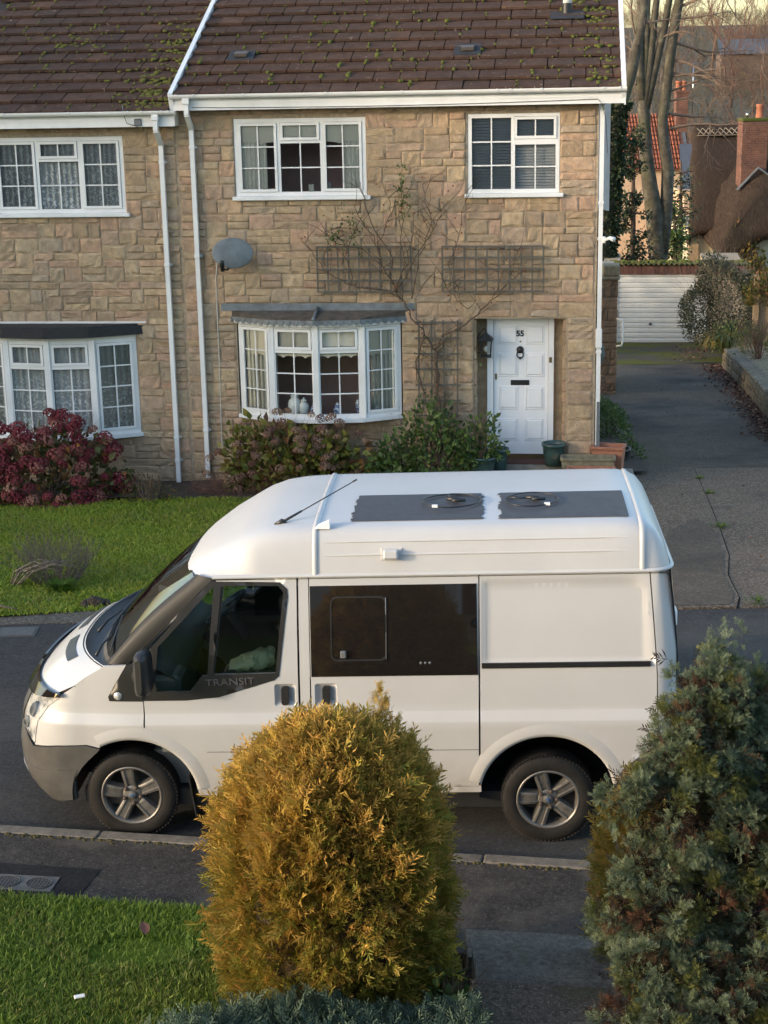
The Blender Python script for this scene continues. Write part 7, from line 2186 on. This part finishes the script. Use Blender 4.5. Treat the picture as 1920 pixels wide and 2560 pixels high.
b.tube([tl(8.36, 4.2), tl(8.25, 5.2), tl(8.20, 6.2), tl(8.25, 7.3), tl(8.2, 10)], [.17, .15, .13, .12, .05], 8)
b.tube([tl(8.42, 4.0), tl(8.55, 5.0), tl(8.62, 6.0), tl(8.75, 7.4), tl(8.9, 10)], [.17, .13, .11, .10, .05], 8)
b.tube([tl(8.45, 3.9), tl(8.75, 5.2), tl(9.0, 6.4), tl(9.15, 7.4), tl(9.3, 10)], [.15, .12, .11, .10, .04], 8)
b.tube([tl(8.36, 4.2), tl(8.45, 5.5), tl(8.44, 6.6), tl(8.5, 8.0)], [.12, .10, .09, .07], 8)
b.build('trunk', M['treebark'], tr)
b = MB(); gg = random.Random(14)
for (x, z, dx, dz, L, r) in ((9.35, 5.9, 1, -.12, 1.5, .055), (9.3, 5.4, 1, -.25, 1.2, .045), (9.2, 5.0, 1, -.18, 1.5, .05), (9.15, 4.95, 1, -.05, 1.3, .045), (9.25, 3.3, 1, .15, 1.5, .055), (9.2, 3.75, 1, .05, 1.4, .05), (9.0, 4.1, 1, .25, .9, .04), (9.5, 6.6, 1, .0, 1.2, .04), (8.5, 4.4, -1, .5, .9, .035), (8.3, 5.5, -.6, .6, .9, .03), (8.6, 5.8, .5, .6, .8, .03), (9.55, 7.0, 1, .3, 1.8, .05), (9.6, 7.6, 1, .2, 2.0, .05), (8.2, 6.6, -.5, .6, 1.0, .03), (8.8, 6.0, .6, .4, .9, .03), (9.7, 8.2, .9, -.1, 2.2, .05), (9.1, 4.4, .8, .4, 1.3, .04)):
    branches(b, tl(x, z), Vector((dx, gg.gauss(0, .3), dz)), L * .85, r, 4, gg, .42, -.02, 4, 2, 3, .006, 5, .7)
b.build('crown', M['twig'], tr)
iv = empty('ivy_clad_tree', (7.2, 50, -2.8), 0, 'leaning tree trunk wrapped in dark ivy against the house gable', 'tree')
pts = [Vector((6.75 - 7.2, 0, -.2)), Vector((6.98 - 7.2, 0, 3.2)), Vector((7.13 - 7.2, 0, 4.9)), Vector((7.23 - 7.2, 0, 6.4)), Vector((7.68 - 7.2, 0, 7.8)), Vector((8.0 - 7.2, 0, 9.4)), Vector((8.2 - 7.2, 0, 12))]
MB().tube(pts, [.26, .24, .22, .20, .17, .13, .06], 10).build('trunk', M['treebark'], iv)
M['ivy'] = foliage('ivy_leaf', [(0, (.012, .024, .014)), (.5, (.024, .045, .022)), (.85, (.045, .07, .03)), (1, (.09, .10, .045))], .45, .15)
g = np.random.default_rng(9); n_ = 7500
t_ = g.uniform(0, 1, n_) ** 1.0 * .80; zz = -.2 + t_ * 9
cx_ = np.interp(zz, [p.z for p in pts], [p.x for p in pts]); a = g.uniform(0, 6.28, n_); rr = g.uniform(.15, .42, n_) * (1.1 - .6 * t_)
C = np.column_stack([cx_ + rr * np.cos(a) * 1.1, rr * np.sin(a), zz])
scatter('crown', LF, C, np.column_stack([np.cos(a), np.sin(a) - .3, g.normal(-.2, .5, n_)]), g.uniform(.08, .16, n_), M['ivy'], iv, g)
b = MB(); gg = random.Random(3)
for k in range(10): branches(b, pts[4].lerp(pts[6], gg.random()), Vector((gg.gauss(.4, .6), gg.gauss(0, .4), gg.uniform(-.1, .9))), 1.0, .03, 3, gg, .45, .05, 3, 2, 3, .006, 4)
b.build('bare_branch', M['twig'], iv)
def loose_tree(name, label, x, y, z, h_, wx, n_, mat, seed, lo=.1, size=.14):
    g = np.random.default_rng(seed); gg = random.Random(seed)
    t = empty(name, (x, y, z), 0, label, 'tree')
    b = MB(); b.tube([(0, 0, -.2), (.05, 0, h_ * .5), (.0, .1, h_ * .95)], [.12, .08, .03], 8)
    C = []
    for k in range(46):
        zz = gg.uniform(lo, 1) * h_; a = gg.uniform(0, 6.28); L = wx * (1.05 - .6 * zz / h_) * gg.uniform(.5, 1.1)
        p0 = Vector((0, 0, zz * .92)); p1 = p0 + Vector((math.cos(a) * L, math.sin(a) * L * .6, gg.uniform(-.25, .2)))
        b.tube([p0, p0.lerp(p1, .5) + Vector((0, 0, .06)), p1], [.028, .018, .006], 4)
        m_ = n_ // 46
        q = g.uniform(.35, 1.08, (m_, 1)); C.append(np.array(p0) + (np.array(p1) - np.array(p0)) * q + g.normal(0, .11, (m_, 3)))
    b.build('trunk', M['bark'], t)
    C = np.vstack(C)
    scatter('crown', LF, C, g.normal(0, 1, (len(C), 3)) + np.array([0, -.3, -.2]), size * g.uniform(.5, 1.2, len(C)), M[mat], t, g)
loose_tree('holly_tree', 'dark evergreen holly between the ivy trunk and the bare trunks', 7.95, 51, -2.9, 6.6, .85, 3200, 'ivy', 301, .12, .12)
loose_tree('holly_tree', 'lower dark evergreen right of the bare trunks', 9.75, 53.5, -3.1, 4.2, .7, 1700, 'leaf_green', 302, .15, .12)
loose_tree('elder_bush', 'brownish bush at the foot of the bare trunks', 8.5, 50.6, -3.0, 2.6, .9, 900, 'hyd_dark', 303, .1, .1)
loose_tree('evergreen_branch_tree', 'sparse evergreen reaching in front of the thatch', 10.2, 55.0, -3.2, 5.6, 1.2, 800, 'ivy', 304, .5, .11)

# wooded hillside
def tree_arrays(seed, depth=5):
    b = MB(); gg = random.Random(seed)
    branches(b, Vector((0, 0, 0)), Vector((0, 0, 1)), 3.2, .17, depth, gg, .34, .16, 2, 2, 3, .02, 3, .74)
    V = np.array([tuple(p) for p in b.v]); F = np.array([f if len(f) == 4 else (*f, f[-1]) for f in b.f if len(f) == 4])
    return V, F
TV = [tree_arrays(500 + k) for k in range(5)]
g = np.random.default_rng(90)
Vs, Fs, Rn, n0 = [], [], [], 0
M['wood'] = foliage('hill_wood', [(0, (.085, .052, .045)), (.3, (.125, .068, .055)), (.6, (.16, .09, .068)), (.85, (.19, .12, .085)), (1, (.24, .19, .15))], .95, 0)
def hz_(x, y):
    z = farz(y)
    if y > 90: z += 2.2 * math.sin(x * .021 + 1.3) * min(1, (y - 90) / 120) + 0.035 * max(-40, min(x - 45, 60)) * min(1, (y - 90) / 160)
    return z
for k in range(95):
    y = 82 + 200 * g.random() ** 1.1; x = y * g.uniform(.125, .30) 
    V, F = TV[k % 5]; s = g.uniform(.55, .95) * (1 if y > 110 else .75); a = g.uniform(0, 6.28)
    if y > 150: s *= 1.0
    c_, s_ = math.cos(a), math.sin(a)
    W = np.column_stack([(V[:, 0] * c_ - V[:, 1] * s_) * s + x, (V[:, 0] * s_ + V[:, 1] * c_) * s + y, V[:, 2] * s + hz_(x, y) - .2])
    Vs.append(W); Fs.append(F + n0); n0 += len(V); Rn.append(np.full(len(V), g.random()))
o = np_mesh('hillside_wood', np.vstack(Vs), np.vstack(Fs), M['wood'], None, attrs={'rnd': np.concatenate(Rn)})
tag(o, 'leafless reddish brown wood covering the hillside at the upper right', 'wood', kind='stuff')
# undergrowth
n_ = 5200
yy = 78 + 210 * g.random(n_); xx = yy * g.uniform(.12, .30, n_); zz = np.array([hz_(x, y) for x, y in zip(xx, yy)]) + g.uniform(0, 1.6, n_)
TW = tmpl_thuja(9, 10, .009, 30, .1)
o = scatter('hillside_scrub', TW, np.column_stack([xx, yy, zz]), g.normal(0, .5, (n_, 3)) + np.array([0, 0, 1]), g.uniform(.8, 2.0, n_), foliage('hill_scrub', [(0, (.06, .05, .035)), (.4, (.10, .072, .05)), (.75, (.13, .095, .06)), (1, (.09, .09, .05))], .95, 0), None, g)
tag(o, 'brown scrub between the trees on the hillside', 'scrub', kind='stuff')
fh = empty('far_house', (35.5, 160, 2.6), R(-5), 'dark slate roofed house half hidden in the wood', 'house')
fh.location.z += 1.3
MB().box((-2.2, .4, -2), (3.5, 5, 2.2)).build('house_wall', simple('far_brick', (.10, .07, .055), .9), fh)
MB().add([(-2.4, 0, 2.2), (3.7, 0, 2.2), (3.7, 2.7, 3.6), (-2.4, 2.7, 3.6)], [(0, 1, 2, 3)]).build('roof', M['slate'], fh)
# pale birch at the right edge
b = MB(); gg = random.Random(77)
branches(b, Vector((0, 0, 0)), Vector((-.1, 0, 1)), 4.5, .14, 5, gg, .36, .12, 3, 2, 3, .014, 4, .72)
bt = empty('birch_tree', (21.8, 92, -3.6), 0, 'pale branched bare birch at the top right edge', 'tree')
b.build('trunk', M['twig_pale'], bt)

# tall evergreen hedge, added out of view to the left to block the low sun
hd = empty('shade_hedge', (-27.5, 11.5, 1.0), 0, 'unseen evergreen hedge added beyond the left edge to shade the low sun', 'hedge')
g = np.random.default_rng(66); n_ = 4200
pp = g.uniform(14.5, 34, n_)
top = np.interp(pp, [14.5, 16.5, 18, 20, 22, 25, 29, 34], [3.0, 6.0, 7.6, 8.4, 9.6, 11.4, 12.4, 12.4]) + .7 * np.sin(pp * 2.1) + .5 * np.sin(pp * 4.7 + 1)
zz = top * g.uniform(0, 1, n_) ** .8 - 1.0
th = g.normal(0, .9, n_) * (1 - .5 * zz / 12)
C = np.column_stack([-20.7 - .34 * pp + .94 * th + 27.5, -7.5 + .94 * pp + .34 * th - 11.5, zz])
scatter('foliage', TH1, C, np.column_stack([g.normal(0, .8, n_), g.normal(0, .8, n_), np.abs(g.normal(.6, .4, n_))]), g.uniform(.9, 1.6, n_), M['leaf_green'], hd, g)
C2 = np.repeat(C[::3], 1, 0)
b = MB()
for q in np.arange(15.5, 34, 1.1):
    hq = float(np.interp(q, [14.5, 16.5, 18, 20, 22, 25, 29, 34], [3.0, 6.0, 7.6, 8.4, 9.6, 11.4, 12.4, 12.4]))
    b.lathe([(.15, -1), (.75, -.6), (.8, hq * .4), (.6, hq * .75), (.02, hq - .6)], 10, Matrix.Translation((-20.7 - .34 * q + 27.5, -7.5 + .94 * q - 11.5, 0)))
b.build('inner_growth', M['inner'], hd)

# hedge added behind the house, hidden from the front, to shade the garage forecourt
shrub('rear_shade_hedge', 'unseen evergreen hedge added behind the house to shade the garage', 'hedge', 2.4, 43.2, -2.35, 1.6, 2.2, 2.75, 6000, .16, 'leaf_green', 401, LF, 20, 'bark', .2, .3)

# the pale rendered house the view is taken from, behind the camera: seen only mirrored in glass
nh = empty('rendered_house', (0, -.7, .6), R(-4), 'pale rendered house on the near side, seen only mirrored in glass', 'house')
M['render_wall'] = simple('pale_render', (.50, .47, .42), .9, .08, 2)
wins = [(-4.6, -3.0, 3.2, 4.5), (-.8, .8, 3.6, 5.2), (3.2, 4.8, 3.2, 4.5), (-4.6, -2.6, .5, 1.9), (2.8, 4.8, .5, 1.9), (-.5, .5, -.3, 1.8)]
panel([(-6.2, -1.2), (6.2, -1.2), (6.2, 5.6), (-6.2, 5.6)], [[(a, e), (b, e), (b, f), (a, f)] for a, b, e, f in wins], 2.0, lambda a, b, d: (a, -d, b), .2).build('wall', M['render_wall'], nh)
for a, b_, e, f in wins:
    wv = MB().box((a, -.12, e), (b_, -.10, f)).build('window', M['tint'], nh)
    MB().box((a, -.09, e), (a + .07, -.03, f)).box((b_ - .07, -.09, e), (b_, -.03, f)).box((a + .07, -.09, f - .07), (b_ - .07, -.03, f)).box((a + .07, -.09, e), (b_ - .07, -.03, e + .07)).box(((a + b_) / 2 - .04, -.09, e + .07), ((a + b_) / 2 + .04, -.03, f - .07)).build('frame', M['upvc'], wv)
MB().add([(-6.6, .3, 5.5), (6.6, .3, 5.5), (6.6, -4, 7.4), (-6.6, -4, 7.4), (6.6, -8.3, 5.5), (-6.6, -8.3, 5.5)], [(0, 1, 2, 3), (3, 2, 4, 5)]).build('roof', M['tile'], nh)
MB().box((-6.2, -8, -1.2), (-6.0, -.21, 5.6)).box((6.0, -8, -1.2), (6.2, -.21, 5.6)).box((-6.0, -8, -1.2), (6.0, -7.8, 5.6)).build('side_wall', M['render_wall'], nh)
